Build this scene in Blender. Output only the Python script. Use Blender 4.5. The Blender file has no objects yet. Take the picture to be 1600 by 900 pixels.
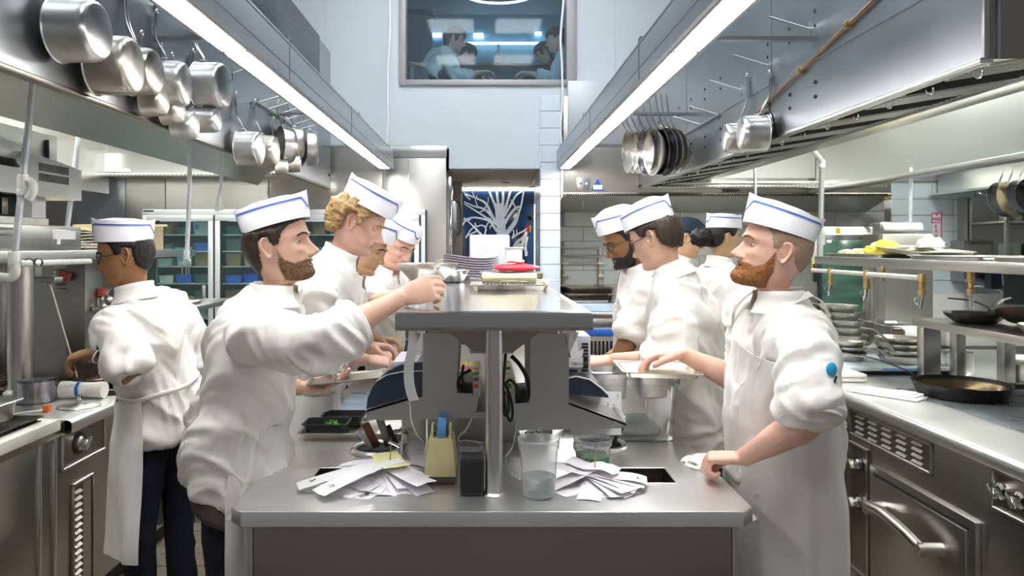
import bpy, bmesh, math, random
import numpy as np
from mathutils import Vector, Matrix
random.seed(7)
SC = bpy.context.scene
COL = SC.collection
# ---------------------------------------------------------------- camera
F_PX, CX, CY, EYE = 1150.0, 757.0, 385.0, 1.6      # focal length in px of the 1600x900 frame, vanishing point, eye height
cam_data = bpy.data.cameras.new('camera')
cam = bpy.data.objects.new('camera', cam_data)
COL.objects.link(cam)
cam.location = (0, 0, EYE)
cam.rotation_euler = (math.radians(90), 0, 0)
cam_data.sensor_width = 36.0
cam_data.lens = F_PX * 36.0 / 1600.0
cam_data.shift_x = (800 - CX) / 1600.0
cam_data.shift_y = -(450 - CY) / 1600.0
cam_data.clip_start = 0.05
SC.camera = cam
# ---------------------------------------------------------------- world and exposure
world = bpy.data.worlds.new('world')
SC.world = world
world.use_nodes = True
_bg = world.node_tree.nodes['Background']
_bg.inputs[0].default_value = (0.95, 0.96, 1.0, 1)
_bg.inputs[1].default_value = 0.12
SC.view_settings.view_transform = 'Standard'
SC.view_settings.look = 'None'
SC.view_settings.gamma = 1.0
SC.view_settings.use_curve_mapping = False
SC.view_settings.exposure = 0.80
LED_POWER = 20.0          # emission strength of the linear lamps in the hood edges
CEIL_POWER = 15.0         # emission strength of the added ceiling lamps and corridor strip
HOOD_POWER = 25.0         # emission strength of the lamps added inside the hoods
def at(px, py, Y):
 return Vector(((px - CX) * Y / F_PX, Y, EYE - (py - CY) * Y / F_PX))
def atx(px, py, X):
 return at(px, py, F_PX * X / (px - CX))
def atz(px, py, z):
 return at(px, py, F_PX * (EYE - z) / (py - CY))
# ---------------------------------------------------------------- materials
MATS = {}
def pm(name, color, rough=0.5, metal=0.0, namt=0.06, nscale=6.0, stretch=(1, 1, 1), bump=0.0, bscale=40.0,
  bstretch=None, ramt=0.0, emit=0.0, ecol=None, trans=0.0, ior=1.45, alpha=1.0, sheen=0.0, coat=0.0, col2=None, sub=0.0):
 m = bpy.data.materials.new(name)
 m.use_nodes = True
 nt = m.node_tree
 N, L = nt.nodes, nt.links
 b = N['Principled BSDF']
 tc = N.new('ShaderNodeTexCoord')
 mp = N.new('ShaderNodeMapping')
 mp.inputs['Scale'].default_value = stretch
 L.new(tc.outputs['Object'], mp.inputs['Vector'])
 nz = N.new('ShaderNodeTexNoise')
 nz.inputs['Scale'].default_value = nscale
 nz.inputs['Detail'].default_value = 4.0
 L.new(mp.outputs['Vector'], nz.inputs['Vector'])
 mix = N.new('ShaderNodeMix')
 mix.data_type = 'RGBA'
 c = color
 if col2 is None:
  a = tuple(max(0, x * (1 - namt)) for x in c)
  d = tuple(min(1, x * (1 + namt)) for x in c)
 else:
  a, d = c, col2
 mix.inputs['A'].default_value = (*a, 1)
 mix.inputs['B'].default_value = (*d, 1)
 mr = N.new('ShaderNodeMapRange')
 mr.inputs['From Min'].default_value = 0.3
 mr.inputs['From Max'].default_value = 0.7
 L.new(nz.outputs['Fac'], mr.inputs['Value'])
 L.new(mr.outputs['Result'], mix.inputs['Factor'])
 L.new(mix.outputs['Result'], b.inputs['Base Color'])
 b.inputs['Metallic'].default_value = metal
 b.inputs['Roughness'].default_value = rough
 b.inputs['IOR'].default_value = ior
 if ramt:
  rr = N.new('ShaderNodeMapRange')
  rr.inputs['From Min'].default_value = 0.3
  rr.inputs['From Max'].default_value = 0.7
  rr.inputs['To Min'].default_value = max(0.02, rough - ramt)
  rr.inputs['To Max'].default_value = min(1, rough + ramt)
  L.new(nz.outputs['Fac'], rr.inputs['Value'])
  L.new(rr.outputs['Result'], b.inputs['Roughness'])
 if bump:
  mp2 = N.new('ShaderNodeMapping')
  mp2.inputs['Scale'].default_value = bstretch or stretch
  L.new(tc.outputs['Object'], mp2.inputs['Vector'])
  n2 = N.new('ShaderNodeTexNoise')
  n2.inputs['Scale'].default_value = bscale
  n2.inputs['Detail'].default_value = 3.0
  L.new(mp2.outputs['Vector'], n2.inputs['Vector'])
  bp = N.new('ShaderNodeBump')
  bp.inputs['Strength'].default_value = bump
  bp.inputs['Distance'].default_value = 0.01
  L.new(n2.outputs['Fac'], bp.inputs['Height'])
  L.new(bp.outputs['Normal'], b.inputs['Normal'])
 if emit:
  b.inputs['Emission Color'].default_value = (*(ecol or color), 1)
  b.inputs['Emission Strength'].default_value = emit
 if trans:
  b.inputs['Transmission Weight'].default_value = trans
 if alpha < 1:
  b.inputs['Alpha'].default_value = alpha
 if sheen:
  b.inputs['Sheen Weight'].default_value = sheen
 if coat:
  b.inputs['Coat Weight'].default_value = coat
 if sub:
  b.inputs['Subsurface Weight'].default_value = sub
  b.inputs['Subsurface Radius'].default_value = (1.0, 0.35, 0.2)
  b.inputs['Subsurface Scale'].default_value = 0.006
 MATS[name] = m
 return m
M = MATS
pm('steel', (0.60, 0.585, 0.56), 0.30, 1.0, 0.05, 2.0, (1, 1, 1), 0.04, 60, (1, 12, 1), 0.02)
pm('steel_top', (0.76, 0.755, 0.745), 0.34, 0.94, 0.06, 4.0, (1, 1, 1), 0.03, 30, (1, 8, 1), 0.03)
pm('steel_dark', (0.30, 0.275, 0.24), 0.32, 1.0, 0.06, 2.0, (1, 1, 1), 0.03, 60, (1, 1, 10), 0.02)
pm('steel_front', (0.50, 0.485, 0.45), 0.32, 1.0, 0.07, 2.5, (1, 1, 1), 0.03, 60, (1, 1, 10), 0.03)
pm('steel_hood', (0.42, 0.44, 0.46), 0.36, 1.0, 0.09, 1.6, (1, 1, 1), 0.02, 50, (1, 10, 1), 0.03)
pm('steel_bright', (0.72, 0.72, 0.70), 0.30, 1.0, 0.03, 1.2, (1, 1, 1), 0.02, 30, (1, 1, 1), 0.02)
pm('steel_wall', (0.42, 0.40, 0.375), 0.36, 1.0, 0.05, 1.4, (1, 1, 1), 0.03, 40, (1, 1, 10), 0.02)
pm('fixture_grey', (0.46, 0.49, 0.53), 0.38, 0.75, 0.04, 3.0)
pm('chrome', (0.82, 0.83, 0.84), 0.08, 1.0, 0.02, 5.0)
pm('aluminium', (0.58, 0.57, 0.56), 0.34, 1.0, 0.10, 9.0, (1, 1, 1), 0.05, 60, None, 0.08)
pm('aluminium_worn', (0.52, 0.48, 0.43), 0.36, 1.0, 0.22, 12.0, (1, 1, 1), 0.06, 60, None, 0.10)
pm('steel_shelf', (0.52, 0.51, 0.50), 0.17, 1.0, 0.05, 4.0, (1, 1, 1), 0.02, 30, (1, 8, 1), 0.03)
pm('cooktop', (0.17, 0.19, 0.205), 0.30, 0.2, 0.25, 5.0, (1, 1, 1), 0.03, 40, None, 0.08)
pm('pan_steel', (0.66, 0.63, 0.58), 0.34, 1.0, 0.10, 8.0, (1, 1, 1), 0.03, 60, None, 0.08)
pm('pan_blue_steel', (0.34, 0.34, 0.36), 0.28, 1.0, 0.25, 9.0, (1, 1, 1), 0.03, 60, None, 0.10)
pm('sheet_tray', (0.58, 0.55, 0.48), 0.36, 1.0, 0.16, 14.0, (1, 1, 1), 0.05, 60, None, 0.08)
pm('pipe_galv', (0.66, 0.70, 0.74), 0.42, 0.7, 0.10, 20.0)
pm('pipe_white', (0.72, 0.72, 0.68), 0.45, 0.2, 0.10, 25.0)
pm('brass', (0.62, 0.44, 0.20), 0.35, 1.0, 0.15, 30.0)
pm('copper', (0.42, 0.26, 0.14), 0.42, 0.7, 0.15, 20.0)
pm('wall_paint', (0.61, 0.675, 0.72), 0.62, 0.0, 0.02, 1.2, bump=0.02, bscale=180)
pm('wall_grey', (0.52, 0.54, 0.57), 0.45, 0.3, 0.03, 1.5)
pm('soffit', (0.48, 0.42, 0.36), 0.65, 0.0, 0.05, 3.0, bump=0.03, bscale=80)
pm('window_frame', (0.40, 0.39, 0.40), 0.50, 0.2, 0.03, 4.0)
pm('tile_white', (0.80, 0.84, 0.83), 0.14, 0.0, 0.03, 2.5, bump=0.02, bscale=9)
pm('tile_blue', (0.66, 0.74, 0.82), 0.12, 0.0, 0.04, 2.5, bump=0.03, bscale=9)
pm('tile_beige', (0.50, 0.44, 0.38), 0.35, 0.0, 0.05, 4.0)
pm('grout', (0.42, 0.42, 0.39), 0.85, 0.0, 0.10, 30.0)
pm('floor_tile', (0.155, 0.13, 0.10), 0.52, 0.0, 0.22, 16.0, bump=0.08, bscale=90)
pm('floor_grout', (0.30, 0.25, 0.17), 0.85, 0.0, 0.18, 40.0)
pm('led', (1.0, 0.985, 0.96), 0.5, emit=LED_POWER, ecol=(1.0, 0.98, 0.95))
pm('led_bezel', (0.34, 0.34, 0.34), 0.5, 0.1)
pm('added_lamp', (1.0, 1.0, 1.0), 0.5, emit=CEIL_POWER, ecol=(0.93, 0.97, 1.0))
pm('added_hood_lamp', (1.0, 1.0, 0.95), 0.5, emit=HOOD_POWER, ecol=(0.97, 1.0, 0.93))
pm('warm_light', (1.0, 0.93, 0.78), 0.5, emit=12, ecol=(1.0, 0.92, 0.76))
pm('black_glass', (0.03, 0.034, 0.038), 0.22, 0.0, 0.1, 3.0)
pm('dark_void', (0.012, 0.012, 0.012), 0.7, 0.0, 0.2, 5.0)
pm('oven_glass', (0.05, 0.11, 0.085), 0.07, 0.0, 0.4, 2.0, (1, 1, 5), coat=0.5)
pm('black_plastic', (0.02, 0.02, 0.022), 0.35, 0.0, 0.2, 20.0)
pm('black_rubber', (0.025, 0.025, 0.027), 0.55, 0.0, 0.2, 20.0)
pm('navy_plastic', (0.022, 0.034, 0.055), 0.28, 0.0, 0.1, 12.0, coat=0.2)
pm('grey_plastic', (0.55, 0.53, 0.60), 0.42, 0.0, 0.05, 12.0)
pm('white_plastic', (0.68, 0.68, 0.69), 0.35, 0.0, 0.03, 8.0)
pm('cord_white', (0.82, 0.82, 0.80), 0.5, 0.0, 0.05, 20.0)
pm('black_iron', (0.022, 0.020, 0.019), 0.34, 0.35, 0.35, 14.0, (1, 1, 1), 0.08, 70, None, 0.10)
pm('carbon_steel', (0.065, 0.055, 0.045), 0.30, 0.7, 0.45, 10.0, (1, 1, 1), 0.05, 60, None, 0.10)
pm('rusty_steel', (0.10, 0.045, 0.02), 0.40, 0.5, 0.6, 14.0, (1, 1, 1), 0.05, 60, None, 0.1, col2=(0.035, 0.03, 0.03))
pm('brown_inner', (0.17, 0.125, 0.065), 0.22, 0.6, 0.25, 10.0, (1, 1, 1), 0.03, 50)
pm('paper', (0.82, 0.79, 0.83), 0.75, 0.0, 0.02, 6.0)
pm('paper_white', (0.86, 0.86, 0.86), 0.75, 0.0, 0.02, 6.0)
pm('paper_yellow', (0.86, 0.82, 0.42), 0.7, 0.0, 0.04, 6.0)
pm('ink', (0.05, 0.05, 0.07), 0.7)
pm('tape_beige', (0.66, 0.56, 0.30), 0.42, 0.0, 0.03, 12.0)
pm('tape_base', (0.10, 0.075, 0.055), 0.5)
pm('tape_blue', (0.10, 0.32, 0.68), 0.45, 0.0, 0.04, 20.0)
pm('blue', (0.03, 0.13, 0.55), 0.45)
pm('stripe_blue', (0.02, 0.10, 0.48), 0.6)
pm('stripe_pale', (0.30, 0.36, 0.55), 0.6)
pm('hat_paper', (0.84, 0.83, 0.88), 0.8, 0.0, 0.015, 8.0, bump=0.02, bscale=60)
pm('green_tray', (0.02, 0.42, 0.34), 0.45)
pm('yellow', (0.80, 0.62, 0.03), 0.5)
pm('orange', (0.78, 0.18, 0.03), 0.5)
pm('red', (0.72, 0.03, 0.06), 0.35, 0.0, 0.15, 8.0)
pm('dull_red', (0.55, 0.10, 0.09), 0.5)
pm('sign_magenta', (0.62, 0.03, 0.20), 0.5)
pm('sign_white', (0.85, 0.85, 0.86), 0.5)
pm('herb', (0.10, 0.33, 0.03), 0.6, 0.0, 0.4, 40.0)
pm('chive', (0.03, 0.20, 0.045), 0.55, 0.0, 0.45, 60.0)
pm('meat', (0.30, 0.14, 0.09), 0.5, 0.0, 0.3, 30.0)
pm('peach', (0.80, 0.55, 0.42), 0.6, 0.0, 0.1, 8.0)
pm('wood_pale', (0.62, 0.52, 0.33), 0.5, 0.0, 0.12, 8.0, (1, 8, 1))
pm('wood_brown', (0.16, 0.06, 0.035), 0.45, 0.0, 0.25, 14.0, (1, 1, 6))
pm('board_white', (0.74, 0.73, 0.67), 0.55, 0.0, 0.12, 14.0, bump=0.05, bscale=60)
pm('board_blue', (0.55, 0.68, 0.82), 0.45, 0.0, 0.06, 10.0)
pm('board_grey', (0.50, 0.56, 0.60), 0.4, 0.0, 0.1, 6.0)
pm('towel', (0.80, 0.78, 0.72), 0.9, 0.0, 0.06, 30.0, bump=0.25, bscale=160, sheen=0.2)
pm('yellow_cloth', (0.86, 0.68, 0.10), 0.9, 0.0, 0.12, 20.0, bump=0.3, bscale=90)
pm('sponge_yellow', (0.78, 0.66, 0.32), 0.9, 0.0, 0.15, 40.0, bump=0.3, bscale=120)
pm('plate_lilac', (0.46, 0.42, 0.49), 0.25, 0.0, 0.04, 6.0, coat=0.2)
pm('ceramic_white', (0.82, 0.82, 0.82), 0.18, 0.0, 0.02, 6.0, coat=0.2)
pm('cambro', (0.97, 0.98, 0.96), 0.12, 0.0, 0.03, 6.0, trans=0.93, ior=1.12)
pm('deli', (0.96, 0.975, 0.98), 0.26, 0.0, 0.01, 6.0, trans=0.88, ior=1.08)
pm('glass', (0.95, 0.98, 0.98), 0.02, 0.0, 0.01, 4.0, trans=1.0, ior=1.05)
pm('fridge_glass', (0.66, 0.82, 0.84), 0.03, 0.0, 0.02, 4.0, trans=0.97, ior=1.12)
pm('office_glass', (0.62, 0.76, 0.85), 0.04, 0.0, 0.02, 4.0, trans=0.95, ior=1.18)
pm('water', (0.80, 0.86, 0.84), 0.05, 0.0, 0.02, 4.0, trans=0.9, ior=1.12)
pm('fridge_frame', (0.62, 0.64, 0.66), 0.40, 0.3, 0.03, 6.0)
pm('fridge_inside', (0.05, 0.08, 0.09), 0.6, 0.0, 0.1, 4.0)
pm('wire_shelf', (0.70, 0.74, 0.72), 0.35, 0.4, 0.04, 8.0)
pm('tub_clear', (0.62, 0.70, 0.68), 0.3, 0.0, 0.10, 8.0, trans=0.4, ior=1.1)
pm('tub_dark', (0.07, 0.13, 0.11), 0.3, 0.0, 0.3, 9.0)
pm('tub_cream', (0.62, 0.58, 0.46), 0.5, 0.0, 0.2, 9.0)
pm('tub_brown', (0.25, 0.17, 0.09), 0.5, 0.0, 0.3, 9.0)
pm('cloth_white', (0.845, 0.815, 0.78), 0.9, 0.0, 0.025, 5.0, bump=0.30, bscale=9.0, sheen=0.1)
pm('apron_white', (0.80, 0.775, 0.74), 0.92, 0.0, 0.035, 4.0, bump=0.30, bscale=10.0, sheen=0.1)
pm('cloth_navy', (0.011, 0.013, 0.022), 0.9, 0.0, 0.25, 6.0, bump=0.10, bscale=22.0)
pm('cloth_brown', (0.10, 0.088, 0.078), 0.9, 0.0, 0.1, 6.0, bump=0.1, bscale=22.0)
pm('cloth_black', (0.012, 0.012, 0.013), 0.85, 0.0, 0.2, 6.0)
pm('cloth_sage', (0.55, 0.62, 0.60), 0.9, 0.0, 0.04, 6.0, bump=0.1, bscale=14)
pm('cloth_paleblue', (0.50, 0.60, 0.66), 0.9, 0.0, 0.04, 6.0, bump=0.1, bscale=14)
pm('cap_navy', (0.012, 0.022, 0.045), 0.85, 0.0, 0.1, 10.0, bump=0.1, bscale=60)
pm('shoe_black', (0.012, 0.012, 0.012), 0.4, 0.0, 0.1, 10.0)
pm('eye_white', (0.78, 0.76, 0.74), 0.15, coat=0.4)
pm('iris', (0.07, 0.05, 0.035), 0.15, coat=0.4)
pm('teeth', (0.82, 0.78, 0.70), 0.25)
pm('decal_white', (0.62, 0.68, 0.78), 0.7)
pm('night_glass', (0.012, 0.035, 0.10), 0.08, 0.0, 0.6, 1.5, coat=0.4)
pm('office_wall', (0.16, 0.24, 0.30), 0.7, 0.0, 0.06, 3.0)
pm('office_dark', (0.035, 0.045, 0.07), 0.6, 0.0, 0.1, 3.0)
pm('office_blue', (0.16, 0.34, 0.46), 0.35, 0.0, 0.25, 4.0, (1, 1, 0.4))
pm('seat_grey', (0.30, 0.36, 0.36), 0.8)
pm('scratch_red', (0.60, 0.12, 0.10), 0.6)
# ---------------------------------------------------------------- mesh builder
ORG = {}
class MB:
 def __init__(self):
  self.v, self.f, self.m = [], [], []
 def add(self, verts, faces, mi=0):
  o = len(self.v)
  self.v.extend([tuple(p) for p in verts])
  self.f.extend([tuple(i + o for i in f) for f in faces])
  self.m.extend([mi] * len(faces))
  return self
 def box(self, x0, x1, y0, y1, z0, z1, bev=0.0, mi=0, T=None, seg=2):
  x0, x1 = min(x0, x1), max(x0, x1)
  y0, y1 = min(y0, y1), max(y0, y1)
  z0, z1 = min(z0, z1), max(z0, z1)
  V = [(x0, y0, z0), (x1, y0, z0), (x1, y1, z0), (x0, y1, z0), (x0, y0, z1), (x1, y0, z1), (x1, y1, z1), (x0, y1, z1)]
  Fc = [(0, 3, 2, 1), (4, 5, 6, 7), (0, 1, 5, 4), (1, 2, 6, 5), (2, 3, 7, 6), (3, 0, 4, 7)]
  if bev:
   bm = bmesh.new()
   vs = [bm.verts.new(p) for p in V]
   for f in Fc:
    bm.faces.new([vs[i] for i in f])
   bmesh.ops.bevel(bm, geom=list(bm.edges), offset=min(bev, 0.49 * min(x1 - x0, y1 - y0, z1 - z0)), segments=seg, affect='EDGES', profile=0.5)
   bm.verts.index_update()
   V = [v.co[:] for v in bm.verts]
   Fc = [tuple(v.index for v in f.verts) for f in bm.faces]
   bm.free()
  if T is not None:
   V = [T @ Vector(p) for p in V]
  return self.add(V, Fc, mi)
 def obox(self, c, ax, ay, az, hx, hy, hz, bev=0.0, mi=0, seg=2):
  ax, ay, az = Vector(ax).normalized(), Vector(ay).normalized(), Vector(az).normalized()
  T = Matrix(((ax.x, ay.x, az.x, c[0]), (ax.y, ay.y, az.y, c[1]), (ax.z, ay.z, az.z, c[2]), (0, 0, 0, 1)))
  return self.box(-hx, hx, -hy, hy, -hz, hz, bev, mi, T, seg)
 def grid(self, P, cu=False, cv=False, mi=0, flip=False):
  P = np.asarray(P, float)
  r, c = P.shape[:2]
  F = []
  for i in range(r if cu else r - 1):
   i2 = (i + 1) % r
   for j in range(c if cv else c - 1):
    j2 = (j + 1) % c
    q = (i * c + j, i * c + j2, i2 * c + j2, i2 * c + j)
    F.append(q[::-1] if flip else q)
  return self.add(P.reshape(-1, 3), F, mi)
 def lathe(self, prof, n=28, T=None, mi=0):
  V, rings = [], []
  for r, z in prof:
   if r < 1e-6:
    rings.append([len(V)])
    V.append((0, 0, z))
   else:
    rings.append(list(range(len(V), len(V) + n)))
    for k in range(n):
     a = 2 * math.pi * k / n
     V.append((r * math.cos(a), r * math.sin(a), z))
  F = []
  for A, B in zip(rings, rings[1:]):
   for k in range(n):
    k2 = (k + 1) % n
    if len(A) == 1 and len(B) == 1:
     continue
    if len(A) == 1:
     F.append((A[0], B[k], B[k2]))
    elif len(B) == 1:
     F.append((A[k], B[0], A[k2]))
    else:
     F.append((A[k], B[k], B[k2], A[k2]))
  if T is not None:
   V = [T @ Vector(p) for p in V]
  return self.add(V, F, mi)
 def tube(self, pts, r, n=8, closed=False, mi=0, caps=True):
  P = [Vector(p) for p in pts]
  k = len(P)
  R = list(r) if hasattr(r, '__len__') else [r] * k
  up = None
  V = []
  for i in range(k):
   if closed:
    d = (P[(i + 1) % k] - P[i - 1])
   else:
    d = P[min(i + 1, k - 1)] - P[max(i - 1, 0)]
   if d.length < 1e-9:
    d = Vector((0, 0, 1))
   d.normalize()
   if up is None:
    a = Vector((0, 0, 1)) if abs(d.z) < 0.9 else Vector((1, 0, 0))
    up = (a - d * a.dot(d)).normalized()
   else:
    up = (up - d * up.dot(d))
    if up.length < 1e-6:
     up = d.orthogonal()
    up.normalize()
   s = d.cross(up)
   for j in range(n):
    t = 2 * math.pi * j / n
    V.append(P[i] + (up * math.cos(t) + s * math.sin(t)) * R[i])
  F = []
  for i in range(k if closed else k - 1):
   i2 = (i + 1) % k
   for j in range(n):
    j2 = (j + 1) % n
    F.append((i * n + j, i * n + j2, i2 * n + j2, i2 * n + j))
  if caps and not closed:
   F.append(tuple(range(n))[::-1])
   F.append(tuple((k - 1) * n + j for j in range(n)))
  return self.add(V, F, mi)
 def cyl(self, p0, p1, r0, r1=None, n=16, mi=0):
  return self.tube([p0, p1], [r0, r0 if r1 is None else r1], n, mi=mi)
 def prism(self, poly, axis, a, b, mi=0):
  def p3(p, t):
   return {'x': (t, p[0], p[1]), 'y': (p[0], t, p[1]), 'z': (p[0], p[1], t)}[axis]
  k = len(poly)
  V = [p3(p, a) for p in poly] + [p3(p, b) for p in poly]
  F = [tuple(range(k))[::-1], tuple(range(k, 2 * k))]
  F += [(i, (i + 1) % k, (i + 1) % k + k, i + k) for i in range(k)]
  return self.add(V, F, mi)
 def build(self, name, mats, parent=None, smooth=35, kind=None, label=None, cat=None, group=None):
  if isinstance(mats, str):
   mats = [mats]
  V = np.array(self.v, float)
  if parent is not None:
   org = ORG[parent.name]
  else:
   lo, hi = V.min(0), V.max(0)
   org = Vector(((lo[0] + hi[0]) / 2, (lo[1] + hi[1]) / 2, lo[2]))
  me = bpy.data.meshes.new(name)
  me.from_pydata((V - np.array(org)).tolist(), [], self.f)
  for m_ in mats:
   me.materials.append(MATS[m_])
  if len(mats) > 1:
   me.polygons.foreach_set('material_index', self.m)
  if smooth:
   me.polygons.foreach_set('use_smooth', [True] * len(me.polygons))
   if smooth < 170:
    me.set_sharp_from_angle(angle=math.radians(smooth))
  bm = bmesh.new()
  bm.from_mesh(me)
  bmesh.ops.recalc_face_normals(bm, faces=bm.faces)
  bm.to_mesh(me)
  bm.free()
  me.update()
  o = bpy.data.objects.new(name, me)
  COL.objects.link(o)
  if parent is not None:
   o.parent = parent
  else:
   o.location = org
  ORG[o.name] = Vector(org)
  tag(o, label, cat, group, kind)
  return o
def tag(o, label=None, cat=None, group=None, kind=None):
 if label:
  o['label'] = label
 if cat:
  o['category'] = cat
 if group:
  o['group'] = group
 if kind:
  o['kind'] = kind
 return o
def thing(name, label, cat, loc=(0, 0, 0), group=None, kind=None):
 o = bpy.data.objects.new(name, None)
 o.empty_display_size = 0.05
 COL.objects.link(o)
 o.location = loc
 ORG[o.name] = Vector(loc)
 return tag(o, label, cat, group, kind)
def struct(name, label=None, loc=(0, 0, 0)):
 return thing(name, label, None, loc, None, 'structure')
def copy_tree(o, loc=None, rot=None, label=None, group=None, parent=None):
 c = o.copy()
 COL.objects.link(c)
 if parent is not None:
  c.parent = parent
 if loc is not None:
  c.location = loc
 if rot is not None:
  c.rotation_euler = rot
 if label:
  c['label'] = label
 if group:
  c['group'] = group
 for ch in list(o.children):
  copy_tree(ch, parent=c)
 return c
def linked(o, name, parent, loc):
 c = bpy.data.objects.new(name, o.data)
 COL.objects.link(c)
 c.parent = parent
 c.location = loc
 return c
def place(o, x, y, z, rz=0.0, rx=0.0, ry=0.0):
 o.location = (x, y, z)
 o.rotation_euler = (rx, ry, rz)
 return o
ORD = ('first', 'second', 'third', 'fourth', 'fifth', 'sixth', 'seventh', 'eighth', 'ninth', 'tenth', 'eleventh', 'twelfth')
def arc(c, r, a0, a1, n, ax=(1, 0, 0), ay=(0, 0, 1)):
 c, ax, ay = Vector(c), Vector(ax), Vector(ay)
 return [c + ax * (r * math.cos(a0 + (a1 - a0) * i / n)) + ay * (r * math.sin(a0 + (a1 - a0) * i / n)) for i in range(n + 1)]
def spline(pts, n=6):
 P = [Vector(p) for p in pts]
 P = [P[0] * 2 - P[1]] + P + [P[-1] * 2 - P[-2]]
 out = []
 for i in range(1, len(P) - 2):
  p0, p1, p2, p3 = P[i - 1:i + 3]
  for k in range(n):
   t = k / n
   out.append(0.5 * ((2 * p1) + (p2 - p0) * t + (2 * p0 - 5 * p1 + 4 * p2 - p3) * t * t + (3 * p1 - p0 - 3 * p2 + p3) * t ** 3))
 out.append(P[-2])
 return out
def text_mesh(name, s, size, mat, parent, origin, ax, ay, thick=0.0008, bold=False):
 cu = bpy.data.curves.new('lettering_curve', 'FONT')
 cu.body = s
 cu.size = size
 cu.extrude = thick
 if bold:
  cu.offset = size * 0.02
 tmp = bpy.data.objects.new('lettering_curve', cu)
 COL.objects.link(tmp)
 dg = bpy.context.evaluated_depsgraph_get()
 me = bpy.data.meshes.new_from_object(tmp.evaluated_get(dg))
 bpy.data.objects.remove(tmp)
 bpy.data.curves.remove(cu)
 ax, ay = Vector(ax).normalized(), Vector(ay).normalized()
 az = ax.cross(ay)
 o_ = Vector(origin) - ORG[parent.name]
 T = Matrix(((ax.x, ay.x, az.x, o_.x), (ax.y, ay.y, az.y, o_.y), (ax.z, ay.z, az.z, o_.z), (0, 0, 0, 1)))
 me.transform(T)
 me.materials.clear()
 me.materials.append(MATS[mat])
 o = bpy.data.objects.new(name, me)
 COL.objects.link(o)
 o.parent = parent
 return o
# ---------------------------------------------------------------- people: library
def _hash(ix, iy, iz, seed):
 n = (ix.astype(np.int64) * 374761393 + iy.astype(np.int64) * 668265263 + iz.astype(np.int64) * 2147483647 + seed * 974634777) & 0x7fffffff
 n = ((n ^ (n >> 13)) * 1274126177) & 0x7fffffff
 n = ((n ^ (n >> 16)) * 668265263) & 0x7fffffff
 return (n & 0xffff) / 65535.0
def noise3(P, seed=0):
 P = np.asarray(P, float)
 I = np.floor(P).astype(np.int64)
 f = P - I
 f = f * f * (3 - 2 * f)
 r = 0
 for dx in (0, 1):
  for dy in (0, 1):
   for dz in (0, 1):
    w = (f[:, 0] if dx else 1 - f[:, 0]) * (f[:, 1] if dy else 1 - f[:, 1]) * (f[:, 2] if dz else 1 - f[:, 2])
    r = r + w * _hash(I[:, 0] + dx, I[:, 1] + dy, I[:, 2] + dz, seed)
 return r
def ridged(P, seed=0):
 return 1 - np.abs(2 * noise3(P, seed) - 1)
def sstep(a, b, x):
 t = np.clip((x - a) / (b - a), 0, 1)
 return t * t * (3 - 2 * t)
def catmull(ctrl, n):
 C = np.asarray(ctrl, float)
 C = np.vstack([2 * C[0] - C[1], C, 2 * C[-1] - C[-2]])
 out = []
 for i in range(1, len(C) - 2):
  for k in range(n):
   t = k / n
   p0, p1, p2, p3 = C[i - 1:i + 3]
   out.append(0.5 * (2 * p1 + (p2 - p0) * t + (2 * p0 - 5 * p1 + 4 * p2 - p3) * t * t + (3 * p1 - p0 - 3 * p2 + p3) * t ** 3))
 out.append(C[-2])
 return np.array(out)
def loft(centers, A, B, axA, axB, n=20, cap=.5):
 C = np.asarray(centers, float)
 k = len(C)
 A = np.broadcast_to(np.asarray(A, float), (k,))
 B = np.broadcast_to(np.asarray(B, float), (k,))
 axA = np.broadcast_to(np.asarray(axA, float), (k, 3))
 axB = np.broadcast_to(np.asarray(axB, float), (k, 3))
 t = np.linspace(0, 2 * np.pi, n, endpoint=False)
 R = C[:, None, :] + np.cos(t)[None, :, None] * (A[:, None] * axA)[:, None, :] + np.sin(t)[None, :, None] * (B[:, None] * axB)[:, None, :]
 V = list(R.reshape(-1, 3))
 Fc = []
 for i in range(k - 1):
  for j in range(n):
   j2 = (j + 1) % n
   Fc.append((i * n + j, i * n + j2, (i + 1) * n + j2, (i + 1) * n + j))
 V.append(C[0] + (C[0] - C[1]) / max(1e-6, np.linalg.norm(C[0] - C[1])) * min(A[0], B[0]) * cap)
 V.append(C[-1] + (C[-1] - C[-2]) / max(1e-6, np.linalg.norm(C[-1] - C[-2])) * min(A[-1], B[-1]) * cap)
 a, b = len(V) - 2, len(V) - 1
 for j in range(n):
  j2 = (j + 1) % n
  Fc.append((a, j2, j))
  Fc.append((b, (k - 1) * n + j, (k - 1) * n + j2))
 return np.array(V), Fc
def limb(pts, rad, n=16, sub=5, flat=1.0, up=(0, 0, 1)):
 C = catmull(np.hstack([np.asarray(pts, float), np.asarray(rad, float)[:, None]]), sub)
 P, R = C[:, :3], C[:, 3]
 d = np.gradient(P, axis=0)
 d /= np.linalg.norm(d, axis=1)[:, None] + 1e-9
 u = np.asarray(up, float)
 A, B = [], []
 for k in range(len(P)):
  a = np.cross(d[k], u)
  if np.linalg.norm(a) < 1e-3:
   a = np.cross(d[k], (1, 0, 0.1))
  a /= np.linalg.norm(a)
  if A and np.dot(a, A[-1]) < 0:
   a = -a
  A.append(a)
  B.append(np.cross(d[k], a))
 return loft(P, R, R * flat, np.array(A), np.array(B), n)
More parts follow.
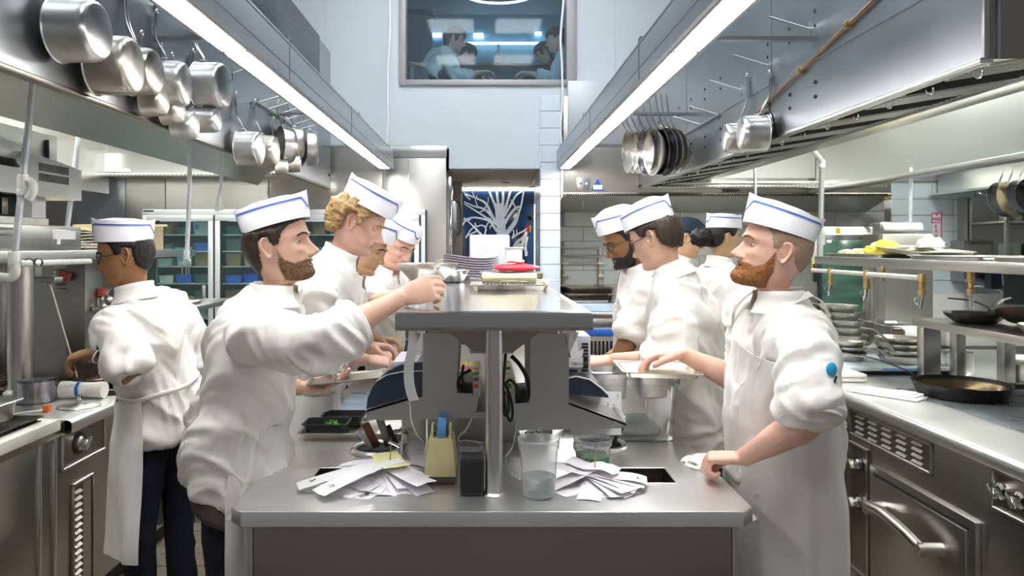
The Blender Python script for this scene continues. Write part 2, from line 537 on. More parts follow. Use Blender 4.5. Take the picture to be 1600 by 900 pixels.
def ellipsoid(c, ax, ay, az, a, b, d, n=14):
 V, Fc = [], []
 c, ax, ay, az = [np.asarray(x, float) for x in (c, ax, ay, az)]
 for i in range(n + 1):
  th = math.pi * i / n
  for j in range(2 * n):
   ph = math.pi * j / n
   V.append(c + ax * a * math.sin(th) * math.cos(ph) + ay * b * math.sin(th) * math.sin(ph) + az * d * math.cos(th))
 m = 2 * n
 for i in range(n):
  for j in range(m):
   Fc.append((i * m + j, i * m + (j + 1) % m, (i + 1) * m + (j + 1) % m, (i + 1) * m + j))
 return np.array(V), Fc
def join(parts):
 V, Fc, o = [], [], 0
 for v, f in parts:
  V.append(np.asarray(v))
  Fc += [tuple(i + o for i in q) for q in f]
  o += len(v)
 return np.vstack(V), Fc
_TMP = bpy.data.scenes.new('temporary_scene')
def remesh(parts, voxel, it=4, fac=0.5):
 V, Fc = join(parts)
 me = bpy.data.meshes.new('t')
 me.from_pydata(V.tolist(), [], Fc)
 o = bpy.data.objects.new('t', me)
 _TMP.collection.objects.link(o)
 m1 = o.modifiers.new('r', 'REMESH')
 m1.mode = 'VOXEL'
 m1.voxel_size = voxel
 if it:
  m2 = o.modifiers.new('s', 'SMOOTH')
  m2.iterations = it
  m2.factor = fac
 vl = _TMP.view_layers[0]
 vl.update()
 ev = o.evaluated_get(vl.depsgraph)
 em = ev.to_mesh()
 n = len(em.vertices)
 co = np.empty(n * 3)
 em.vertices.foreach_get('co', co)
 no = np.empty(n * 3)
 em.vertices.foreach_get('normal', no)
 faces = [tuple(p.vertices) for p in em.polygons]
 ev.to_mesh_clear()
 bpy.data.objects.remove(o)
 bpy.data.meshes.remove(me)
 return co.reshape(-1, 3), faces, no.reshape(-1, 3)
# head control rows: front (F,U), back (F,U), half width
_HEAD = np.array([
 (-.010, .120, -.010, .120, .002), (.032, .117, -.047, .114, .037), (.062, .104, -.079, .096, .057),
 (.081, .083, -.097, .070, .069), (.0895, .060, -.105, .045, .0745), (.0935, .040, -.108, .022, .077),
 (.0960, .0215, -.107, .004, .0775), (.0895, .006, -.103, -.012, .0765), (.0875, -.010, -.097, -.028, .0750),
 (.0885, -.026, -.090, -.043, .0728), (.0895, -.042, -.082, -.057, .069), (.0905, -.056, -.075, -.070, .0665),
 (.0885, -.068, -.070, -.080, .0640), (.0845, -.080, -.067, -.090, .061), (.0880, -.096, -.066, -.100, .0570),
 (.0835, -.110, -.066, -.110, .0510), (.0660, -.1190, -.066, -.120, .0480), (.0420, -.1200, -.067, -.130, .0510),
 (.0270, -.130, -.069, -.142, .0540), (.0260, -.158, -.073, -.168, .0575), (.0320, -.205, -.082, -.210, .0640)])
def dens(o, d):
 a = o.data.attributes.new('strand_cover', 'FLOAT', 'POINT')
 a.data.foreach_set('value', np.ascontiguousarray(d, dtype=np.float32))
 return o
def strands(name, gain=1.7, scale=420.0):
 m = MATS[name]
 N, L = m.node_tree.nodes, m.node_tree.links
 at_ = N.new('ShaderNodeAttribute')
 at_.attribute_name = 'strand_cover'
 tc = N.new('ShaderNodeTexCoord')
 nz = N.new('ShaderNodeTexNoise')
 nz.inputs['Scale'].default_value = scale
 L.new(tc.outputs['Object'], nz.inputs['Vector'])
 a = N.new('ShaderNodeMath')
 a.operation = 'MULTIPLY_ADD'
 a.inputs[1].default_value = gain
 L.new(at_.outputs['Fac'], a.inputs[0])
 b = N.new('ShaderNodeMath')
 b.operation = 'MULTIPLY'
 b.inputs[1].default_value = -1.0
 L.new(nz.outputs['Fac'], b.inputs[0])
 L.new(b.outputs[0], a.inputs[2])
 c = N.new('ShaderNodeMapRange')
 c.inputs['From Min'].default_value = -.10
 c.inputs['From Max'].default_value = .22
 L.new(a.outputs[0], c.inputs['Value'])
 L.new(c.outputs['Result'], N['Principled BSDF'].inputs['Alpha'])
class Head:
 def __init__(self, S=1.0, res=6, cols=108, nose=1.0, jaw=1.0, width=1.0, open_mouth=0.0, female=False, lid=0.0, neck=1.0, brow=1.0):
  C = catmull(_HEAD, res)
  r = len(C)
  t = np.linspace(-np.pi, np.pi, cols, endpoint=False)
  ph = t - 0.5 * np.sin(t)
  ff, fu, bf, bu, w = C.T
  w = w * width
  row = np.arange(r) / res
  low = sstep(9, 14, row) * (1 - sstep(16, 18, row))
  w = w * (1 + (jaw - 1) * low)
  w = np.where(row > 16.5, w * neck, w)
  cosp, sinp = np.cos(ph)[None], np.sin(ph)[None]
  k = (0.10 + 0.16 * low)[:, None]
  pw = 0.88 + 0.0 * row[:, None]
  mid, half = ((ff + bf) / 2)[:, None], ((ff - bf) / 2)[:, None]
  Fm = mid + half * np.sign(cosp) * np.abs(cosp) ** 0.95
  Lm = w[:, None] * np.sign(sinp) * np.abs(sinp) ** pw * (1 - k * np.clip(cosp, 0, 1) ** 1.5)
  Um = bu[:, None] + (fu - bu)[:, None] * (1 + cosp) / 2
  front = sstep(0.02, 0.06, Fm)
  # face features as forward relief
  d = np.zeros_like(Fm)
  al = np.abs(Lm)
  ny = np.interp(Um, [-.053, -.049, -.044, -.036, -.020, -.004, .012, .03], [0, .007, .026, .0325, .0225, .0115, .0035, 0]) * nose
  sg = np.interp(Um, [-.05, -.036, -.02, .012], [.0125, .0115, .0085, .0075])
  d += ny * np.exp(-(al / sg) ** 2)
  d += .0075 * nose * np.exp(-((al - .0145) / .0060) ** 2 - ((Um + .043) / .0065) ** 2)
  d -= .0125 * np.exp(-((al - .0315) / .0155) ** 2 - ((Um - .001) / .0105) ** 2)
  d += .0045 * brow * np.exp(-((al - .028) / .022) ** 2 - ((Um - .0205) / .0070) ** 2)
  d += .0045 * np.exp(-((al - .046) / .016) ** 2 - ((Um + .026) / .013) ** 2)
  d -= .0035 * np.exp(-((al - .030) / .010) ** 2 - ((Um + .050) / .016) ** 2)
  lw = np.exp(-(al / .0215) ** 4)
  om = open_mouth
  d += .0052 * lw * np.exp(-((Um + .0605) / .0042) ** 2)
  d += .0055 * lw * np.exp(-((Um + .0755 + .005 * om) / .0050) ** 2)
  d -= (.0045 + .013 * om) * lw * np.exp(-((Um + .0680 + .002 * om) / (.0024 + .0028 * om)) ** 2)
  d -= .002 * np.exp(-(al / .004) ** 2 - ((Um + .054) / .005) ** 2)
  d += .003 * np.exp(-(al / .018) ** 2 - ((Um + .099) / .010) ** 2)
  if female:
   d -= .002 * brow * np.exp(-((Um - .0205) / .0090) ** 2)
  Fm = Fm + d * front
  self.P = np.stack([Fm, Lm, Um], -1) * S
  self.S, self.ph, self.row, self.lid = S, ph, row, lid
  du = np.roll(self.P, -1, 1) - np.roll(self.P, 1, 1)
  dv = np.gradient(self.P, axis=0)
  n = np.cross(du, dv)
  n /= np.linalg.norm(n, axis=2)[..., None] + 1e-9
  c = self.P.mean((0, 1))
  if np.sum(n * (self.P - c)) < 0:
   n = -n
  self.N = n
 def faces(self):
  r, c = self.P.shape[:2]
  return [(i * c + j, i * c + (j + 1) % c, (i + 1) * c + (j + 1) % c, (i + 1) * c + j) for i in range(r - 1) for j in range(c)]
 def surf(self, L, U):
  P = self.P.reshape(-1, 3)
  m = P[:, 0] > 0.01
  Q = P[m]
  i = np.argmin((Q[:, 1] - L * self.S) ** 2 + (Q[:, 2] - U * self.S) ** 2)
  return Q[i]
 def shell(self, thick, jitter=0.0, freq=(60, 60, 60), seed=1, drop=None, full=.004):
  P = self.P / self.S
  r, c = P.shape[:2]
  T = thick(P[..., 0], P[..., 1], P[..., 2])
  on = T > 0
  g = on.copy()
  nz = noise3(P.reshape(-1, 3) * np.array(freq), seed).reshape(r, c)
  nz2 = noise3(P.reshape(-1, 3) * np.array(freq) * 2.3, seed + 5).reshape(r, c)
  T2 = np.where(on, T + jitter * (0.65 * nz + 0.35 * nz2 - 0.3) * sstep(0, 0.004, T), -0.003)
  Q = (P + self.N * T2[..., None]) * self.S
  if drop is not None:
   Q[..., 2] -= drop * self.S * np.where(on, T, 0)
  keep = np.zeros((r, c), bool)
  F = []
  for i in range(r - 1):
   for j in range(c):
    j2 = (j + 1) % c
    if g[i, j] or g[i, j2] or g[i + 1, j] or g[i + 1, j2]:
     F.append((i * c + j, i * c + j2, (i + 1) * c + j2, (i + 1) * c + j))
  used = sorted({k for q in F for k in q})
  mp = {k: n for n, k in enumerate(used)}
  V = Q.reshape(-1, 3)[used] if used else np.zeros((0, 3))
  self.dens = np.clip(np.where(on, T, 0) / full, 0, 1).reshape(-1)[used]
  return V, [tuple(mp[k] for k in q) for q in F]
def ear_mesh(S, side):
 n, m = 26, 8
 V, Fc = [], []
 for j in range(n):
  a = 2 * math.pi * j / n
  rx = 0.0175 * (1 + 0.12 * math.sin(a)) * (1.0 if math.sin(a) > -0.2 else 0.86)
  rz = 0.0325
  ex, ez = math.cos(a) * rx, math.sin(a) * rz
  prof = [(1.0, -0.010), (1.05, 0.0), (1.04, 0.0055), (0.93, 0.0075), (0.80, 0.0045), (0.60, 0.0), (0.36, -0.0035), (0.12, -0.006)]
  for s, h in prof:
   V.append((ex * s, h, ez * s))
 for j in range(n):
  j2 = (j + 1) % n
  for i in range(m - 1):
   Fc.append((j * m + i, j2 * m + i, j2 * m + i + 1, j * m + i + 1))
 V.append((0, -0.006, 0))
 for j in range(n):
  Fc.append((j * m + m - 1, ((j + 1) % n) * m + m - 1, len(V) - 1))
 V = np.array(V)
 # tragus bump and lobe
 tr = np.exp(-((V[:, 0] - 0.013) / 0.004) ** 2 - ((V[:, 2] + 0.006) / 0.006) ** 2)
 V[:, 1] += 0.006 * tr
 V[:, 0] -= 0.12 * (V[:, 2] - 0.01)         # leaning back at the top
 an = math.radians(24)
 out = V[:, 1] * math.cos(an) + (-V[:, 0]) * math.sin(an)
 fwd = V[:, 0] * math.cos(an) + V[:, 1] * math.sin(an)
 Q = np.stack([fwd - 0.017, (0.0765 + out) * side, V[:, 2] - 0.006], -1)
 return Q * S, Fc
def rot(yaw, pitch=0, roll=0):
 y, p, r = (math.radians(a) for a in (yaw, pitch, roll))
 Rz = np.array([[math.cos(y), -math.sin(y), 0], [math.sin(y), math.cos(y), 0], [0, 0, 1]])
 Ry = np.array([[math.cos(p), 0, math.sin(p)], [0, 1, 0], [-math.sin(p), 0, math.cos(p)]])
 Rx = np.array([[1, 0, 0], [0, math.cos(r), -math.sin(r)], [0, math.sin(r), math.cos(r)]])
 return Rz @ Ry @ Rx
def hand_parts(W, d, n, side, curl=(20, 20, 20, 20), spread=1.0, thumb=(0.55, 0.7, 0.35), tcurl=15, S=1.0, fore=None):
 W, d, n = np.asarray(W, float), np.asarray(d, float), np.asarray(n, float)
 d /= np.linalg.norm(d)
 n = n - d * n.dot(d)
 n /= np.linalg.norm(n)
 s = np.cross(d, n) * (1 if side == 'R' else -1)
 parts = []
 cs = [W - d * .02 * S, W + d * .012 * S, W + d * .045 * S, W + d * .075 * S, W + d * .096 * S]
 parts.append(loft(np.array(cs), np.array([.026, .031, .040, .043, .041]) * S, np.array([.020, .019, .0185, .0165, .0130]) * S, s, n, 18))
 off = [.031, .0105, -.0105, -.030]
 ln = [(.040, .025, .021), (.044, .029, .022), (.041, .027, .022), (.032, .021, .019)]
 rr = [.0098, .0100, .0095, .0084]
 bo = [.090, .094, .091, .083]
 for i in range(4):
  c = curl[i] if hasattr(curl, '__len__') else curl
  p = W + d * bo[i] * S + s * off[i] * S
  dirs = d + s * (off[i] * 4.0 * (spread - 1) + 0.02 * (1.5 - i) * spread)
  pts = [p - d * .03 * S, p]
  a = math.radians(c)
  tot = a
  for l_ in ln[i]:
   v = dirs * math.cos(tot) + n * math.sin(tot)
   p = p + v / np.linalg.norm(v) * l_ * S
   pts.append(p)
   tot += a * 1.05
  r_ = rr[i] * S
  parts.append(limb(pts, [r_ * .9, r_ * 1.08, r_, r_ * .93, r_ * .74], 10, 4, 1.0, s))
 p = W + d * .020 * S + s * .020 * S + n * .004 * S
 td = d * thumb[0] + s * thumb[1] + n * thumb[2]
 td /= np.linalg.norm(td)
 pts = [p, p + td * .040 * S]
 v = td + (d * .5 - s * .35 + n * .4) * math.sin(math.radians(tcurl))
 v /= np.linalg.norm(v)
 pts.append(pts[-1] + v * .034 * S)
 v = v + (d * .4 - s * .5 + n * .4) * math.sin(math.radians(tcurl))
 v /= np.linalg.norm(v)
 pts.append(pts[-1] + v * .026 * S)
 parts.append(limb(pts, [.016 * S, .0135 * S, .0115 * S, .0088 * S], 12, 4, 1.0, n))
 return parts
def paper_hat(S=1.0, hl=.108, hw=.085, h_front=.088, h_back=.088, peak=.012, top_len=1.10):
 n = 64
 t = np.linspace(-np.pi, np.pi, n, endpoint=False)
 rows = []
 vs = np.linspace(0, 1, 9)
 def ring(v, off=0.0):
  c, s_ = np.cos(t), np.sin(t)
  L0 = np.sign(s_) * np.abs(s_) ** 0.95 * hw
  F0 = np.sign(c) * np.abs(c) ** 0.95 * hl
  F1 = c * hl * top_len
  lens = np.clip(1 - np.abs(c) ** 1.7, 0, 1)
  L1 = np.sign(s_) * lens ** 0.85 * hw * 0.80
  F_ = F0 * (1 - v) + F1 * v
  L_ = L0 * (1 - v ** 1.3) + L1 * v ** 1.3
  hh = h_front * (1 + c) / 2 + h_back * (1 - c) / 2
  hh = hh + 0.008 * np.abs(c) ** 8 - 0.003 * (1 - np.abs(c))
  U_ = hh * v
  rr = np.hypot(F_, L_) + 1e-9
  return np.stack([F_ + off * F_ / rr, L_ + off * L_ / rr, U_ * np.ones(n)], -1)
 for v in vs:
  rows.append(ring(v))
 top = rows[-1].copy()
 inner = []
 for q, fq, dz in ((.94, .985, -.008), (.86, .95, -.011), (.66, .90, -.004), (.40, .86, peak * .8), (.15, .84, peak), (.0, .83, peak)):
  g = top.copy()
  g[:, 1] *= q
  g[:, 0] *= fq
  e = np.clip(np.abs(g[:, 0]) / (hl * top_len * fq), 0, 1)
  g[:, 2] += dz * (1 - e ** 3) - .012 * e ** 3 * (1 - q)
  inner.append(g)
 wall = np.array(rows) * S
 crown = np.array([rows[-1]] + inner) * S
 stripes = []
 for (v0, v1) in ((.765, .825), (.725, .745)):
  a, b = [], []
  c = np.abs(np.cos(t))
  dip = 0.40 * np.clip((c - .86) / .14, 0, 1) ** 1.4
  R0 = [ring(v, 0.0012) for v in np.linspace(0, 1, 41)]
  R0 = np.array(R0)
  for j in range(n):
   for v, lst in ((v0, a), (v1, b)):
    x = np.clip(v - dip[j], 0, 1) * 40
    i0 = int(min(39, x))
    lst.append(R0[i0, j] * (1 - (x - i0)) + R0[i0 + 1, j] * (x - i0))
  stripes.append(np.array([a, b]) * S)
 return wall, crown, stripes
class Person:
 def __init__(self, label, head, yaw, pitch=0, roll=0, tyaw=None, lean=0, pelvis=None, S=1.0, skin='skin', cat='person', group=None,
     vox=0.0045, jvox=0.0105, lod=1.0, seed=1, floor=0.0, width=1.0, belly=1.0):
  self.S, self.seed, self.vox, self.jvox, self.lod = S, seed, vox, jvox, lod
  self.H = np.array(head, float)
  self.yaw, self.tyaw = yaw, yaw if tyaw is None else tyaw
  self.R = rot(yaw, pitch, roll)
  self.T = rot(self.tyaw, lean, 0)
  self.Tn = rot((yaw + self.tyaw) / 2, (pitch + lean) / 2, roll / 2)
  self.Ty = rot(self.tyaw, 0, 0)
  self.N = self.H + self.Tn @ np.array([-.024, 0, -.152]) * S
  if pelvis is None:
   pelvis = self.N - self.T[:, 2] * .52 * S
  self.pel = np.array(pelvis, float)
  self.floor = floor
  self.skin = skin
  self.w, self.belly = width, belly
  f, l = self.Ty[:, 0], self.Ty[:, 1]
  self.f, self.l, self.u = f, l, np.array([0, 0, 1.0])
  root = thing('person', label, cat, (self.pel[0], self.pel[1], floor), group)
  self.root = root
  self.body = []
  # spine: hem -> neck
  sp = self.N - self.pel
  up = sp / np.linalg.norm(sp)
  self.up = up
  side = np.cross(up, f)
  side /= np.linalg.norm(side)
  self.side = side
  self.fwd = np.cross(side, up)
  L = np.linalg.norm(sp)
  ts = np.array([-.26, -.10, .06, .22, .40, .56, .72, .84, .93, 1.0])
  bow = np.array([.012, .0, .0, .0, -.008, -.014, -.018, -.014, -.006, .0])
  hw = np.array([.204, .198, .186, .176, .176, .184, .186, .166, .118, .072]) * width
  hd = np.array([.164, .157, .148 * belly, .138 * belly, .134 * belly, .138, .132, .108, .082, .068])
  self.tor = (ts, bow, hw * S, hd * S, L)
  self.shoulder = {}
  for sd, sg in (('L', 1), ('R', -1)):
   self.shoulder[sd] = self.pel + up * L * .825 + side * sg * .166 * width * S - self.fwd * .006
 def ring(self, t, grow=0.0):
  ts, bow, hw, hd, L = self.tor
  c = self.pel + (self.up if t > 0 else self.u) * L * t + self.fwd * np.interp(t, ts, bow)
  return c, np.interp(t, ts, hw) + grow, np.interp(t, ts, hd) + grow
 def make_head(self, hair_mat=None, hair=None, beard=None, beard_mat=None, lips='lips', brow_mat=None, iris='iris', hjit=.004, hfreq=(70, 70, 70), hdrop=None,
     lid_open=1.0, eyes=True, ears=True, **kw):
  h = self.head = Head(self.S, res=6 if self.lod >= 1 else 3, cols=108 if self.lod >= 1 else 60, **kw)
  S = self.S
  P = h.P.reshape(-1, 3)
  faces = h.faces()
  self.body.append((self._h2w(P), faces, 'skin'))
  c = h.P.shape[1]
  # lips
  self.lipfaces = []
  om = kw.get('open_mouth', 0)
  V0 = P / S
  lipm = []
  for q in faces:
   m = V0[list(q)].mean(0)
   e = (m[1] / .0225) ** 2 + ((m[2] + .0685 + .002 * om) / (.0105 + .003 * om)) ** 2
   lipm.append(m[0] > 0.05 and e < 1)
  self.lipmask = lipm
  if ears:
   for sd in (1, -1):
    v, f = ear_mesh(S, sd)
    self.body.append((self._h2w(v), f, 'skin'))
  if eyes:
   for sd in (1, -1):
    self.eyes = MB()
    cpt = np.array([.0645, sd * .0315, .001]) * S
    r = .0122 * S
    n = 16
    V, Fc, mi = [], [], []
    gaze = np.array([1, 0, -.12])
    gaze = gaze / np.linalg.norm(gaze)
    for i in range(n + 1):
     th = math.pi * i / n
     for j in range(n):
      a = 2 * math.pi * j / n
      V.append(cpt + r * np.array([math.cos(th), math.sin(th) * math.cos(a), math.sin(th) * math.sin(a)]))
    for i in range(n):
     for j in range(n):
      Fc.append((i * n + j, i * n + (j + 1) % n, (i + 1) * n + (j + 1) % n, (i + 1) * n + j))
    V = self._h2w(np.array(V))
    iris_f = [q for q in Fc if q[0] // n < 4]
    wh_f = [q for q in Fc if q[0] // n >= 4]
    self.eyes.add(V, wh_f, 0)
    self.eyes.add(V, iris_f, 1)
    self.eyes.build('eye', ['eye_white', 'iris'], self.root, 180)
    for (e0, e1) in ((12 * lid_open + (1 - lid_open) * -18, 88), (-22, -85)):
     G = []
     for i in range(7):
      el = math.radians(e0 + (e1 - e0) * i / 6)
      rw = []
      for j in range(11):
       az = math.radians(-95 + 190 * j / 10)
       ee = el * (0.35 + 0.65 * math.cos(az * 0.9)) if i == 0 else el
       rw.append(cpt + r * 1.11 * np.array([math.cos(ee) * math.cos(az), math.cos(ee) * math.sin(az), math.sin(ee)]))
      G.append(rw)
     G = np.array(G)
     k, m_ = G.shape[:2]
     fc = [(a * m_ + b, a * m_ + b + 1, (a + 1) * m_ + b + 1, (a + 1) * m_ + b) for a in range(k - 1) for b in range(m_ - 1)]
     self.body.append((self._h2w(G.reshape(-1, 3)), fc, 'skin'))
  if brow_mat:
   for sd in (1, -1):
    mb = MB()
    pts = []
    for L_, U_ in ((.012, .0175), (.020, .0215), (.030, .0245), (.040, .0235), (.049, .0180)):
     p = h.surf(sd * L_, U_)
     pts.append(p + np.array([.0012, 0, 0]))
    pts = spline([Vector(p) for p in pts], 3)
    W = [Vector(self._h2w(np.array([p]))[0]) for p in pts]
    k = len(W)
    mb.tube(W, [(.0022 + .0016 * math.sin(math.pi * i / (k - 1))) * S for i in range(k)], 6)
    mb.build('eyebrow', brow_mat, self.root, 180)
  if hair is not None:
   v, f = h.shell(hair, hjit, hfreq, self.seed, hdrop)
   if len(f):
    dens(MB().add(self._h2w(v), f).build('hair', hair_mat + '_soft', self.root, 180), h.dens)
  if beard is not None:
   v, f = h.shell(beard, .004, (150, 150, 150), self.seed + 3)
   if len(f):
    dens(MB().add(self._h2w(v), f).build('beard', (beard_mat or hair_mat) + '_soft', self.root, 180), h.dens)
  return h
 def _h2w(self, V):
  V = np.asarray(V, float)
  a = self.H + V @ self.R.T
  b = self.H + V @ self.Tn.T
  w = sstep(-.085, -.17, V[:, 2] / self.S)[:, None]
  return a * (1 - w) + b * w
 def hat(self, at_=(-.006, .058), pitch=8.0, roll=0.0, **kw):
  wall, crown, stripes = paper_hat(self.S, **kw)
  R = self.R @ rot(0, pitch, roll)
  o = self.H + self.R @ (np.array([at_[0], 0, at_[1]]) * self.S)
  def w(G):
   return o + G @ R.T
  hat = MB().grid(w(wall), cv=True).grid(w(crown), cv=True).build('paper_cap', 'hat_paper', self.root, 50)
  for s, m_ in zip(stripes, ('stripe_blue', 'stripe_pale')):
   MB().grid(w(s), cv=True).build('printed_stripe', m_, hat, 180)
  return hat
 def glasses(self, mat='black_plastic', w=.0245, h=.019, r=.0014, drop=-.004, fwd=.012):
  mb, S = MB(), self.S
  ctr = []
  for sd in (1, -1):
   pts = []
   for k in range(20):
    a = 2 * math.pi * k / 20
    ca, sa = math.cos(a), math.sin(a)
    x = w * math.copysign(abs(ca) ** 0.75, ca)
    z = h * math.copysign(abs(sa) ** 0.75, sa)
    pts.append(np.array([.084 + fwd - .006 * abs(x + sd * .0) / w * (1 if x * sd > 0 else 0), sd * .033 + x, drop + z]) * S)
   P = self._h2w(np.array(pts))
   mb.tube([Vector(p) for p in P], r * S, 6, closed=True)
   tmpl = np.array([[.084 + fwd - .006, sd * (.033 + w), drop + h * .5], [.04, sd * .078, .004], [-.008, sd * .082, .008], [-.022, sd * .080, -.004]]) * S
   mb.tube([Vector(p) for p in self._h2w(tmpl)], r * S, 6)
  br = np.array([[.084 + fwd, .033 - w, drop + .004], [.088 + fwd, 0, drop + .008], [.084 + fwd, -.033 + w, drop + .004]]) * S
  mb.tube([Vector(p) for p in self._h2w(br)], r * S, 6)
  return mb.build('glasses', mat, self.root, 180)
 def arm(self, sd, elbow, wrist, hand=None, sleeve=0.9, shoulder=None, roll_cuff=True, loose=1.0, build=True):
  S = self.S
  sh = np.array(self.shoulder[sd] if shoulder is None else shoulder, float)
  E, W = np.array(elbow, float), np.array(wrist, float)
  pts = [sh, sh * .5 + E * .5, E, E * .62 + W * .38, E * .2 + W * .8, W]
  rad = np.array([.052, .047, .0405, .0435, .0305, .0265]) * S
  parts = [limb(pts, rad, 16, 4)]
  if hand:
   hd = dict(hand)
   d = hd.pop('d', None)
   d = (W - E) if d is None else d
   n = hd.pop('n', (0, 0, -1))
   parts += hand_parts(W, d, n, sd, S=S, **hd)
  v, f, _ = remesh(parts, self.vox, 3, .5)
  self.body.append((v, f, 'skin'))
  if not hasattr(self, 'sleeves'):
   self.sleeves, self.arms = [], []
  if sleeve > 1:
   e = E + (W - E) * (sleeve - 1)
   sp = [sh + (sh - E) * .04, sh * .55 + E * .45, E, E * .5 + e * .5 + np.array([0, 0, -.004]), e]
   sr = np.array([.064, .071, .066, .064, .060]) * S * loose
  else:
   e = sh + (E - sh) * sleeve
   sp = [sh + (sh - E) * .04, sh * .6 + e * .4, e * .85 + sh * .15, e]
   sr = np.array([.064, .073, .070, .066]) * S * loose
  self.sleeves.append((np.array(sp), sr))
  self.arms.append((sh, E, W, e, sr[-1]))
  if roll_cuff:
   d = (sp[-1] - sp[-2])
   d /= np.linalg.norm(d)
   a = np.cross(d, (0.31, 0.2, 0.93))
   a /= np.linalg.norm(a)
   b = np.cross(d, a)
   G = []
   for k in range(9):
    q = -.030 + .006 * k
    rr = sr[-1] + (.0085 + .0030 * math.sin(k * 1.7)) * math.sin(math.pi * (k + .6) / 9.2) ** .6
    t = np.linspace(0, 2 * np.pi, 28, endpoint=False)
    wob = .003 * np.sin(3 * t + k * .9 + self.seed)
    G.append(e + d * q + (np.cos(t)[:, None] * a + np.sin(t)[:, None] * b) * (rr + wob)[:, None])
   G.append(e + d * .016 + (np.cos(t)[:, None] * a + np.sin(t)[:, None] * b) * (sr[-1] * .80))
   self.cuffs = getattr(self, 'cuffs', []) + [np.array(G)]
 def torso_volume(self, t0=-.26, grow=0.0, n=40, hem=None):
  ts, bow, hw, hd, L = self.tor
  tt = np.linspace(t0, 1.0, 34)
  C, A, B = [], [], []
  for t in tt:
   c, a, b = self.ring(t, grow)
   C.append(c)
   A.append(a)
   B.append(b)
  return loft(np.array(C), A, B, self.side, self.fwd, n, .02)
 def jacket(self, mat='cloth_white', hem=-.26, amp=1.0, collar=True, collar_mat=None, name='jacket'):
  S = self.S
  parts = [self.torso_volume(hem)]
  for pts, rad in self.sleeves:
   parts.append(limb(pts, rad, 18, 5))
  for sd in ('L', 'R'):
   sh = self.shoulder[sd]
   parts.append(ellipsoid(sh + self.up * -.004, self.side, self.fwd, self.up, .066 * S, .070 * S, .062 * S, 10))
  v, f, n = remesh(parts, self.jvox, 8, .5)
  # folds: along each limb rings and twists, on the torso slanting pulls
  best = np.full(len(v), 1e9)
  disp = np.zeros(len(v))
  sd_ = self.seed
  loc = np.stack([(v - self.pel) @ self.side, (v - self.pel) @ self.fwd, (v - self.pel) @ self.up], -1)
  q = np.stack([loc[:, 0] * 7 + loc[:, 2] * 4.0, loc[:, 1] * 7, loc[:, 2] * 9 - np.abs(loc[:, 0]) * 13], -1)
  w = noise3(loc * 5, sd_ + 8)[:, None] * 1.6
  tors = .026 * (ridged(q + w, sd_) ** 1.5 - .42) + .011 * (ridged(q * 2.2 + w, sd_ + 1) - .5)
  # gathers at the waist (apron string)
  wz = np.exp(-((loc[:, 2] - .05) / .10) ** 2)
  th = np.arctan2(loc[:, 0], loc[:, 1])
  g = np.stack([th * 4.2, loc[:, 2] * 3, np.zeros(len(v))], -1)
  tors = tors + wz * .022 * (ridged(g, sd_ + 2) ** 1.4 - .45)
  hemz = sstep(.02, -.12, loc[:, 2])
  tors = tors + hemz * .016 * (noise3(g * .8, sd_ + 4) - .5)
  wt = np.ones(len(v))
  disp = tors
  for (sh, E, W, e, r) in self.arms:
   for a, b, amp_, c0 in ((sh, E, 1.0, 0), (E, W, 1.2, 7)):
    ab = b - a
    Lg = np.linalg.norm(ab)
    ab = ab / Lg
    t = (v - a) @ ab
    ax = a + ab * np.clip(t, 0, Lg)[:, None]
    dist = np.linalg.norm(v - ax, axis=1)
    wgt = sstep(.105 * S, .07 * S, dist) * sstep(-.02, .06, t if c0 == 0 else t + .1)
    if c0 == 0:
     wgt = wgt * sstep(.0, .10, t)
    u1 = np.cross(ab, (0.2, 0.9, 0.3))
    u1 /= np.linalg.norm(u1)
    u2 = np.cross(ab, u1)
    ang = np.stack([t * 17 + ((v - ax) @ u1) * 9, ((v - ax) @ u1) * 8, ((v - ax) @ u2) * 8], -1)
    dd = .022 * amp_ * (ridged(ang, sd_ + 10 + c0) ** 1.5 - .42) + .009 * (ridged(ang * 1.9, sd_ + 12) - .5)
    near = np.exp(-((t - (Lg if c0 == 0 else 0)) / .07) ** 2)
    dd = dd * (1 + .8 * near)
    disp = disp * (1 - wgt) + dd * wgt
  v = v + n * (disp * amp * S)[:, None]
  jk = MB().add(v, f).build(name, mat, self.root, 180)
  for G in getattr(self, 'cuffs', []):
   MB().grid(G, cv=True).build('rolled_cuff', mat, jk, 180)
  if collar:
   # stand-up collar, open at the throat
   rows = []
   t = np.linspace(math.radians(22), math.radians(338), 40)
   base = self.H + self.Tn @ np.array([-.025, 0, -.134]) * S
   for z, g in ((-.045, .030), (-.020, .014), (.004, .008), (.020, .009), (.022, .005), (.004, .003), (-.02, .004)):
    a = (.062 + g) * S
    b = (.066 + g) * S
    rows.append(base + self.Tn[:, 2] * z * S * 1.0 + np.cos(t)[:, None] * b * self.Tn[:, 0] + np.sin(t)[:, None] * a * self.Tn[:, 1]
       + self.Tn[:, 2] * (-.016 * S * (1 + np.cos(t)) / 2)[:, None])
   MB().grid(np.array(rows)).build('collar', collar_mat or mat, jk, 180)
  self.jk = jk
  return jk
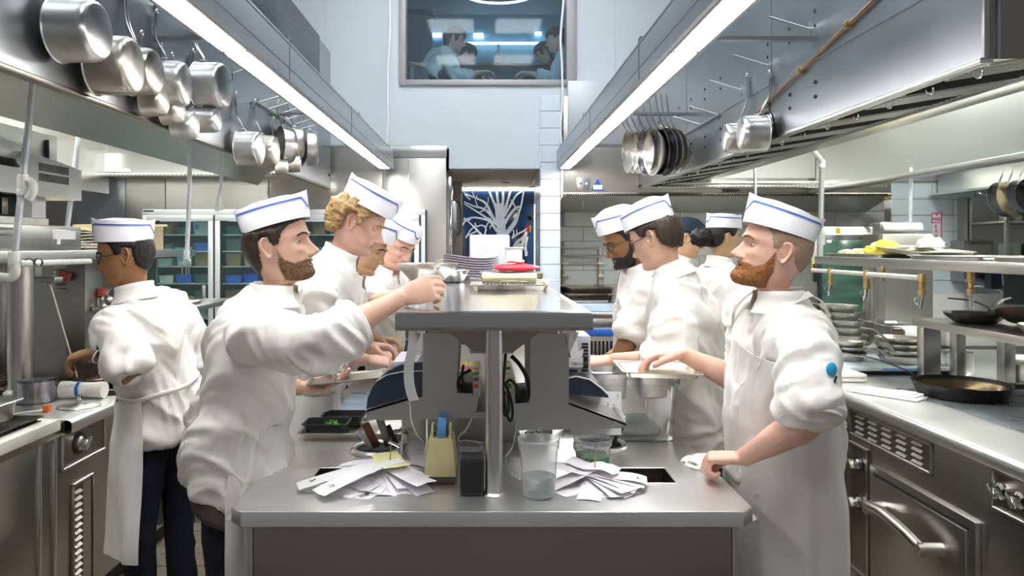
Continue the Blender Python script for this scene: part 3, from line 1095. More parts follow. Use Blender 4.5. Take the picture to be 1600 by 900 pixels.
 def legs(self, mat='cloth_navy', stance=.10, shoes='shoe_black', step=(0, 0), amp=1.0, top=.12):
  S = self.S
  parts = []
  zc = self.pel[2]
  ankle = []
  hipc = self.pel - np.array([0, 0, .02])
  for sg, st in ((1, step[0]), (-1, step[1])):
   hip = hipc + self.l * sg * .085 * S * min(1, self.w)
   an = np.array([self.pel[0], self.pel[1], self.floor + .085]) + self.l * sg * stance * S + self.f * st
   kn = hip * .48 + an * .52 + self.f * .02
   ankle.append(an)
   parts.append(limb([hip + np.array([0, 0, .06]), hip * .6 + kn * .4, kn, kn * .45 + an * .55, an], np.array([.088, .094, .076, .072, .066]) * S * min(1, self.w), 18, 6))
  parts.append(ellipsoid(hipc + np.array([0, 0, .02]), self.l, self.f, self.u, .150 * S * min(1, self.w), .108 * S, top - .02, 12))
  v, f, n = remesh(parts, self.jvox * 1.2, 6, .5)
  q = np.stack([(v - self.pel) @ self.l * 6, (v - self.pel) @ self.f * 6, v[:, 2] * 11 + (v - self.pel) @ self.f * 6], -1)
  v = v + n * (.011 * (ridged(q, self.seed + 20) - .5) * amp)[:, None]
  MB().add(v, f).build('trousers', mat, self.root, 180)
  for an in ankle:
   b = np.array([an[0], an[1], self.floor])
   pts = np.array([b - self.f * .075 + self.u * .045, b - self.f * .04 + self.u * .050, b + self.f * .03 + self.u * .048, b + self.f * .10 + self.u * .036, b + self.f * .165 + self.u * .028]) 
   v, f = loft(pts, [.034, .040, .042, .046, .030], [.043, .048, .046, .034, .022], self.l, self.u, 16)
   v[:, 2] = np.maximum(v[:, 2], self.floor + .001)
   MB().add(v, f).build('shoe', shoes, self.root, 60)
 def under(self):
  S = self.S
  self.body.append((*self.torso_volume(-.05, -.035, 18), 'skin'))
  for sg in (1, -1):
   hip = self.pel + self.l * sg * .085 * S * min(1, self.w)
   an = np.array([self.pel[0], self.pel[1], self.floor + .07]) + self.l * sg * .10 * S
   self.body.append((*limb([hip, hip * .5 + an * .5, an], [.035, .028, .022], 10, 3), 'skin'))
 def apron(self, bib=True, half=105, bottom=.42, top=.66, bib_half=48, grow=.016, mat='apron_white', tie=True, flare=.03, shift=0.0, name='apron'):
  S = self.S
  ts, bow, hw, hd, L = self.tor
  wt = .16
  rows = []
  nv = 46
  zb = bottom
  cols = 60
  ztop = top if bib else wt + .04
  zs = np.linspace(0, 1, nv)
  waist_c, _, _ = self.ring(wt)
  for z in zs:
   if bib and z < .42:
    q = z / .42
    t = ztop + (wt - ztop) * q
    A = math.radians(bib_half + (half - bib_half) * sstep(.35, 1.0, q))
   else:
    q = (z - .42) / .58 if bib else z
    t = None
    A = math.radians(half)
   th = np.linspace(-A, A, cols) + math.radians(shift)
   if t is not None:
    c, a, b = self.ring(t, grow)
    ax, bx = self.side, self.fwd
   else:
    c0, a0, b0 = self.ring(wt, grow)
    zz = c0[2] + (zb - c0[2]) * q
    w = sstep(0, .35, q)
    c = c0 * (1 - w) + np.array([self.pel[0], self.pel[1], 0]) * w
    c = np.array([c[0], c[1], zz])
    a1, b1 = .200 * S * self.w + grow + flare * q, .158 * S + grow + flare * q
    a, b = a0 * (1 - w) + a1 * w, b0 * (1 - w) + b1 * w
    ax = self.side * (1 - w) + self.l * w
    bx = self.fwd * (1 - w) + self.f * w
   fold = np.stack([th * 5.0, np.full(cols, (t if t is not None else -q) * 2.2), np.zeros(cols)], -1)
   amp = .004 if t is not None else .004 + .012 * q
   dsp = amp * (noise3(fold, self.seed + 31) - .5) * 2 + .004 * (ridged(fold * 2.1 + 3, self.seed + 33) - .5)
   rows.append(c + (np.sin(th) * (a + dsp))[:, None] * ax + (np.cos(th) * (b + dsp))[:, None] * bx)
  P = np.array(rows)
  du = np.gradient(P, axis=1)
  dv = np.gradient(P, axis=0)
  n = np.cross(du, dv)
  n /= np.linalg.norm(n, axis=2)[..., None] + 1e-9
  mid = P.mean((0, 1))
  cen = self.pel
  if np.sum(n * (P - cen)) < 0:
   n = -n
  Q = P - n * .0025
  mb = MB().grid(P).grid(Q, flip=True)
  for A_, B_ in ((P[0], Q[0]), (P[-1], Q[-1]), (P[:, 0], Q[:, 0]), (P[:, -1], Q[:, -1])):
   mb.grid(np.array([A_, B_]))
  ap = mb.build(name, mat, self.root, 180)
  if tie:
   c, a, b = self.ring(wt + .02, grow - .003)
   th = np.linspace(0, 2 * np.pi, 60, endpoint=False)
   G = []
   for dz, rr in ((-.012, -.004), (-.008, .0), (.008, .0), (.012, -.004)):
    w = .003 * np.sin(th * 5 + self.seed)
    G.append(c + self.up * (dz * .7) + (np.sin(th) * (a + rr))[:, None] * self.side + (np.cos(th) * (b + rr))[:, None] * self.fwd + self.up * w[:, None])
   MB().grid(np.array(G), cv=True).build('apron_string', mat, ap, 180)
  return ap
 def strap(self, pts, w=.02, mat='apron_white', parent=None, name='neck_strap', off=.0):
  P = spline([Vector(p) for p in pts], 6)
  A, B = [], []
  for i, p in enumerate(P):
   d = (P[min(i + 1, len(P) - 1)] - P[max(i - 1, 0)]).normalized()
   o = Vector(p) - Vector(self.pel + self.up * .35)
   o = (o - d * o.dot(d)).normalized()
   s = d.cross(o)
   A.append(p + s * w / 2)
   B.append(p - s * w / 2)
  return MB().grid(np.array([[tuple(x) for x in A], [tuple(x) for x in B]])).build(name, mat, parent or self.root, 180)
 def finish(self):
  mb = MB()
  first = True
  for v, f, k in self.body:
   if first:
    o = len(mb.v)
    mb.v.extend([tuple(p) for p in v])
    mb.f.extend([tuple(i + o for i in q) for q in f])
    mb.m.extend([1 if z else 0 for z in self.lipmask])
    first = False
   else:
    mb.add(v, f, 0)
  mb.build('body', [self.skin, 'lips' if self.skin in ('skin', 'skin_pink', 'skin_tan') else 'lips_dark'], self.root, 180)
  return self.root
pm('skin', (0.66, 0.41, 0.30), 0.50, 0.0, 0.07, 22.0, bump=0.03, bscale=300, sub=0.12)
pm('skin_pink', (0.72, 0.43, 0.33), 0.50, 0.0, 0.08, 20.0, bump=0.03, bscale=300, sub=0.12)
pm('skin_tan', (0.60, 0.37, 0.22), 0.50, 0.0, 0.07, 22.0, bump=0.03, bscale=300, sub=0.12)
pm('skin_brown', (0.33, 0.165, 0.075), 0.48, 0.0, 0.08, 22.0, bump=0.03, bscale=300, sub=0.10)
pm('skin_dark', (0.30, 0.145, 0.065), 0.46, 0.0, 0.08, 22.0, bump=0.03, bscale=300, sub=0.10)
pm('lips', (0.56, 0.22, 0.19), 0.40)
pm('lips_dark', (0.36, 0.12, 0.10), 0.40)
pm('hair_black', (0.012, 0.010, 0.010), 0.45, 0.0, 0.4, 60.0, (1, 1, 0.2), 0.5, 160, (1, 1, 0.15))
pm('hair_brown', (0.040, 0.024, 0.016), 0.48, 0.0, 0.4, 60.0, (1, 1, 0.2), 0.5, 160, (1, 1, 0.15))
pm('hair_blond', (0.36, 0.22, 0.09), 0.50, 0.0, 0.45, 60.0, (1, 1, 1), 0.6, 130)
pm('stubble', (0.36, 0.24, 0.17), 0.6, 0.0, 0.1, 90.0, bump=0.3, bscale=300)
pm('beard_ginger', (0.36, 0.13, 0.03), 0.6, 0.0, 0.45, 120.0, bump=0.9, bscale=300)
pm('beard_brown', (0.20, 0.10, 0.045), 0.6, 0.0, 0.45, 120.0, bump=0.9, bscale=300)
pm('beard_black', (0.020, 0.014, 0.011), 0.6, 0.0, 0.4, 120.0, bump=0.9, bscale=300)
for _n in ('hair_black', 'hair_brown', 'hair_blond', 'beard_black', 'beard_brown', 'beard_ginger', 'stubble'):
 MATS[_n + '_soft'] = MATS[_n].copy()
 MATS[_n + '_soft'].name = _n + '_soft'
 strands(_n + '_soft')
def hair_line(front=.075, side=-.012, nape=-.085, temple=.045, t=.010, top=.012, fade=0.010):
 xs = [-.115, -.07, -.046, -.040, -.004, .002, .022, .034, .055, .085, .12]
 ys = [nape, nape + .004, nape + .030, .020, .028, side, side + .004, temple, temple + .018, front, front + .01]
 def fn(F, L, U):
  ln = np.interp(F, xs, ys)
  e = (U - ln)
  th = np.where(e > 0, t * sstep(0, fade, e) + 0.0012, -1)
  return np.where(U > .046, np.minimum(th, .0035), th)
 return fn
def beard_fn(t=.006, chin=.012, cheek=1.0, stache=.006, side_top=.0, low=-.124):
 def fn(F, L, U):
  top = np.interp(F, [-.03, .0, .014, .03, .055, .074, .085, .12], [side_top, side_top, side_top - .01, -.040, -.058 + .012 * (cheek - 1), -.052, -.0495, -.0495])
  al = np.abs(L)
  e = np.minimum(top - U, (F + .006 - .25 * np.clip(-.06 - U, 0, 1)) * 1.0)
  e = np.minimum(e, (U - low) * 1.0)
  lip = ((al / .021) ** 2 + ((U + .0690) / .0105) ** 2) < 1
  fil = (al < .012) & (U > -.088) & (U < -.080) & (F > .06)
  c = np.exp(-((U + .108) / .024) ** 2) * sstep(.02, .075, F)
  th = (t + (chin - t) * c) * sstep(0, .026, e) * (.45 + .55 * sstep(-.03, -.075, U)) * (.38 + .62 * sstep(.0, .055, F)) + .0006
  th = np.where((U > -.060) & (F > .07), np.minimum(th, stache), th)
  th = np.where((e <= 0) | (lip & (F > .06)), -1, th)
  return th
 return fn
# ---------------------------------------------------------------- the setting
BW = 6.62                                      # distance of the painted rear wall
def bxyz(px, Y):
 return (px - CX) * Y / F_PX
def zz(py, Y):
 return EYE - (py - CY) * Y / F_PX
# floor: grout bed with quarry tiles laid singly where the aisle shows
floor = struct('floor', 'brown quarry tile floor of the aisle')
MB().box(-5.6, 5.8, -1.0, 12.0, -0.10, -0.004).build('grout_bed', 'floor_grout', floor)
_t = MB().box(-.0735, .0735, -.0735, .0735, -.004, .0, .0015, seg=1).build('tile', 'floor_tile', floor)
_t.location = (-1.62, 3.0, 0)
for i in range(7):
 for j in range(18):
  if i or j:
   linked(_t, 'tile', floor, (-1.62 + i * .152, 3.0 + j * .152, random.uniform(-.0006, .0006)))
for i in range(7):
 for j in range(11):
  linked(_t, 'tile', floor, (.80 + i * .152, 3.0 + j * .152, random.uniform(-.0006, .0006)))
MB().box(-5.6, -1.70, -1, 12, -.004, -.001).box(1.79, 5.8, -1, 12, -.004, -.001).box(-1.70, 1.79, -1, 2.92, -.004, -.001).box(-.63, .72, 2.92, 12, -.004, -.001).box(-1.70, -.63, 5.67, 12, -.004, -.001).box(.72, 1.79, 4.6, 12, -.004, -.001).build('floor_field', 'floor_tile', floor)
# rear wall: painted, with the opening of the upstairs window and of the corridor
wx0, wx1, wz0, wz1 = bxyz(632, BW), bxyz(887, BW), zz(126, BW), 4.35
wall = struct('wall_back', 'pale blue painted rear wall above the kitchen')
mb = MB()
mb.box(-5.5, wx0, BW, BW + .14, 2.48, 4.6)
mb.box(wx1, 5.6, BW, BW + .14, 2.30, 4.6)
mb.box(wx0, wx1, BW, BW + .14, 2.30, wz0)
mb.box(wx0, wx1, BW, BW + .14, wz1, 4.6)
mb.box(-.36, wx0 + .4, BW, BW + .14, 2.30, 2.48)
mb.build('paint', 'wall_paint', wall)
mb = MB()
for px in (508, 961):
 X = bxyz(px, BW)
 mb.box(X - .002, X + .002, BW - .001, BW + .01, 2.5, 4.5)
mb.build('panel_joint', 'wall_grey', wall)
# upstairs window
win = struct('window_1', 'grey framed interior window looking into the room upstairs')
mb = MB()
fw, fb = .048, .055
mb.box(wx0 - .045, wx0 + .012, BW - .025, BW + .16, wz0 - .045, wz1, .003)
mb.box(wx1 - .012, wx1 + .075, BW - .025, BW + .16, wz0 - .045, wz1, .003)
mb.box(wx0 + .012, wx1 - .012, BW - .025, BW + .16, wz0 - .045, wz0 + .005, .003)
mb.box(wx0 + .012, wx1 - .012, BW - .025, BW + .16, wz1 - .03, wz1 + .03, .003)
mb.build('window_frame', 'window_frame', win)
MB().box(wx0 + .012, wx1 - .012, BW + .045, BW + .051, wz0 + .005, wz1 - .03).build('pane', 'office_glass', win)
# corridor: soffit, side walls, tiled pilasters, far glazed wall
cor = struct('wall_corridor', 'beige tiled corridor behind the kitchen')
mb = MB()
mb.box(-.36, .52, BW + .145, 8.86, 2.30, 2.42)
mb.build('soffit', 'soffit', cor)
mb = MB()
mb.box(-.50, -.345, BW - .05, 8.9, 0, 2.30)
mb.box(.60, .70, 7.4, 8.9, 0, 2.30)
mb.build('side_wall', 'tile_beige', cor)
xl = bxyz(712, 7.9)
_t = MB().box(-.031, .031, -.01, .002, 0, .176, .002, seg=1).build('pilaster_tile', 'tile_beige', cor)
_t.location = (xl + .031, 7.9, 1.0)
for k in range(1, 7):
 linked(_t, 'pilaster_tile', cor, (xl + .031, 7.9, 1.0 + k * .180))
MB().box(xl - .04, xl + .062, 7.90, 8.2, 0, 2.30).build('pilaster', 'grout', cor)
_t = MB().box(-.14, .14, -.21, .21, -.006, 0, .001, seg=1).build('ceiling_board', 'soffit', cor)
_t.location = (-.20, 6.98, 2.299)
for i in range(3):
 for j in range(4):
  if i or j:
   linked(_t, 'ceiling_board', cor, (-.20 + i * .285, 6.98 + j * .425, 2.299))
MB().box(.18, .27, 7.95, 8.0, 2.285, 2.295).build('ceiling_slot', 'black_plastic', cor)
mb = MB()
mb.box(-.40, .66, 8.83, 8.845, 2.270, 2.297)
o = mb.build('light_strip', 'warm_light', None, label='thin warm light strip along the top of the corridor window', cat='light')
mb = MB().box(.598, .622, 8.78, 8.80, 1.2, 2.10)
mb.build('light_strip', 'warm_light', None, label='thin upright warm light strip beside the corridor window', cat='light')
MB().box(-.343, -.33, 8.35, 8.45, 1.5, 1.9).build('light_strip', 'added_lamp', None, label='added cool light strip, hidden on the corridor wall behind the tiled pilaster', cat='light')  # unseen lamp added to brighten the tree decal
w2 = struct('window_2', 'dark blue corridor window with a white bare tree on it')
MB().box(-.42, .66, 8.86, 8.90, 0.0, 2.30).build('pane', 'night_glass', w2)
YT = 8.855
def tpt(px, py):
 p = at(px, py, YT)
 return (p.x, p.z)
def branch(mb, pts, w0, w1):
 pts = [Vector((a, 0, b)) for a, b in [tpt(*p) for p in pts]]
 P = spline(pts, 4)
 k = len(P)
 yt = YT - len(mb.v) * 1.2e-5
 A, B = [], []
 for i, p in enumerate(P):
  d = (P[min(i + 1, k - 1)] - P[max(i - 1, 0)]).normalized()
  n = Vector((-d.z, 0, d.x))
  w = (w0 + (w1 - w0) * i / (k - 1)) * YT / F_PX / 2
  A.append((p.x + n.x * w, yt, p.z + n.z * w))
  B.append((p.x - n.x * w, yt, p.z - n.z * w))
 C = [(a[0], YT + .002, a[2]) for a in A]
 D = [(b[0], YT + .002, b[2]) for b in B]
 mb.grid(np.array([A, B])).grid(np.array([C, D])).grid(np.array([A, C])).grid(np.array([B, D]))
mb = MB()
branch(mb, [(783, 415), (783, 385), (783, 355), (781, 335), (780, 318)], 14, 14)
for pts, a, b in [
 ([(777, 352), (768, 335), (759, 318), (745, 310), (726, 303)], 5, 2), ([(779, 340), (774, 322), (768, 308), (764, 297)], 5, 2.5),
 ([(782, 335), (778, 315), (776, 297)], 5, 3), ([(784, 330), (786, 312), (786, 297)], 5, 3), ([(786, 335), (792, 318), (798, 297)], 5, 3),
 ([(788, 338), (798, 320), (806, 306), (818, 297)], 4, 2), ([(779, 350), (768, 338), (757, 327), (740, 322), (725, 315)], 4.5, 1.5),
 ([(777, 362), (763, 343), (744, 330), (725, 318)], 4, 1.5), ([(776, 350), (765, 345), (750, 341), (738, 340), (724, 344)], 4, 2),
 ([(788, 350), (797, 335), (806, 325), (815, 322)], 5, 2.5), ([(789, 366), (800, 352), (808, 338), (814, 322), (818, 300)], 5, 2),
 ([(787, 372), (796, 362), (806, 348), (812, 330)], 4, 2), ([(754, 369), (745, 359), (738, 352), (725, 340)], 3.5, 1.5),
 ([(757, 369), (759, 356), (752, 352), (745, 354), (742, 348)], 2.5, 1.5), ([(759, 355), (764, 346), (768, 341)], 2, 1.2),
 ([(745, 361), (735, 366), (728, 369)], 2, 1), ([(756, 327), (762, 318), (763, 308)], 2, 1), ([(747, 324), (743, 313), (746, 305)], 1.8, 1),
 ([(757, 328), (751, 331), (748, 332)], 2, 1), ([(806, 325), (801, 317), (798, 312)], 2, 1), ([(812, 330), (806, 325), (802, 316)], 2, 1),
 ([(735, 312), (728, 306), (724, 298)], 2.4, 1), ([(742, 309), (738, 300), (735, 297)], 2, 1), ([(773, 355), (766, 353), (766, 358)], 2, 1),
 ([(800, 372), (808, 366), (818, 361), (824, 356)], 3.5, 2), ([(800, 373), (803, 362), (799, 359)], 2, 1), ([(808, 368), (807, 358)], 2, 1),
 ([(802, 390), (808, 378), (816, 372), (823, 362)], 6, 3), ([(812, 398), (815, 384), (820, 372), (822, 362)], 6, 4),
 ([(806, 400), (808, 388), (812, 380)], 5, 3), ([(822, 400), (821, 384), (824, 370)], 4, 3), ([(815, 386), (820, 390), (824, 396)], 3, 2),
 ([(728, 372), (735, 360), (744, 352)], 2, 1), ([(762, 340), (768, 344)], 2, 1), ([(722, 352), (728, 345), (736, 343)], 2.5, 1.5)]:
 branch(mb, pts, a, b)
mb.build('tree_decal', 'decal_white', w2, 0)
cont = thing('wall_telephone', 'dark wall telephone with a red and yellow tag beside the corridor window', 'telephone', (.545, 8.72, 1.9))
MB().box(.50, .575, 8.70, 8.76, 1.905, 1.965, .02).build('handset', 'black_plastic', cont)
MB().box(.50, .53, 8.72, 8.75, 1.77, 1.85, .004).build('tag_red', 'red', cont)
MB().box(.53, .55, 8.72, 8.75, 1.77, 1.85, .004).build('tag_yellow', 'yellow', cont)
# white tiled column at the corridor corner, tiles laid singly
col = struct('wall_column', 'white tiled column between the corridor and the rear hood')
cx0, cx1, cyf = bxyz(846, 6.5), bxyz(875.5, 6.5), 6.5
MB().box(cx0 + .006, cx1 - .002, cyf + .008, 7.4, 0, zz(147, 6.5)).build('core', 'grout', col)
cw = cx1 - cx0
_t = MB().box(-cw / 2 + .0, cw / 2, -.002, .010, .002, .148, .003, seg=1).build('tile', 'tile_blue', col)
_s = MB().box(-.010, .002, -.155, .155, .002, .148, .003, seg=1).build('side_tile', 'tile_blue', col)
ztop = zz(147, 6.5)
for k in range(15):
 z = ztop - (k + 1) * .1505
 if k == 0:
  _t.location = ((cx0 + cx1) / 2, cyf, z)
  _s.location = (cx0, cyf + .160, z)
 else:
  linked(_t, 'tile', col, ((cx0 + cx1) / 2, cyf, z))
  linked(_s, 'side_tile', col, (cx0, cyf + .160, z))
 linked(_s, 'side_tile', col, (cx0, cyf + .475, z))
MB().box(bxyz(887, 6.5), bxyz(1010, 6.5), 6.485, 6.60, zz(226, 6.5), zz(127, 6.5), .004).build('panel', 'wall_grey', wall)
# white tiled wall behind the rear hood and blue-white tiled wall beside it
def tile_wall(name, label, x0, x1, Y, z0, z1, tw, th, mat, off=0.0):
 w = struct(name, label)
 MB().box(x0, x1, Y + .008, Y + .12, 0, z1 + .02).build('grout_bed', 'grout', w)
 base = MB().box(-tw / 2 + .0025, tw / 2 - .0025, -.003, .009, .0025, th - .0025, .003, seg=1).build('tile', mat, w)
 first = True
 r = 0
 z = z1 - th
 while z > z0 - th:
  x = x0 - (tw / 2 if r % 2 else 0) + off
  while x < x1:
   a, b = max(x, x0), min(x + tw, x1)
   if b - a > .03:
    if b - a > tw - .002:
     if first:
      base.location = ((a + b) / 2, Y, z)
      first = False
     else:
      linked(base, 'tile', w, ((a + b) / 2, Y, z))
    else:
     MB().box(a + .0025, b - .0025, Y - .003, Y + .009, z + .0025, z + th - .0025, .003, seg=1).build('cut_tile', mat, w)
   x += tw
  z -= th
  r += 1
 return w
tile_wall('wall_tiled', 'white subway tiled wall under the rear hood', .70, 4.24, 7.6, .90, 1.955, .40, .1505, 'tile_white', .12)
tile_wall('wall_right', 'pale blue subway tiled wall with a fire extinguisher sign', 3.84, 5.50, 6.95, .95, 2.20, .405, .1535, 'tile_blue', -.02)
MB().box(3.84, 5.6, 6.95, 7.06, 2.22, 2.6).build('upper_paint', 'wall_paint', bpy.data.objects['wall_right'])
# left rear steel wall in sheets
wl = struct('wall_left', 'brushed steel clad wall behind the glass door refrigerator')
MB().box(-5.5, -.345, 6.56, 6.62, 0, 2.50).build('backing', 'steel_dark', wl)
for a, b, m_ in ((-60, 118, 'steel_wall'), (118, 196.5, 'steel_hood'), (197, 258.5, 'steel_wall'), (259, 420, 'steel_front'), (420.5, 598, 'steel_front')):
 MB().box(bxyz(a, 6.55) + .002, bxyz(b, 6.55) - .002, 6.545, 6.56, 1.2, 2.49, .002, seg=1).build('sheet', m_, wl)
# side walls, ceiling with unseen lamps added to fill the room
MB().box(-5.6, -5.5, -1, 6.7, 0, 4.6).build('wall_side_left', 'steel_bright', kind='structure', label='steel clad side wall beyond the left cooking line')
MB().box(5.5, 5.6, -1, 7.0, 0, 4.6).build('wall_side_right', 'tile_white', kind='structure', label='pale side wall beyond the right cooking line')
MB().box(-5.6, 5.6, -1, 6.7, 4.6, 4.7).build('ceiling', 'wall_paint', kind='structure', label='pale painted ceiling over the kitchen')
for k, (x, y) in enumerate(((-.45, 1.6), (.45, 1.6), (-.45, 3.4), (.45, 3.4), (-.45, 5.2), (.45, 5.2))):
 t = thing('added_ceiling_light', '%s added square light panel of the %s ceiling row' % (('near', 'middle', 'far')[k // 2], ('left', 'right')[k % 2]), 'light', (x, y, 4.55), 'added ceiling light panels')
 MB().box(x - .33, x + .33, y - .33, y + .33, 4.575, 4.60, .004).build('frame', 'white_plastic', t)
 MB().box(x - .30, x + .30, y - .30, y + .30, 4.565, 4.575).build('diffuser', 'added_lamp', t)
# ---------------------------------------------------------------- tall steel enclosure by the corridor
Y = 6.535
enc = thing('steel_enclosure', 'tall brushed steel enclosure at the corridor corner', 'cabinet', (bxyz(650, Y), Y, 0))
MB().box(bxyz(598, Y), bxyz(697, Y), Y, 6.544, 0, zz(246, Y), .002).build('body', 'steel_wall', enc)
MB().box(bxyz(598, Y) - .01, bxyz(697, Y) + .006, Y - .012, 6.545, zz(246, Y), zz(228, Y), .003).build('top_trim', 'steel_bright', enc)
MB().box(bxyz(638, Y) - .003, bxyz(638, Y) + .003, Y - .004, Y, 0.1, zz(247, Y)).build('seam', 'steel_bright', enc)
t = thing('telephone_box', 'chrome wall box with a black coiled cord at the corridor corner', 'telephone', (-.31, 6.9, 1.4))
MB().box(-.343, -.30, 6.75, 7.05, 1.25, 2.25, .004).build('backplate', 'chrome', t)
MB().box(-.30, -.262, 6.80, 6.98, 1.75, 2.02, .01).build('handset', 'steel_hood', t)
mb = MB()
mb.tube(spline([(-.27, 6.85, 2.0), (-.24, 6.85, 2.02), (-.22, 6.85, 1.9), (-.225, 6.85, 1.75), (-.26, 6.85, 1.70)], 6), .008, 6)
mb.build('cord', 'black_rubber', t)
# ---------------------------------------------------------------- hoods
def hood_face_x(px, X):
 return F_PX * X / (px - CX)
# left hood: face over the aisle, open below, lit inside by added unseen lamps
HX, HZ = -1.35, 2.11
hl = thing('exhaust_hood', 'long brushed steel exhaust hood over the left line, hung with saucepans', 'hood', (HX, 3.8, HZ))
mb = MB()
mb.box(HX - .004, HX, 1.0, 6.45, HZ, 3.3)
mb.build('face_panel', 'steel_hood', hl)
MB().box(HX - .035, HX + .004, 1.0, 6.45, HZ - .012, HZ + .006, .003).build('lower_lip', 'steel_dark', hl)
MB().box(-3.30, -3.29, 1.0, 6.45, HZ - .05, 2.95).build('outer_panel', 'steel_bright', hl)
MB().box(-3.30, HX, 1.0, 6.45, 2.95, 2.96).build('top_panel', 'steel_bright', hl)
G = []
for i in range(13):
 a = i / 12
 G.append([(x, 6.45 - .55 * (1 - math.cos(a * math.pi / 2)) * .9, 2.24 + .72 * math.sin(a * math.pi / 2)) for x in np.linspace(-3.29, HX - .004, 14)])
MB().grid(np.array(G)).build('curved_end', 'steel_bright', hl, 180)
MB().box(-3.9, HX - .0, 6.36, 6.545, 2.205, 2.235, .003).build('end_ledge', 'steel_bright', hl)
mb = MB()
for k in range(62):
 x = -3.6 + k * .036
 mb.box(x, x + .014, 6.355, 6.362, 2.216, 2.226)
mb.build('ledge_slots', 'steel_dark', hl, kind='stuff')
G = [[(HX - .05, 1.0, HZ + .02), (HX - .05, 6.4, HZ + .02)], [(HX - .42, 1.0, HZ + .20), (HX - .42, 6.4, HZ + .20)], [(HX - .55, 1.0, HZ + .10), (HX - .55, 6.4, HZ + .10)], [(HX - .62, 1.0, HZ + .02), (HX - .62, 6.4, HZ + .02)]]
MB().grid(np.array(G)).build('gutter', 'steel_bright', hl, 40)
for k in range(3):
 y = 2.4 + k * 1.5
 MB().box(-2.55, -2.25, y - .3, y + .3, 2.90, 2.945, .01).build('lamp', 'added_hood_lamp', hl)  # added out of sight to brighten the hood interior
# screws and drilled holes of the face
mb = MB()
for y in (3.9, 4.5, 5.2, 5.9):
 for z in (2.2, 2.28, 2.62, 2.70):
  mb.cyl((HX, y, z), (HX + .003, y, z), .006, n=8)
mb.build('screw', 'steel_dark', hl, kind='stuff')
# right hood
hr = thing('exhaust_hood', 'long brushed steel exhaust hood over the right line, with slotted filters inside', 'hood', (1.35, 4.2, HZ))
RX = 1.35
MB().box(RX, RX + .004, 2.0, 6.45, HZ, 3.3).build('face_panel', 'steel_hood', hr)
MB().box(RX - .004, RX + .035, 2.0, 6.45, HZ - .012, HZ + .004, .003).build('lower_lip', 'steel_bright', hr)
MB().box(RX + .004, 2.90, 2.0, 2.006, HZ, 3.3).build('end_panel', 'steel_dark', hr)
MB().box(RX - .002, RX + .012, 1.985, 2.0, HZ, 3.3, .002).box(RX + .04, RX + .048, 1.992, 2.0, HZ, 3.3, .002).build('corner_trim', 'steel_hood', hr)
MB().box(2.90, 2.905, 2.0, 6.45, HZ - .02, 2.95).build('outer_panel', 'steel_bright', hr)
MB().box(RX, 2.90, 2.0, 6.45, 2.95, 2.96).build('top_panel', 'steel_bright', hr)
MB().box(2.84, 2.95, 1.6, 6.45, HZ - .045, HZ - .012, .003).build('outer_lip', 'steel_bright', hr)
MB().box(1.84, 1.96, 2.0, 6.40, 2.165, 2.195, .004).build('gutter_rail', 'steel_bright', hr)
# filter bank: slotted steel cassettes one after another, each with two pull loops
f0, f1 = Vector((1.40, 0, 2.125)), Vector((1.84, 0, 2.195))
fd = (f1 - f0).normalized()
fn_ = Vector((-fd.z, 0, fd.x))
flen = (f1 - f0).length
def filter_unit(y0, w):
 c = (f0 + f1) / 2
 o = MB().obox((c.x, y0 + w / 2, c.z), fd, (0, 1, 0), fn_, flen / 2, w / 2 - .006, .012).build('filter', 'steel_bright', hr)
 n = 12
 for k in range(n):
  y = y0 + .02 + (w - .04) * (k + .5) / n
  MB().obox(Vector((c.x, y, c.z)) - fn_ * .012, fd, (0, 1, 0), fn_, flen / 2 - .03, (w - .04) / n * (.30 if k < n / 2 else .14), .006).build('slat', 'steel_bright' if k < n / 2 else 'dark_void', o)
 for q in (.25, .75):
  p = f0 + fd * .06
  yy = y0 + w * q
  pts = [p + Vector((0, yy + .02 * math.cos(a), 0)) - fn_ * (.014 + .022 * math.sin(a)) for a in np.linspace(0, math.pi, 8)]
  MB().tube(pts, .0035, 6).build('pull_loop', 'chrome', o)
for k in range(9):
 filter_unit(2.06 + k * .48, .475)
for k in range(3):
 y = 2.6 + k * 1.4
 MB().box(2.25, 2.55, y - .3, y + .3, 2.90, 2.945, .01).build('lamp', 'added_hood_lamp', hr)  # unseen lamps added to light the inside of the right hood
G = []
for i in range(13):
 a = i / 12
 G.append([(x, 6.45 - .5 * (1 - math.cos(a * math.pi / 2)), 2.20 + .75 * math.sin(a * math.pi / 2)) for x in np.linspace(RX + .005, 2.895, 12)])
MB().grid(np.array(G)).build('curved_end', 'steel_bright', hr, 180)
MB().box(RX + .0, 2.9, 6.34, 6.45, 2.105, 2.135, .003).box(RX + .06, 2.9, 6.32, 6.40, 2.135, 2.16, .003).build('end_ledge', 'steel_bright', hr)
mb = MB()
for k in range(60):
 x = RX + .1 + k * .034
 mb.box(x, x + .012, 6.335, 6.342, 2.114, 2.124)
mb.build('ledge_slots', 'steel_dark', hr, kind='stuff')
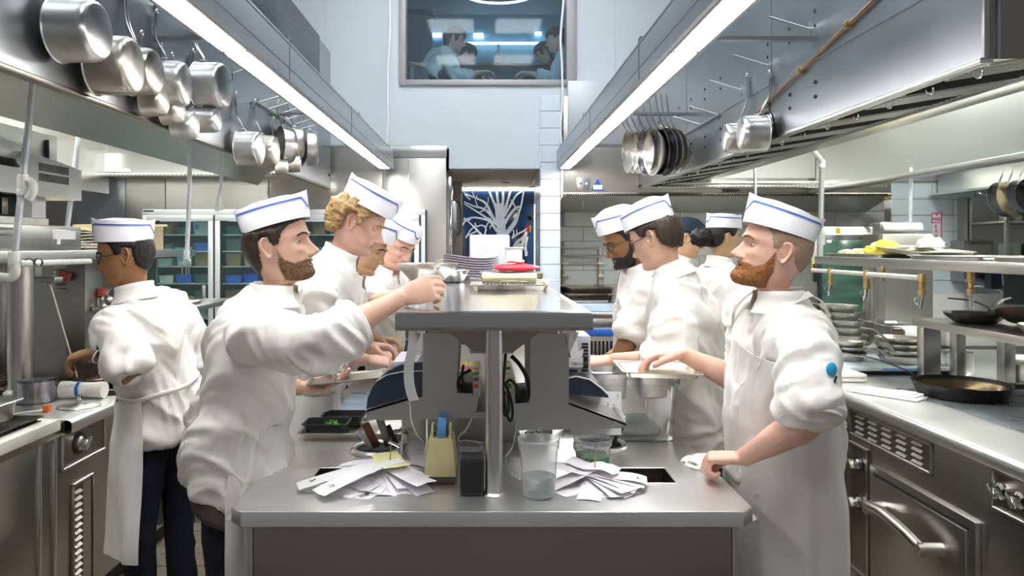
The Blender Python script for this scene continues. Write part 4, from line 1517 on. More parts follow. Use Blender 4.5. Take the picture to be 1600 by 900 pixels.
# plates with drilled holes on the face, and a copper line clipped across it
for (y0, y1, z0, z1) in ((2.05, 3.45, 2.36, 3.2), (3.46, 4.9, 2.36, 3.2), (4.91, 6.4, 2.36, 3.2)):
 MB().box(RX - .003, RX, y0, y1, z0, z1, .001, seg=1).build('cover_plate', 'steel_hood', hr)
mb = MB()
for y in (3.0, 3.25, 3.5, 4.2, 4.5, 4.8, 5.1, 5.4, 5.7, 6.0):
 for z in (2.21, 2.27, 2.50, 2.56):
  mb.cyl((RX - .006, y, z), (RX, y, z), .008, n=8)
mb.build('hole_plug', 'black_rubber', hr, kind='stuff')
cl = MB().tube([(RX - .012, 3.74, 2.235), (RX - .012, 2.02, 2.535)], .0065, 8).build('copper_line', 'copper', hr)
for q in (.14, .36, .60):
 y, z = 3.74 - 1.72 * q, 2.235 + .30 * q
 MB().box(RX - .024, RX - .002, y - .015, y + .015, z - .014, z + .014, .003).build('clip', 'brass', cl)
# hood beyond it, lower lip seen under the first
h2 = thing('exhaust_hood', 'second steel hood beyond the right line, with pan hooks on its lower lip', 'hood', (3.7, 4.2, HZ))
MB().box(2.965, 2.97, 1.4, 6.4, HZ - .01, 2.9).build('face_panel', 'steel_bright', h2)
MB().box(4.25, 4.26, 1.4, 6.9, HZ - .02, 2.9).build('outer_panel', 'steel_bright', h2)
MB().box(2.97, 4.25, 1.4, 6.4, 2.89, 2.90).build('top_panel', 'steel_bright', h2)
MB().box(4.18, 4.30, 1.4, 6.9, HZ - .035, HZ - .015, .003).build('outer_lip', 'steel_bright', h2)
MB().box(3.5, 3.8, 2.9, 3.6, 2.85, 2.885, .01).build('lamp', 'added_hood_lamp', h2)  # this lamp and the next are added to light the second hood
MB().box(3.5, 3.8, 4.4, 5.1, 2.85, 2.885, .01).build('lamp', 'added_hood_lamp', h2)
# rear hood
Y = 6.50
hb = thing('exhaust_hood', 'wide steel exhaust hood on the rear wall above white tiles', 'hood', (2.1, Y, 2.07))
bx0, bx1 = bxyz(880, Y), bxyz(1393, Y)
MB().box(bx0, bx1, Y, Y + .01, zz(301, Y), zz(150, Y), .003).build('face_panel', 'steel_front', hb)
MB().box(bx0, bx1, Y - .012, Y + .02, zz(307, Y), zz(301, Y), .003).build('slot_rail', 'steel_dark', hb)
mb = MB()
for k in range(150):
 x = bx0 + .03 + k * (bx1 - bx0 - .06) / 150
 mb.box(x, x + .011, Y - .016, Y - .010, zz(306, Y), zz(303, Y))
mb.build('slots', 'dark_void', hb, kind='stuff')
G = [[(bx0, Y + .02, zz(307, Y)), (bx1, Y + .02, zz(307, Y))], [(bx0 - .02, 7.5, zz(331, 7.5)), (bx1 + .3, 7.5, zz(331, 7.5))], [(bx0 - .02, 7.58, zz(331, 7.5)), (bx1 + .3, 7.58, zz(331, 7.5))], [(bx0 - .02, 7.58, 2.6), (bx1 + .3, 7.58, 2.6)]]
MB().grid(np.array(G)).build('inner_panel', 'steel_front', hb, 20)
MB().box(bx0, bx1, Y + .01, 7.58, zz(205, Y), zz(205, Y) + .01).build('top_panel', 'steel_front', hb)
MB().prism([(Y, zz(307, Y)), (7.5, zz(331, 7.5)), (7.5, 2.6), (Y, 2.6)], 'x', bx0 - .02, bx0 - .012).build('side_panel', 'steel_front', hb)
for x in (1.25, 2.35):
 MB().box(x - .3, x + .3, 6.85, 7.1, 2.50, 2.54, .01).build('lamp', 'added_hood_lamp', hb)  # lamps added behind the face panel to brighten the white tiles
MB().box(bx1 - .05, bx1 + .01, Y + .02, Y + .10, zz(312, Y), zz(304, Y), .003).build('end_bracket', 'brass', hb)
text_mesh('lettering', 'halton', .060, 'ink', hb, (bxyz(1129, Y - .015), Y - .0135, zz(300.5, Y)), (1, 0, 0), (0, 0, 1), .001, True)
cp = thing('control_plate', 'square steel control plate with a small blue light on the rear hood', 'switch', (bxyz(911, Y), Y, zz(297, Y)))
MB().box(bxyz(901, Y), bxyz(921, Y), Y - .006, Y, zz(297, Y), zz(277, Y), .002).build('plate', 'aluminium', cp)
MB().cyl((bxyz(907, Y), Y - .010, zz(287, Y)), (bxyz(907, Y), Y - .006, zz(287, Y)), .012, n=12).build('button', 'steel_dark', cp)
pm('blue_lamp', (0.35, 0.35, 1.0), 0.4, emit=1.5)
MB().cyl((bxyz(916, Y), Y - .010, zz(287, Y)), (bxyz(916, Y), Y - .006, zz(287, Y)), .010, n=12).build('indicator', 'blue_lamp', cp)
sg = thing('notice', 'blue triangular warning notice stuck on the rear hood', 'sign', (bxyz(933, Y), Y, zz(298, Y)))
MB().prism([(bxyz(923.5, Y), zz(298, Y)), (bxyz(944, Y), zz(298, Y)), (bxyz(934, Y), zz(279, Y))], 'y', Y - .003, Y).build('triangle', 'blue', sg)
MB().box(bxyz(927, Y), bxyz(941, Y), Y - .005, Y - .003, zz(296, Y), zz(289, Y)).build('printed_band', 'paper_white', sg)
MB().cyl((bxyz(911, 6.8), 6.8, zz(303, 6.8)), (bxyz(911, 6.8), 6.8, zz(326, 6.8)), .008, n=10).build('drain_pipe', 'pipe_white', hb)
# ---------------------------------------------------------------- linear lamps in front of the hood faces
def linear_lamp(label, xa, xb, sgn, dark_top, dark_end, xd):
 Y0, Y1, z = .9, 6.44, 2.272
 t = thing('linear_lamp', label, 'light', ((xa + xb) / 2, 3.7, z))
 MB().box(xa - .025, xb + .025, Y0, Y1, z + .004, z + .165, .003).build('housing', 'fixture_grey', t)
 MB().box(xa - .010, xb + .010, Y0, Y1, z, z + .006, .001).build('bezel', 'led_bezel', t)
 xs = xb + .025 if sgn > 0 else xa - .025
 for zq in (.052, .150):
  MB().box(xs - .0015, xs + .0015, Y0, Y1, z + zq, z + zq + .003).build('groove', 'steel_dark', t)
 ys = [Y0, 1.27, 2.54, 3.81, 5.08, 6.35]
 for a, b in zip(ys, ys[1:]):
  MB().box(xa, xb, a + .016, b - .016, z - .003, z + .002).build('diffuser', 'led', t)
 for y in (3.0, 4.4):
  MB().box(xs - .002, xs + .002, y - .002, y + .002, z + .006, z + .165).build('joint', 'steel_dark', t)
 MB().box(min(xd, xd + .01), max(xd, xd + .01), Y0, dark_end, z + .165, dark_top, .001).build('dark_panel', 'black_glass', t)
 for y in (1.3, 3.0, 4.7, 6.2):
  xh = HX if sgn > 0 else RX
  MB().box(min(xh, xs), max(xh, xs), y - .02, y + .02, z + .165, z + .18).build('arm', 'steel_hood', t)
 return t
linear_lamp('long white linear lamp hung in front of the saucepan hood', -.90, -.82, 1, 2.80, 4.2, -.95)
linear_lamp('long white linear lamp hung in front of the frying pan hood', .655, .735, -1, 2.56, 3.45, .745)
# white cords hanging against the rear wall
mb = MB()
mb.tube(spline([at(609, -30, 6.4), at(609, 40, 6.4), at(607, 90, 6.4), at(605, 150, 6.4), at(606, 190, 6.4), at(603, 228, 6.4)], 6), .010, 8)
mb.build('hanging_cord', 'cord_white', None, 180, label='white cord hanging down the pale wall beside the saucepan lamp', cat='cord')
mb = MB()
mb.tube(spline([at(883, -30, 6.4), at(879, 20, 6.4), at(876, 60, 6.4), at(878, 100, 6.4), at(879, 150, 6.4), at(876, 200, 6.4), at(878, 228, 6.4)], 6), .010, 8)
mb.build('hanging_cord', 'cord_white', None, 180, label='white cord hanging across the edge of the upstairs window', cat='cord')
# ---------------------------------------------------------------- the pass: island counter with its shelf
IX0, IX1, IY0, IY1, CT = -.677, .717, 1.945, 4.75, .90
isl = thing('island_counter', 'steel island counter with chamfered corners in the middle of the kitchen', 'counter', (.02, 3.3, 0))
mb = MB()
xs = [IX0, -.517, -.357, .402, .566, IX1]
ys = [IY0 + .04, 2.17, 2.32, IY1]
for i in range(5):
 for j in range(3):
  if j == 1 and i in (1, 3):
   continue
  mb.add([(xs[i], ys[j], CT), (xs[i + 1], ys[j], CT), (xs[i + 1], ys[j + 1], CT), (xs[i], ys[j + 1], CT)], [(0, 1, 2, 3)])
ch = .038
out = [(IX0, IY0 + ch), (IX0 + ch, IY0), (IX1 - ch, IY0), (IX1, IY0 + ch), (IX1, IY1), (IX0, IY1)]
k = len(out)
mb.add([(IX0, IY0 + ch + .002, CT), (IX0, IY0 + ch, CT), (IX0 + ch, IY0, CT), (IX1 - ch, IY0, CT), (IX1, IY0 + ch, CT), (IX1, IY0 + ch + .002, CT)], [(0, 1, 2, 3, 4, 5)])
rows = []
for g, z in ((0, CT), (.0025, CT - .0012), (.0040, CT - .005), (.0040, CT - .040), (.0, CT - .044), (-.03, CT - .044)):
 r = []
 for (x, y) in out:
  r.append((x + math.copysign(g, x), y + (g if y > 3 else -g), z))
 rows.append(r)
mb.grid(np.array(rows), cv=True)
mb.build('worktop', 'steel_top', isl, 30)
for x0, x1 in ((-.517, -.357), (.402, .566)):
 m = MB()
 V = [(x0, 2.17, CT), (x1, 2.17, CT), (x1, 2.32, CT), (x0, 2.32, CT), (x0, 2.17, CT - .16), (x1, 2.17, CT - .16), (x1, 2.32, CT - .16), (x0, 2.32, CT - .16)]
 m.add(V, [(0, 1, 5, 4), (1, 2, 6, 5), (2, 3, 7, 6), (3, 0, 4, 7), (4, 5, 6, 7)])
 m.build('waste_chute', 'carbon_steel', isl, 0)
 m = MB()
 m.tube([(x0, 2.17, CT + .001), (x1, 2.17, CT + .001), (x1, 2.32, CT + .001), (x0, 2.32, CT + .001)], .0022, 6, closed=True)
 m.build('chute_rim', 'steel_bright', isl)
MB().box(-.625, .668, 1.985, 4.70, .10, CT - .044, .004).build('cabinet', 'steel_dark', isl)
MB().box(-.60, .64, 2.06, 4.65, 0, .10).build('toe_kick', 'black_rubber', isl)
for x in (-.640, .668):
 MB().box(x, x + .015, 1.985, 2.03, .10, CT - .044, .002).build('corner_post', 'steel_front', isl)
# sunk round knife wells
for i, (x, y, r) in enumerate(((-.368, 2.52, .080), (.405, 2.57, .085))):
 m = MB()
 m.tube([(x + r * math.cos(a), y + r * math.sin(a), CT + .006) for a in np.linspace(0, 2 * math.pi, 32, endpoint=False)], .011, 10, closed=True)
 m.lathe([(r - .008, CT + .004), (r - .010, CT + .0025), (0, CT + .0025)], 32, Matrix.Translation((x, y, 0)), 1)
 m.build('knife_well', ['steel_bright', 'dark_void'], isl)
# raised middle trough
tr = thing('ingredient_trough', 'raised steel trough along the middle of the island', 'counter', (0.02, 3.5, CT))
MB().box(-.205, .245, 2.64, 4.5, CT, 1.0, .004).build('body', 'steel_front', tr)
MB().box(-.215, .255, 2.63, 2.66, .985, 1.005, .003).build('front_rail', 'steel_bright', tr)
# pole and shelf
shelf = thing('pass_shelf', 'raised steel pass shelf carried by a steel pole', 'shelf', (.027, 3.2, CT))
SX0, SX1, SY0, SY1, SZ = -.247, .300, 2.03, 4.7, 1.42
m = MB()
rows = []
for g, z in ((-.04, SZ), (-.012, SZ), (-.004, SZ - .003), (0, SZ - .012), (0, SZ - .046), (-.003, SZ - .053), (-.03, SZ - .053)):
 rows.append([(SX0 - g, SY0 - g, z), (SX1 + g, SY0 - g, z), (SX1 + g, SY1 + g, z), (SX0 - g, SY1 + g, z)])
m.grid(np.array(rows), cv=True)
m.add(rows[0], [(0, 1, 2, 3)]).add(rows[-1], [(3, 2, 1, 0)])
m.build('top', 'steel_shelf', shelf, 40)
PX, PY = .027, 2.075
for y in (PY, 4.3):
 m = MB()
 m.lathe([(.031, CT), (.031, CT + .004), (.0245, CT + .010), (.0243, CT + .02), (.0243, SZ - .053)], 32, Matrix.Translation((PX, y, 0)))
 m.build('pole', 'steel', shelf)
for s in (-1, 1):
 a, b = PX + s * .026, PX + s * .125
 MB().prism([(a, SZ - .054), (b + s * .02, SZ - .054), (PX + s * .055, SZ - .122), (a, SZ - .122)], 'y', 2.10, 2.106).build('gusset', 'steel_dark', shelf)
MB().prism([(-.06, SZ - .06), (.12, SZ - .06), (.09, SZ - .155), (-.045, SZ - .155)], 'y', 2.30, 2.306).build('inner_gusset', 'steel_front', shelf)
def printer_bracket(Yb, poly, label):
 P = [at(px, py, Yb) for px, py in poly]
 t = thing('printer_bracket', label, 'bracket', (sum(p.x for p in P) / len(P), Yb, min(p.z for p in P)))
 pl = [(p.x, p.z) for p in P]
 MB().prism(pl, 'y', Yb, Yb + .004).build('front_plate', 'steel_front', t, 0)
 MB().prism(pl, 'y', Yb + .33, Yb + .334).build('rear_plate', 'steel_front', t, 0)
 return t, pl
bl, pl = printer_bracket(2.30, [(661, 521), (717, 521), (713, 614), (738, 615), (738, 653), (598, 657), (572, 655), (573, 641), (660, 616)], 'grey steel bracket plate hung under the shelf, holding the printer facing the bearded cook')
a, b = at(573, 641, 2.30), at(660, 616, 2.30)
MB().prism([(a.x, a.z), (b.x, b.z), (b.x, b.z - .006), (a.x, a.z - .006)], 'y', 2.30, 2.63).build('sloped_tray', 'steel', bl)
br, pr = printer_bracket(2.25, [(829, 521), (889, 521), (889, 629), (979, 662), (978, 669), (805, 673), (805, 631), (829, 629)], 'grey steel bracket plate hung under the shelf, with a pointed foot towards the ginger cook')
a, b = at(889, 629, 2.25), at(979, 662, 2.25)
MB().prism([(a.x, a.z), (b.x, b.z), (b.x, b.z - .006), (a.x, a.z - .006)], 'y', 2.25, 2.58).build('sloped_tray', 'steel', br)
p = at(979, 650, 2.25)
MB().box(p.x - .004, p.x, 2.25, 2.58, at(979, 664, 2.25).z, at(979, 652, 2.25).z).build('tray_stop', 'steel_bright', br)
# printers
pt = thing('receipt_printer', 'dark navy receipt printer with a curved cover, leaning under the shelf', 'printer', at(620, 640, 2.45))
prof = [(572, 640), (574, 622), (582, 605), (592, 592), (606, 580), (625, 571), (645, 567), (660, 566), (660, 616)]
pp = [at(x, y, 2.33) for x, y in prof]
MB().prism([(q.x, q.z) for q in pp], 'y', 2.335, 2.60).build('cover', 'navy_plastic', pt, 40)
pp2 = [at(x, y, 2.33) for x, y in ((588, 596), (604, 586), (630, 581), (660, 580))]
MB().tube([(q.x, 2.333, q.z) for q in pp2], .0016, 6).build('cover_seam', 'grey_plastic', pt)
q = at(640, 567, 2.40)
MB().box(q.x - .05, q.x + .035, 2.36, 2.58, q.z - .01, q.z + .012, .006).build('paper_slot', 'grey_plastic', pt)
pt = thing('receipt_printer', 'grey and navy receipt printer with vent slots and a rating label, under the shelf', 'printer', at(905, 612, 2.40))
q0, q1 = at(888, 590, 2.40), at(923, 524, 2.40)
MB().box(q0.x, q1.x, 2.40, 2.56, q0.z, q1.z, .008).build('body', 'grey_plastic', pt)
for side, c0, c1 in ((0, 889, 902), (1, 909, 919)):
 for k in range(9):
  a, b = at(c0, 546 + k * 5.2 - 10, 2.398), at(c1, 549 + k * 5.2 - 10, 2.398)
  if 5 <= k <= 7 and side == 0:
   continue
  MB().box(a.x, b.x, 2.3965, 2.401, b.z, a.z).build('vent_slot', 'black_plastic', pt)
a, b = at(889, 574, 2.398), at(911, 558, 2.398)
rl = MB().box(a.x, b.x, 2.3955, 2.3975, a.z, b.z).build('rating_label', 'paper_white', pt)
text_mesh('lettering', 'CE', .012, 'ink', rl, (a.x + .008, 2.395, a.z + .008), (1, 0, 0), (0, 0, 1), .0004)
for k in range(2):
 m = MB()
 cxp = a.x + .028 + k * .012
 m.tube([(cxp + .0035 * math.cos(t), 2.395, a.z + .012 + .0035 * math.sin(t)) for t in np.linspace(0, 2 * math.pi, 12, endpoint=False)], .0007, 5, closed=True)
 m.build('printed_mark', 'ink', rl)
q = at(915, 561, 2.398)
MB().cyl((q.x, 2.392, q.z), (q.x, 2.40, q.z), .0075, n=16).build('socket', 'black_plastic', pt)
q = at(915, 571, 2.39)
MB().cyl((q.x, 2.378, q.z), (q.x, 2.40, q.z), .007, n=12).build('plug', 'black_plastic', pt)
prof = [(882, 616), (882, 590), (900, 586), (920, 590), (938, 602), (948, 612), (952, 622)]
pp = [at(x, y, 2.33) for x, y in prof]
MB().prism([(q.x, q.z) for q in pp], 'y', 2.335, 2.58).build('cover', 'navy_plastic', pt, 40)
pp = [at(x, y, 2.33) for x, y in ((882, 592), (900, 588), (922, 593), (940, 606), (950, 616))]
MB().tube([(q.x, 2.334, q.z - .001) for q in pp], .003, 6).build('cover_trim', 'white_plastic', pt)
# ticket rails and strips hanging below the shelf
for x, lab in ((-.215, 'steel ticket rail below the shelf edge facing the bearded cook'), (.262, 'steel ticket rail below the shelf edge facing the ginger cook')):
 MB().box(x - .015, x + .015, 2.22, 3.8, SZ - .105, SZ - .0535, .004).build('ticket_rail', 'steel_bright', None, label=lab, cat='rail')
def ribbon(name, pts, w, mat, label, cat, group=None, wd=(0, 1, 0), parent=None):
 P = spline(pts, 6)
 wd = Vector(wd).normalized() * w / 2
 A = [tuple(p + wd) for p in P]
 B = [tuple(p - wd) for p in P]
 n = Vector((0, 0, 0))
 off = Vector((.0006, 0, .0006))
 m = MB().grid(np.array([A, B])).grid(np.array([[tuple(Vector(a) + off) for a in A], [tuple(Vector(b) + off) for b in B]]))
 return m.build(name, mat, parent, 180, label=label, cat=cat, group=group)
ribbon('order_ticket', [at(646, 524, 2.2), at(644, 545, 2.2), at(639, 570, 2.2), at(639, 595, 2.2), at(642, 612, 2.2), at(647, 626, 2.2)], .030, 'paper_white',
  'long narrow paper strip hanging from the shelf past the navy printer', 'ticket', wd=(1, .35, .1))
ribbon('order_ticket', [at(657, 522, 2.5), at(656, 545, 2.5), at(653, 562, 2.5), at(656, 576, 2.5)], .022, 'paper_white',
  'short paper strip hanging from the rail behind the bracket plate', 'ticket', wd=(1, .4, 0))
m = MB()
m.tube(spline([at(640, 612, 2.22), at(641, 640, 2.22), at(644, 662, 2.24), at(652, 680, 2.28), at(662, 690, 2.34)], 6), .0022, 6)
m.build('white_cable', 'cord_white', None, 180, label='thin white cable running down from the navy printer to the counter', cat='cable')
ribbon('order_ticket', [at(897, 520, 2.22), at(895, 540, 2.22), at(901, 560, 2.22), at(905, 548, 2.22)], .03, 'paper_white', 'crumpled paper slip hanging in front of the grey printer', 'ticket', wd=(1, .3, .2))
# printed sheet standing behind the pointed bracket foot
a, b = at(890, 680, 2.45), at(971, 612, 2.45)
t = thing('printed_sheet', 'white printed sheet standing behind the pointed bracket foot', 'paper', (a.x, 2.45, a.z))
MB().box(a.x, b.x, 2.45, 2.4515, a.z, b.z).build('sheet', 'paper_white', t)
MB().box(a.x, b.x - .052, 2.4485, 2.45, a.z, b.z - .03).build('lilac_field', 'paper', t)
for k in range(6):
 px, py = ((906, 619), (936, 617), (950, 632), (965, 619), (950, 655), (965, 646))[k]
 c = at(px, py, 2.448)
 MB().box(c.x - .0012, c.x + .0012, 2.4478, 2.449, c.z - .008, c.z + .008).box(c.x - .003, c.x + .003, 2.4478, 2.449, c.z - .001, c.z + .001).build('printed_mark', 'wall_grey', t)
# cables
m = MB()
m.tube(spline([at(790, 552, 2.35), at(788, 580, 2.35), at(786, 605, 2.35), at(789, 630, 2.35), at(793, 650, 2.35), at(798, 658, 2.35), at(801, 646, 2.35), at(799, 628, 2.35), at(793, 608, 2.35), at(790, 600, 2.35),
     at(797, 594, 2.35), at(806, 602, 2.35), at(812, 618, 2.35), at(816, 630, 2.35)], 8), .0045, 8)
m.tube(spline([at(788, 612, 2.33), at(787, 640, 2.33), at(790, 650, 2.33), at(795, 640, 2.33), at(793, 618, 2.33)], 8), .004, 8)
m.build('cable_bundle', 'black_rubber', None, 180, label='looped black cable bundle hanging beside the pole', cat='cable')
m = MB()
m.tube(spline([at(799, 556, 2.5), at(812, 570, 2.5), at(823, 590, 2.5), at(826, 612, 2.5), at(822, 630, 2.45)], 8), .007, 8)
m.build('black_cable', 'black_rubber', None, 180, label='thick black cable curving down towards the pointed bracket', cat='cable')
m = MB()
m.tube(spline([at(736, 578, 2.40), at(722, 586, 2.40), at(716, 598, 2.40), at(718, 608, 2.40), at(728, 614, 2.40)], 8), .0055, 8)
m.tube(spline([at(724, 570, 2.40), at(722, 590, 2.40), at(728, 604, 2.40)], 8), .0045, 8)
m.build('black_cable', 'black_rubber', None, 180, label='black cables bunched behind the left bracket plate', cat='cable')
m = MB()
a, b = at(716, 618, 2.42), at(739, 600, 2.42)
MB().box(a.x, b.x, 2.40, 2.46, a.z, b.z, .005).build('power_adapter', 'black_plastic', None, label='black power adapter behind the left bracket plate', cat='adapter')
a, b = at(805, 630, 2.40), at(822, 606, 2.40)
MB().box(a.x, b.x, 2.36, 2.44, a.z - .0, b.z, .005).build('power_adapter', 'black_plastic', None, label='black power adapter beside the pointed bracket', cat='adapter')
m = MB()
m.tube(spline([at(737, 655, 2.36), at(728, 672, 2.38), at(716, 684, 2.40), at(722, 692, atz(722, 692, .905).y), atz(745, 690, .905), atz(758, 696, .905), atz(738, 700, .905), atz(718, 699, .905), atz(735, 704, .905), atz(756, 700, .905)], 8), .0028, 7)
m.tube(spline([atz(708, 692, .906), atz(728, 688, .908), atz(752, 694, .908), atz(740, 706, .906), atz(718, 703, .906)], 8), .0028, 7)
m.build('white_cable', 'cord_white', None, 180, label='coiled white cable lying beside the tape dispenser', cat='cable')
m = MB()
m.tube(spline([at(806, 672, 2.35), at(803, 690, 2.35), at(798, 703, 2.30), atz(790, 715, .905), atz(796, 735, .905), atz(808, 744, .905)], 8), .003, 7)
m.tube(spline([atz(788, 712, .906), atz(792, 730, .906), atz(800, 742, .906), atz(812, 748, .906)], 8), .003, 7)
m.build('grey_cable', 'pipe_galv', None, 180, label='grey cables trailing on the counter between pole and clear cup', cat='cable')
# ---------------------------------------------------------------- things on the island, front to back
# tape dispenser
yb = 2.165
t = thing('tape_dispenser', 'beige desk tape dispenser with a blue tape roll', 'tape dispenser', at(687, 757, yb))
x0, x1 = bxyz(662, yb), bxyz(712, yb)
xm = (x0 + x1) / 2
m = MB()
zs = CT
rows = []
for hw, hy0, hy1, z in ((.047, 0, .17, zs + .022), (.047, 0, .17, zs + .024), (.036, .030, .155, zs + .118), (.034, .034, .152, zs + .122)):
 rows.append([(xm - hw, yb + hy0, z), (xm + hw, yb + hy0, z), (xm + hw, yb + hy1, z), (xm - hw, yb + hy1, z)])
m.grid(np.array(rows), cv=True).add(rows[-1], [(0, 1, 2, 3)])
m.build('body', 'tape_beige', t, 30)
m = MB()
rows = []
for hw, hy0, hy1, z in ((.044, .004, .165, zs), (.047, 0, .17, zs + .006), (.047, 0, .17, zs + .022)):
 rows.append([(xm - hw, yb + hy0, z), (xm + hw, yb + hy0, z), (xm + hw, yb + hy1, z), (xm - hw, yb + hy1, z)])
m.grid(np.array(rows), cv=True)
m.build('base', 'tape_base', t, 30)
MB().lathe([(.022, -.013), (.046, -.013), (.046, .013), (.022, .013), (.022, -.013)], 32, Matrix.Translation((xm + .002, yb + .10, zs + .128)) @ Matrix.Rotation(math.pi / 2, 4, 'Y')).build('tape_roll', 'tape_blue', t)
for s in (-1, 1):
 MB().prism([(yb + .05, zs + .12), (yb + .15, zs + .12), (yb + .12, zs + .155), (yb + .08, zs + .155)], 'x', xm + s * .030, xm + s * .024).build('cheek', 'tape_beige', t)
# black speaker
t = thing('black_speaker', 'small black desk speaker standing beside the pole', 'speaker', at(738, 775, 2.06))
x0, x1 = bxyz(718, 2.06), bxyz(756, 2.06)
MB().box(x0, x1, 2.06, 2.135, CT, CT + .106, .008).build('body', 'black_plastic', t)
MB().box(x0 + .006, x1 - .006, 2.058, 2.062, CT + .008, CT + .096, .003).build('grille', 'cloth_black', t)
m = MB()
for k in range(3):
 m.cyl((x0 + .022 + k * .014, 2.095, CT + .106), (x0 + .022 + k * .014, 2.095, CT + .108), .004, n=10)
m.build('button', 'steel_hood', t)
# clear plastic cups
t = thing('clear_cup', 'clear plastic deli cup half full of water, beside the pole', 'container', (.152, 2.065, CT))
c = Matrix.Translation((.152, 2.065, CT + .0005))
MB().lathe([(0, 0), (.041, 0), (.044, .004), (.053, .125), (.054, .135), (.0575, .136), (.0585, .158), (.0605, .161), (.0585, .162), (.0565, .158), (.0555, .139), (.0515, .125), (.0425, .006), (0, .004)], 48, c).build('cup', 'deli', t, 50)
MB().lathe([(0, .005), (.0412, .006), (.0455, .058), (0, .058)], 40, c).build('water', 'water', t, 40)
t = thing('herb_cup', 'clear plastic cup of chopped green herbs behind the ticket spike', 'container', (.335, 2.275, CT))
c = Matrix.Translation((.335, 2.275, CT + .0005))
MB().lathe([(0, 0), (.045, 0), (.047, .003), (.054, .080), (.0545, .086), (.058, .087), (.0590, .106), (.0605, .108), (.0585, .109), (.057, .106), (.056, .089), (.0525, .080), (.0455, .005), (0, .004)], 48, c).build('cup', 'deli', t, 50)
m = MB()
G = []
for i in range(13):
 r = .0505 * i / 12
 G.append([(.335 + r * math.cos(a), 2.275 + r * math.sin(a), CT + .055 + .010 * math.sin(7 * a + i) * (i % 3 - 1) * .4 + random.uniform(-.003, .003)) for a in np.linspace(0, 2 * math.pi, 30, endpoint=False)])
G.append([(.335 + .0465 * math.cos(a), 2.275 + .0465 * math.sin(a), CT + .008) for a in np.linspace(0, 2 * math.pi, 30, endpoint=False)])
MB().grid(np.array(G), cv=True).build('chopped_herbs', 'chive', t, 180, kind='stuff')
m = MB()
m.tube(spline([(.345, 2.28, CT + .06), (.365, 2.26, CT + .12), (.405, 2.25, CT + .165)], 5), .0035, 8)
m.build('plastic_spoon', 'deli', None, 180, label='clear plastic spoon standing in the herb cup', cat='spoon')
# ticket spikes and fans of tickets
def spike(x, y, h, label, dx=0):
 t = thing('ticket_spike', label, 'spike', (x, y, CT))
 MB().cyl((x, y, CT + .003), (x + dx, y, CT + h), .0022, .0012, n=8).build('needle', 'brass', t)
 MB().lathe([(0, 0), (.032, 0), (.032, .003), (.004, .005), (0, .005)], 24, Matrix.Translation((x, y, CT))).build('base', 'steel_dark', t)
def ticket(x, y, ang, ln, w, z0, sag, mat, label, group, curl=0.0, start=-.03, wav=0.0, ink=True, ph=0.0):
 d = Vector((math.cos(ang), math.sin(ang), 0))
 s = Vector((-d.y, d.x, 0))
 n = 14
 A, B, C = [], [], []
 for i in range(n + 1):
  u = start + (ln) * i / n
  q = max(0, i / n)
  z = max(CT + .0012, z0 - sag * q * q + curl * max(0, q - .55) ** 2 * 4 + wav * math.sin(q * 7 + ph))
  for lst, k in ((A, -w / 2), (C, 0), (B, w / 2)):
   p = Vector((x, y, 0)) + d * u + s * k
   zz_ = z + (.004 if lst is C else 0) * math.sin(3.1 * q + ph)
   ed = p.y < IY0 - .002
   if ed:
    zz_ = z
   lst.append((p.x, p.y, zz_))
 P = np.array([A, C, B])
 Q = P + np.array([0, 0, .0007])
 m = MB().grid(P).grid(Q)
 m.grid(np.array([P[0], Q[0]])).grid(np.array([P[2], Q[2]])).grid(np.array([P[:, 0], Q[:, 0]])).grid(np.array([P[:, -1], Q[:, -1]]))
 return m.build('order_ticket', mat, None, 40, label=label, cat='ticket', group=group), P
def scribble(tk, P, i0, seedv, big=1.0):
 rng = random.Random(seedv)
 base = Vector(P[1][i0]) + Vector((0, 0, .003))
 m = MB()
 d = (Vector(P[1][i0]) - Vector(P[1][i0 - 2])).normalized()
 s = (Vector(P[2][i0]) - Vector(P[0][i0])).normalized()
 pts = []
 for k in range(6):
  pts.append(base + d * rng.uniform(-.010, .010) * big + s * rng.uniform(-.014, .014) * big)
 m.tube(spline(pts, 4), .0007, 5)
 m.build('handwriting', 'ink', tk, 180)
rng = random.Random(11)
sxx, syy = -.283, 2.205
spike(sxx, syy, .128, 'thin ticket spike standing in the wide fan of white tickets', .002)
for k in range(24):
 ang = math.radians(175 + k * 190 / 23 + rng.uniform(-7, 7)) if k < 20 else math.radians(rng.uniform(20, 160))
 ln = rng.uniform(.15, .215)
 tk, P = ticket(sxx, syy, ang, ln, .070 + rng.uniform(-.008, .006), CT + .010 + .0019 * k, rng.uniform(.02, .05), 'paper', 'white order ticket fanned out on the spike beside the tape dispenser',
     'tickets on the spike beside the tape dispenser', curl=rng.uniform(0, .012), ph=k)
for k, (an, ln) in enumerate(((200, .30), (222, .27))):
 tk, P = ticket(sxx, syy, math.radians(an), ln, .070, CT + .052 + k * .004, .046, 'paper_white', ('long white ticket with a handwritten number, reaching towards the waste chute', 'long white ticket with handwritten digits, hanging over the counter edge')[k],
     None, curl=.006, ph=k)
 scribble(tk, P, 12, 5 + k)
tk, P = ticket(sxx, syy, math.radians(300), .12, .085, CT + .062, .012, 'paper_yellow', 'folded yellow ticket on top of the wide fan of tickets', None, wav=.006, start=-.06, ph=.5)
sx2, sy2 = .325, 2.165
spike(sx2, sy2, .130, 'thin ticket spike standing in front of the herb cup')
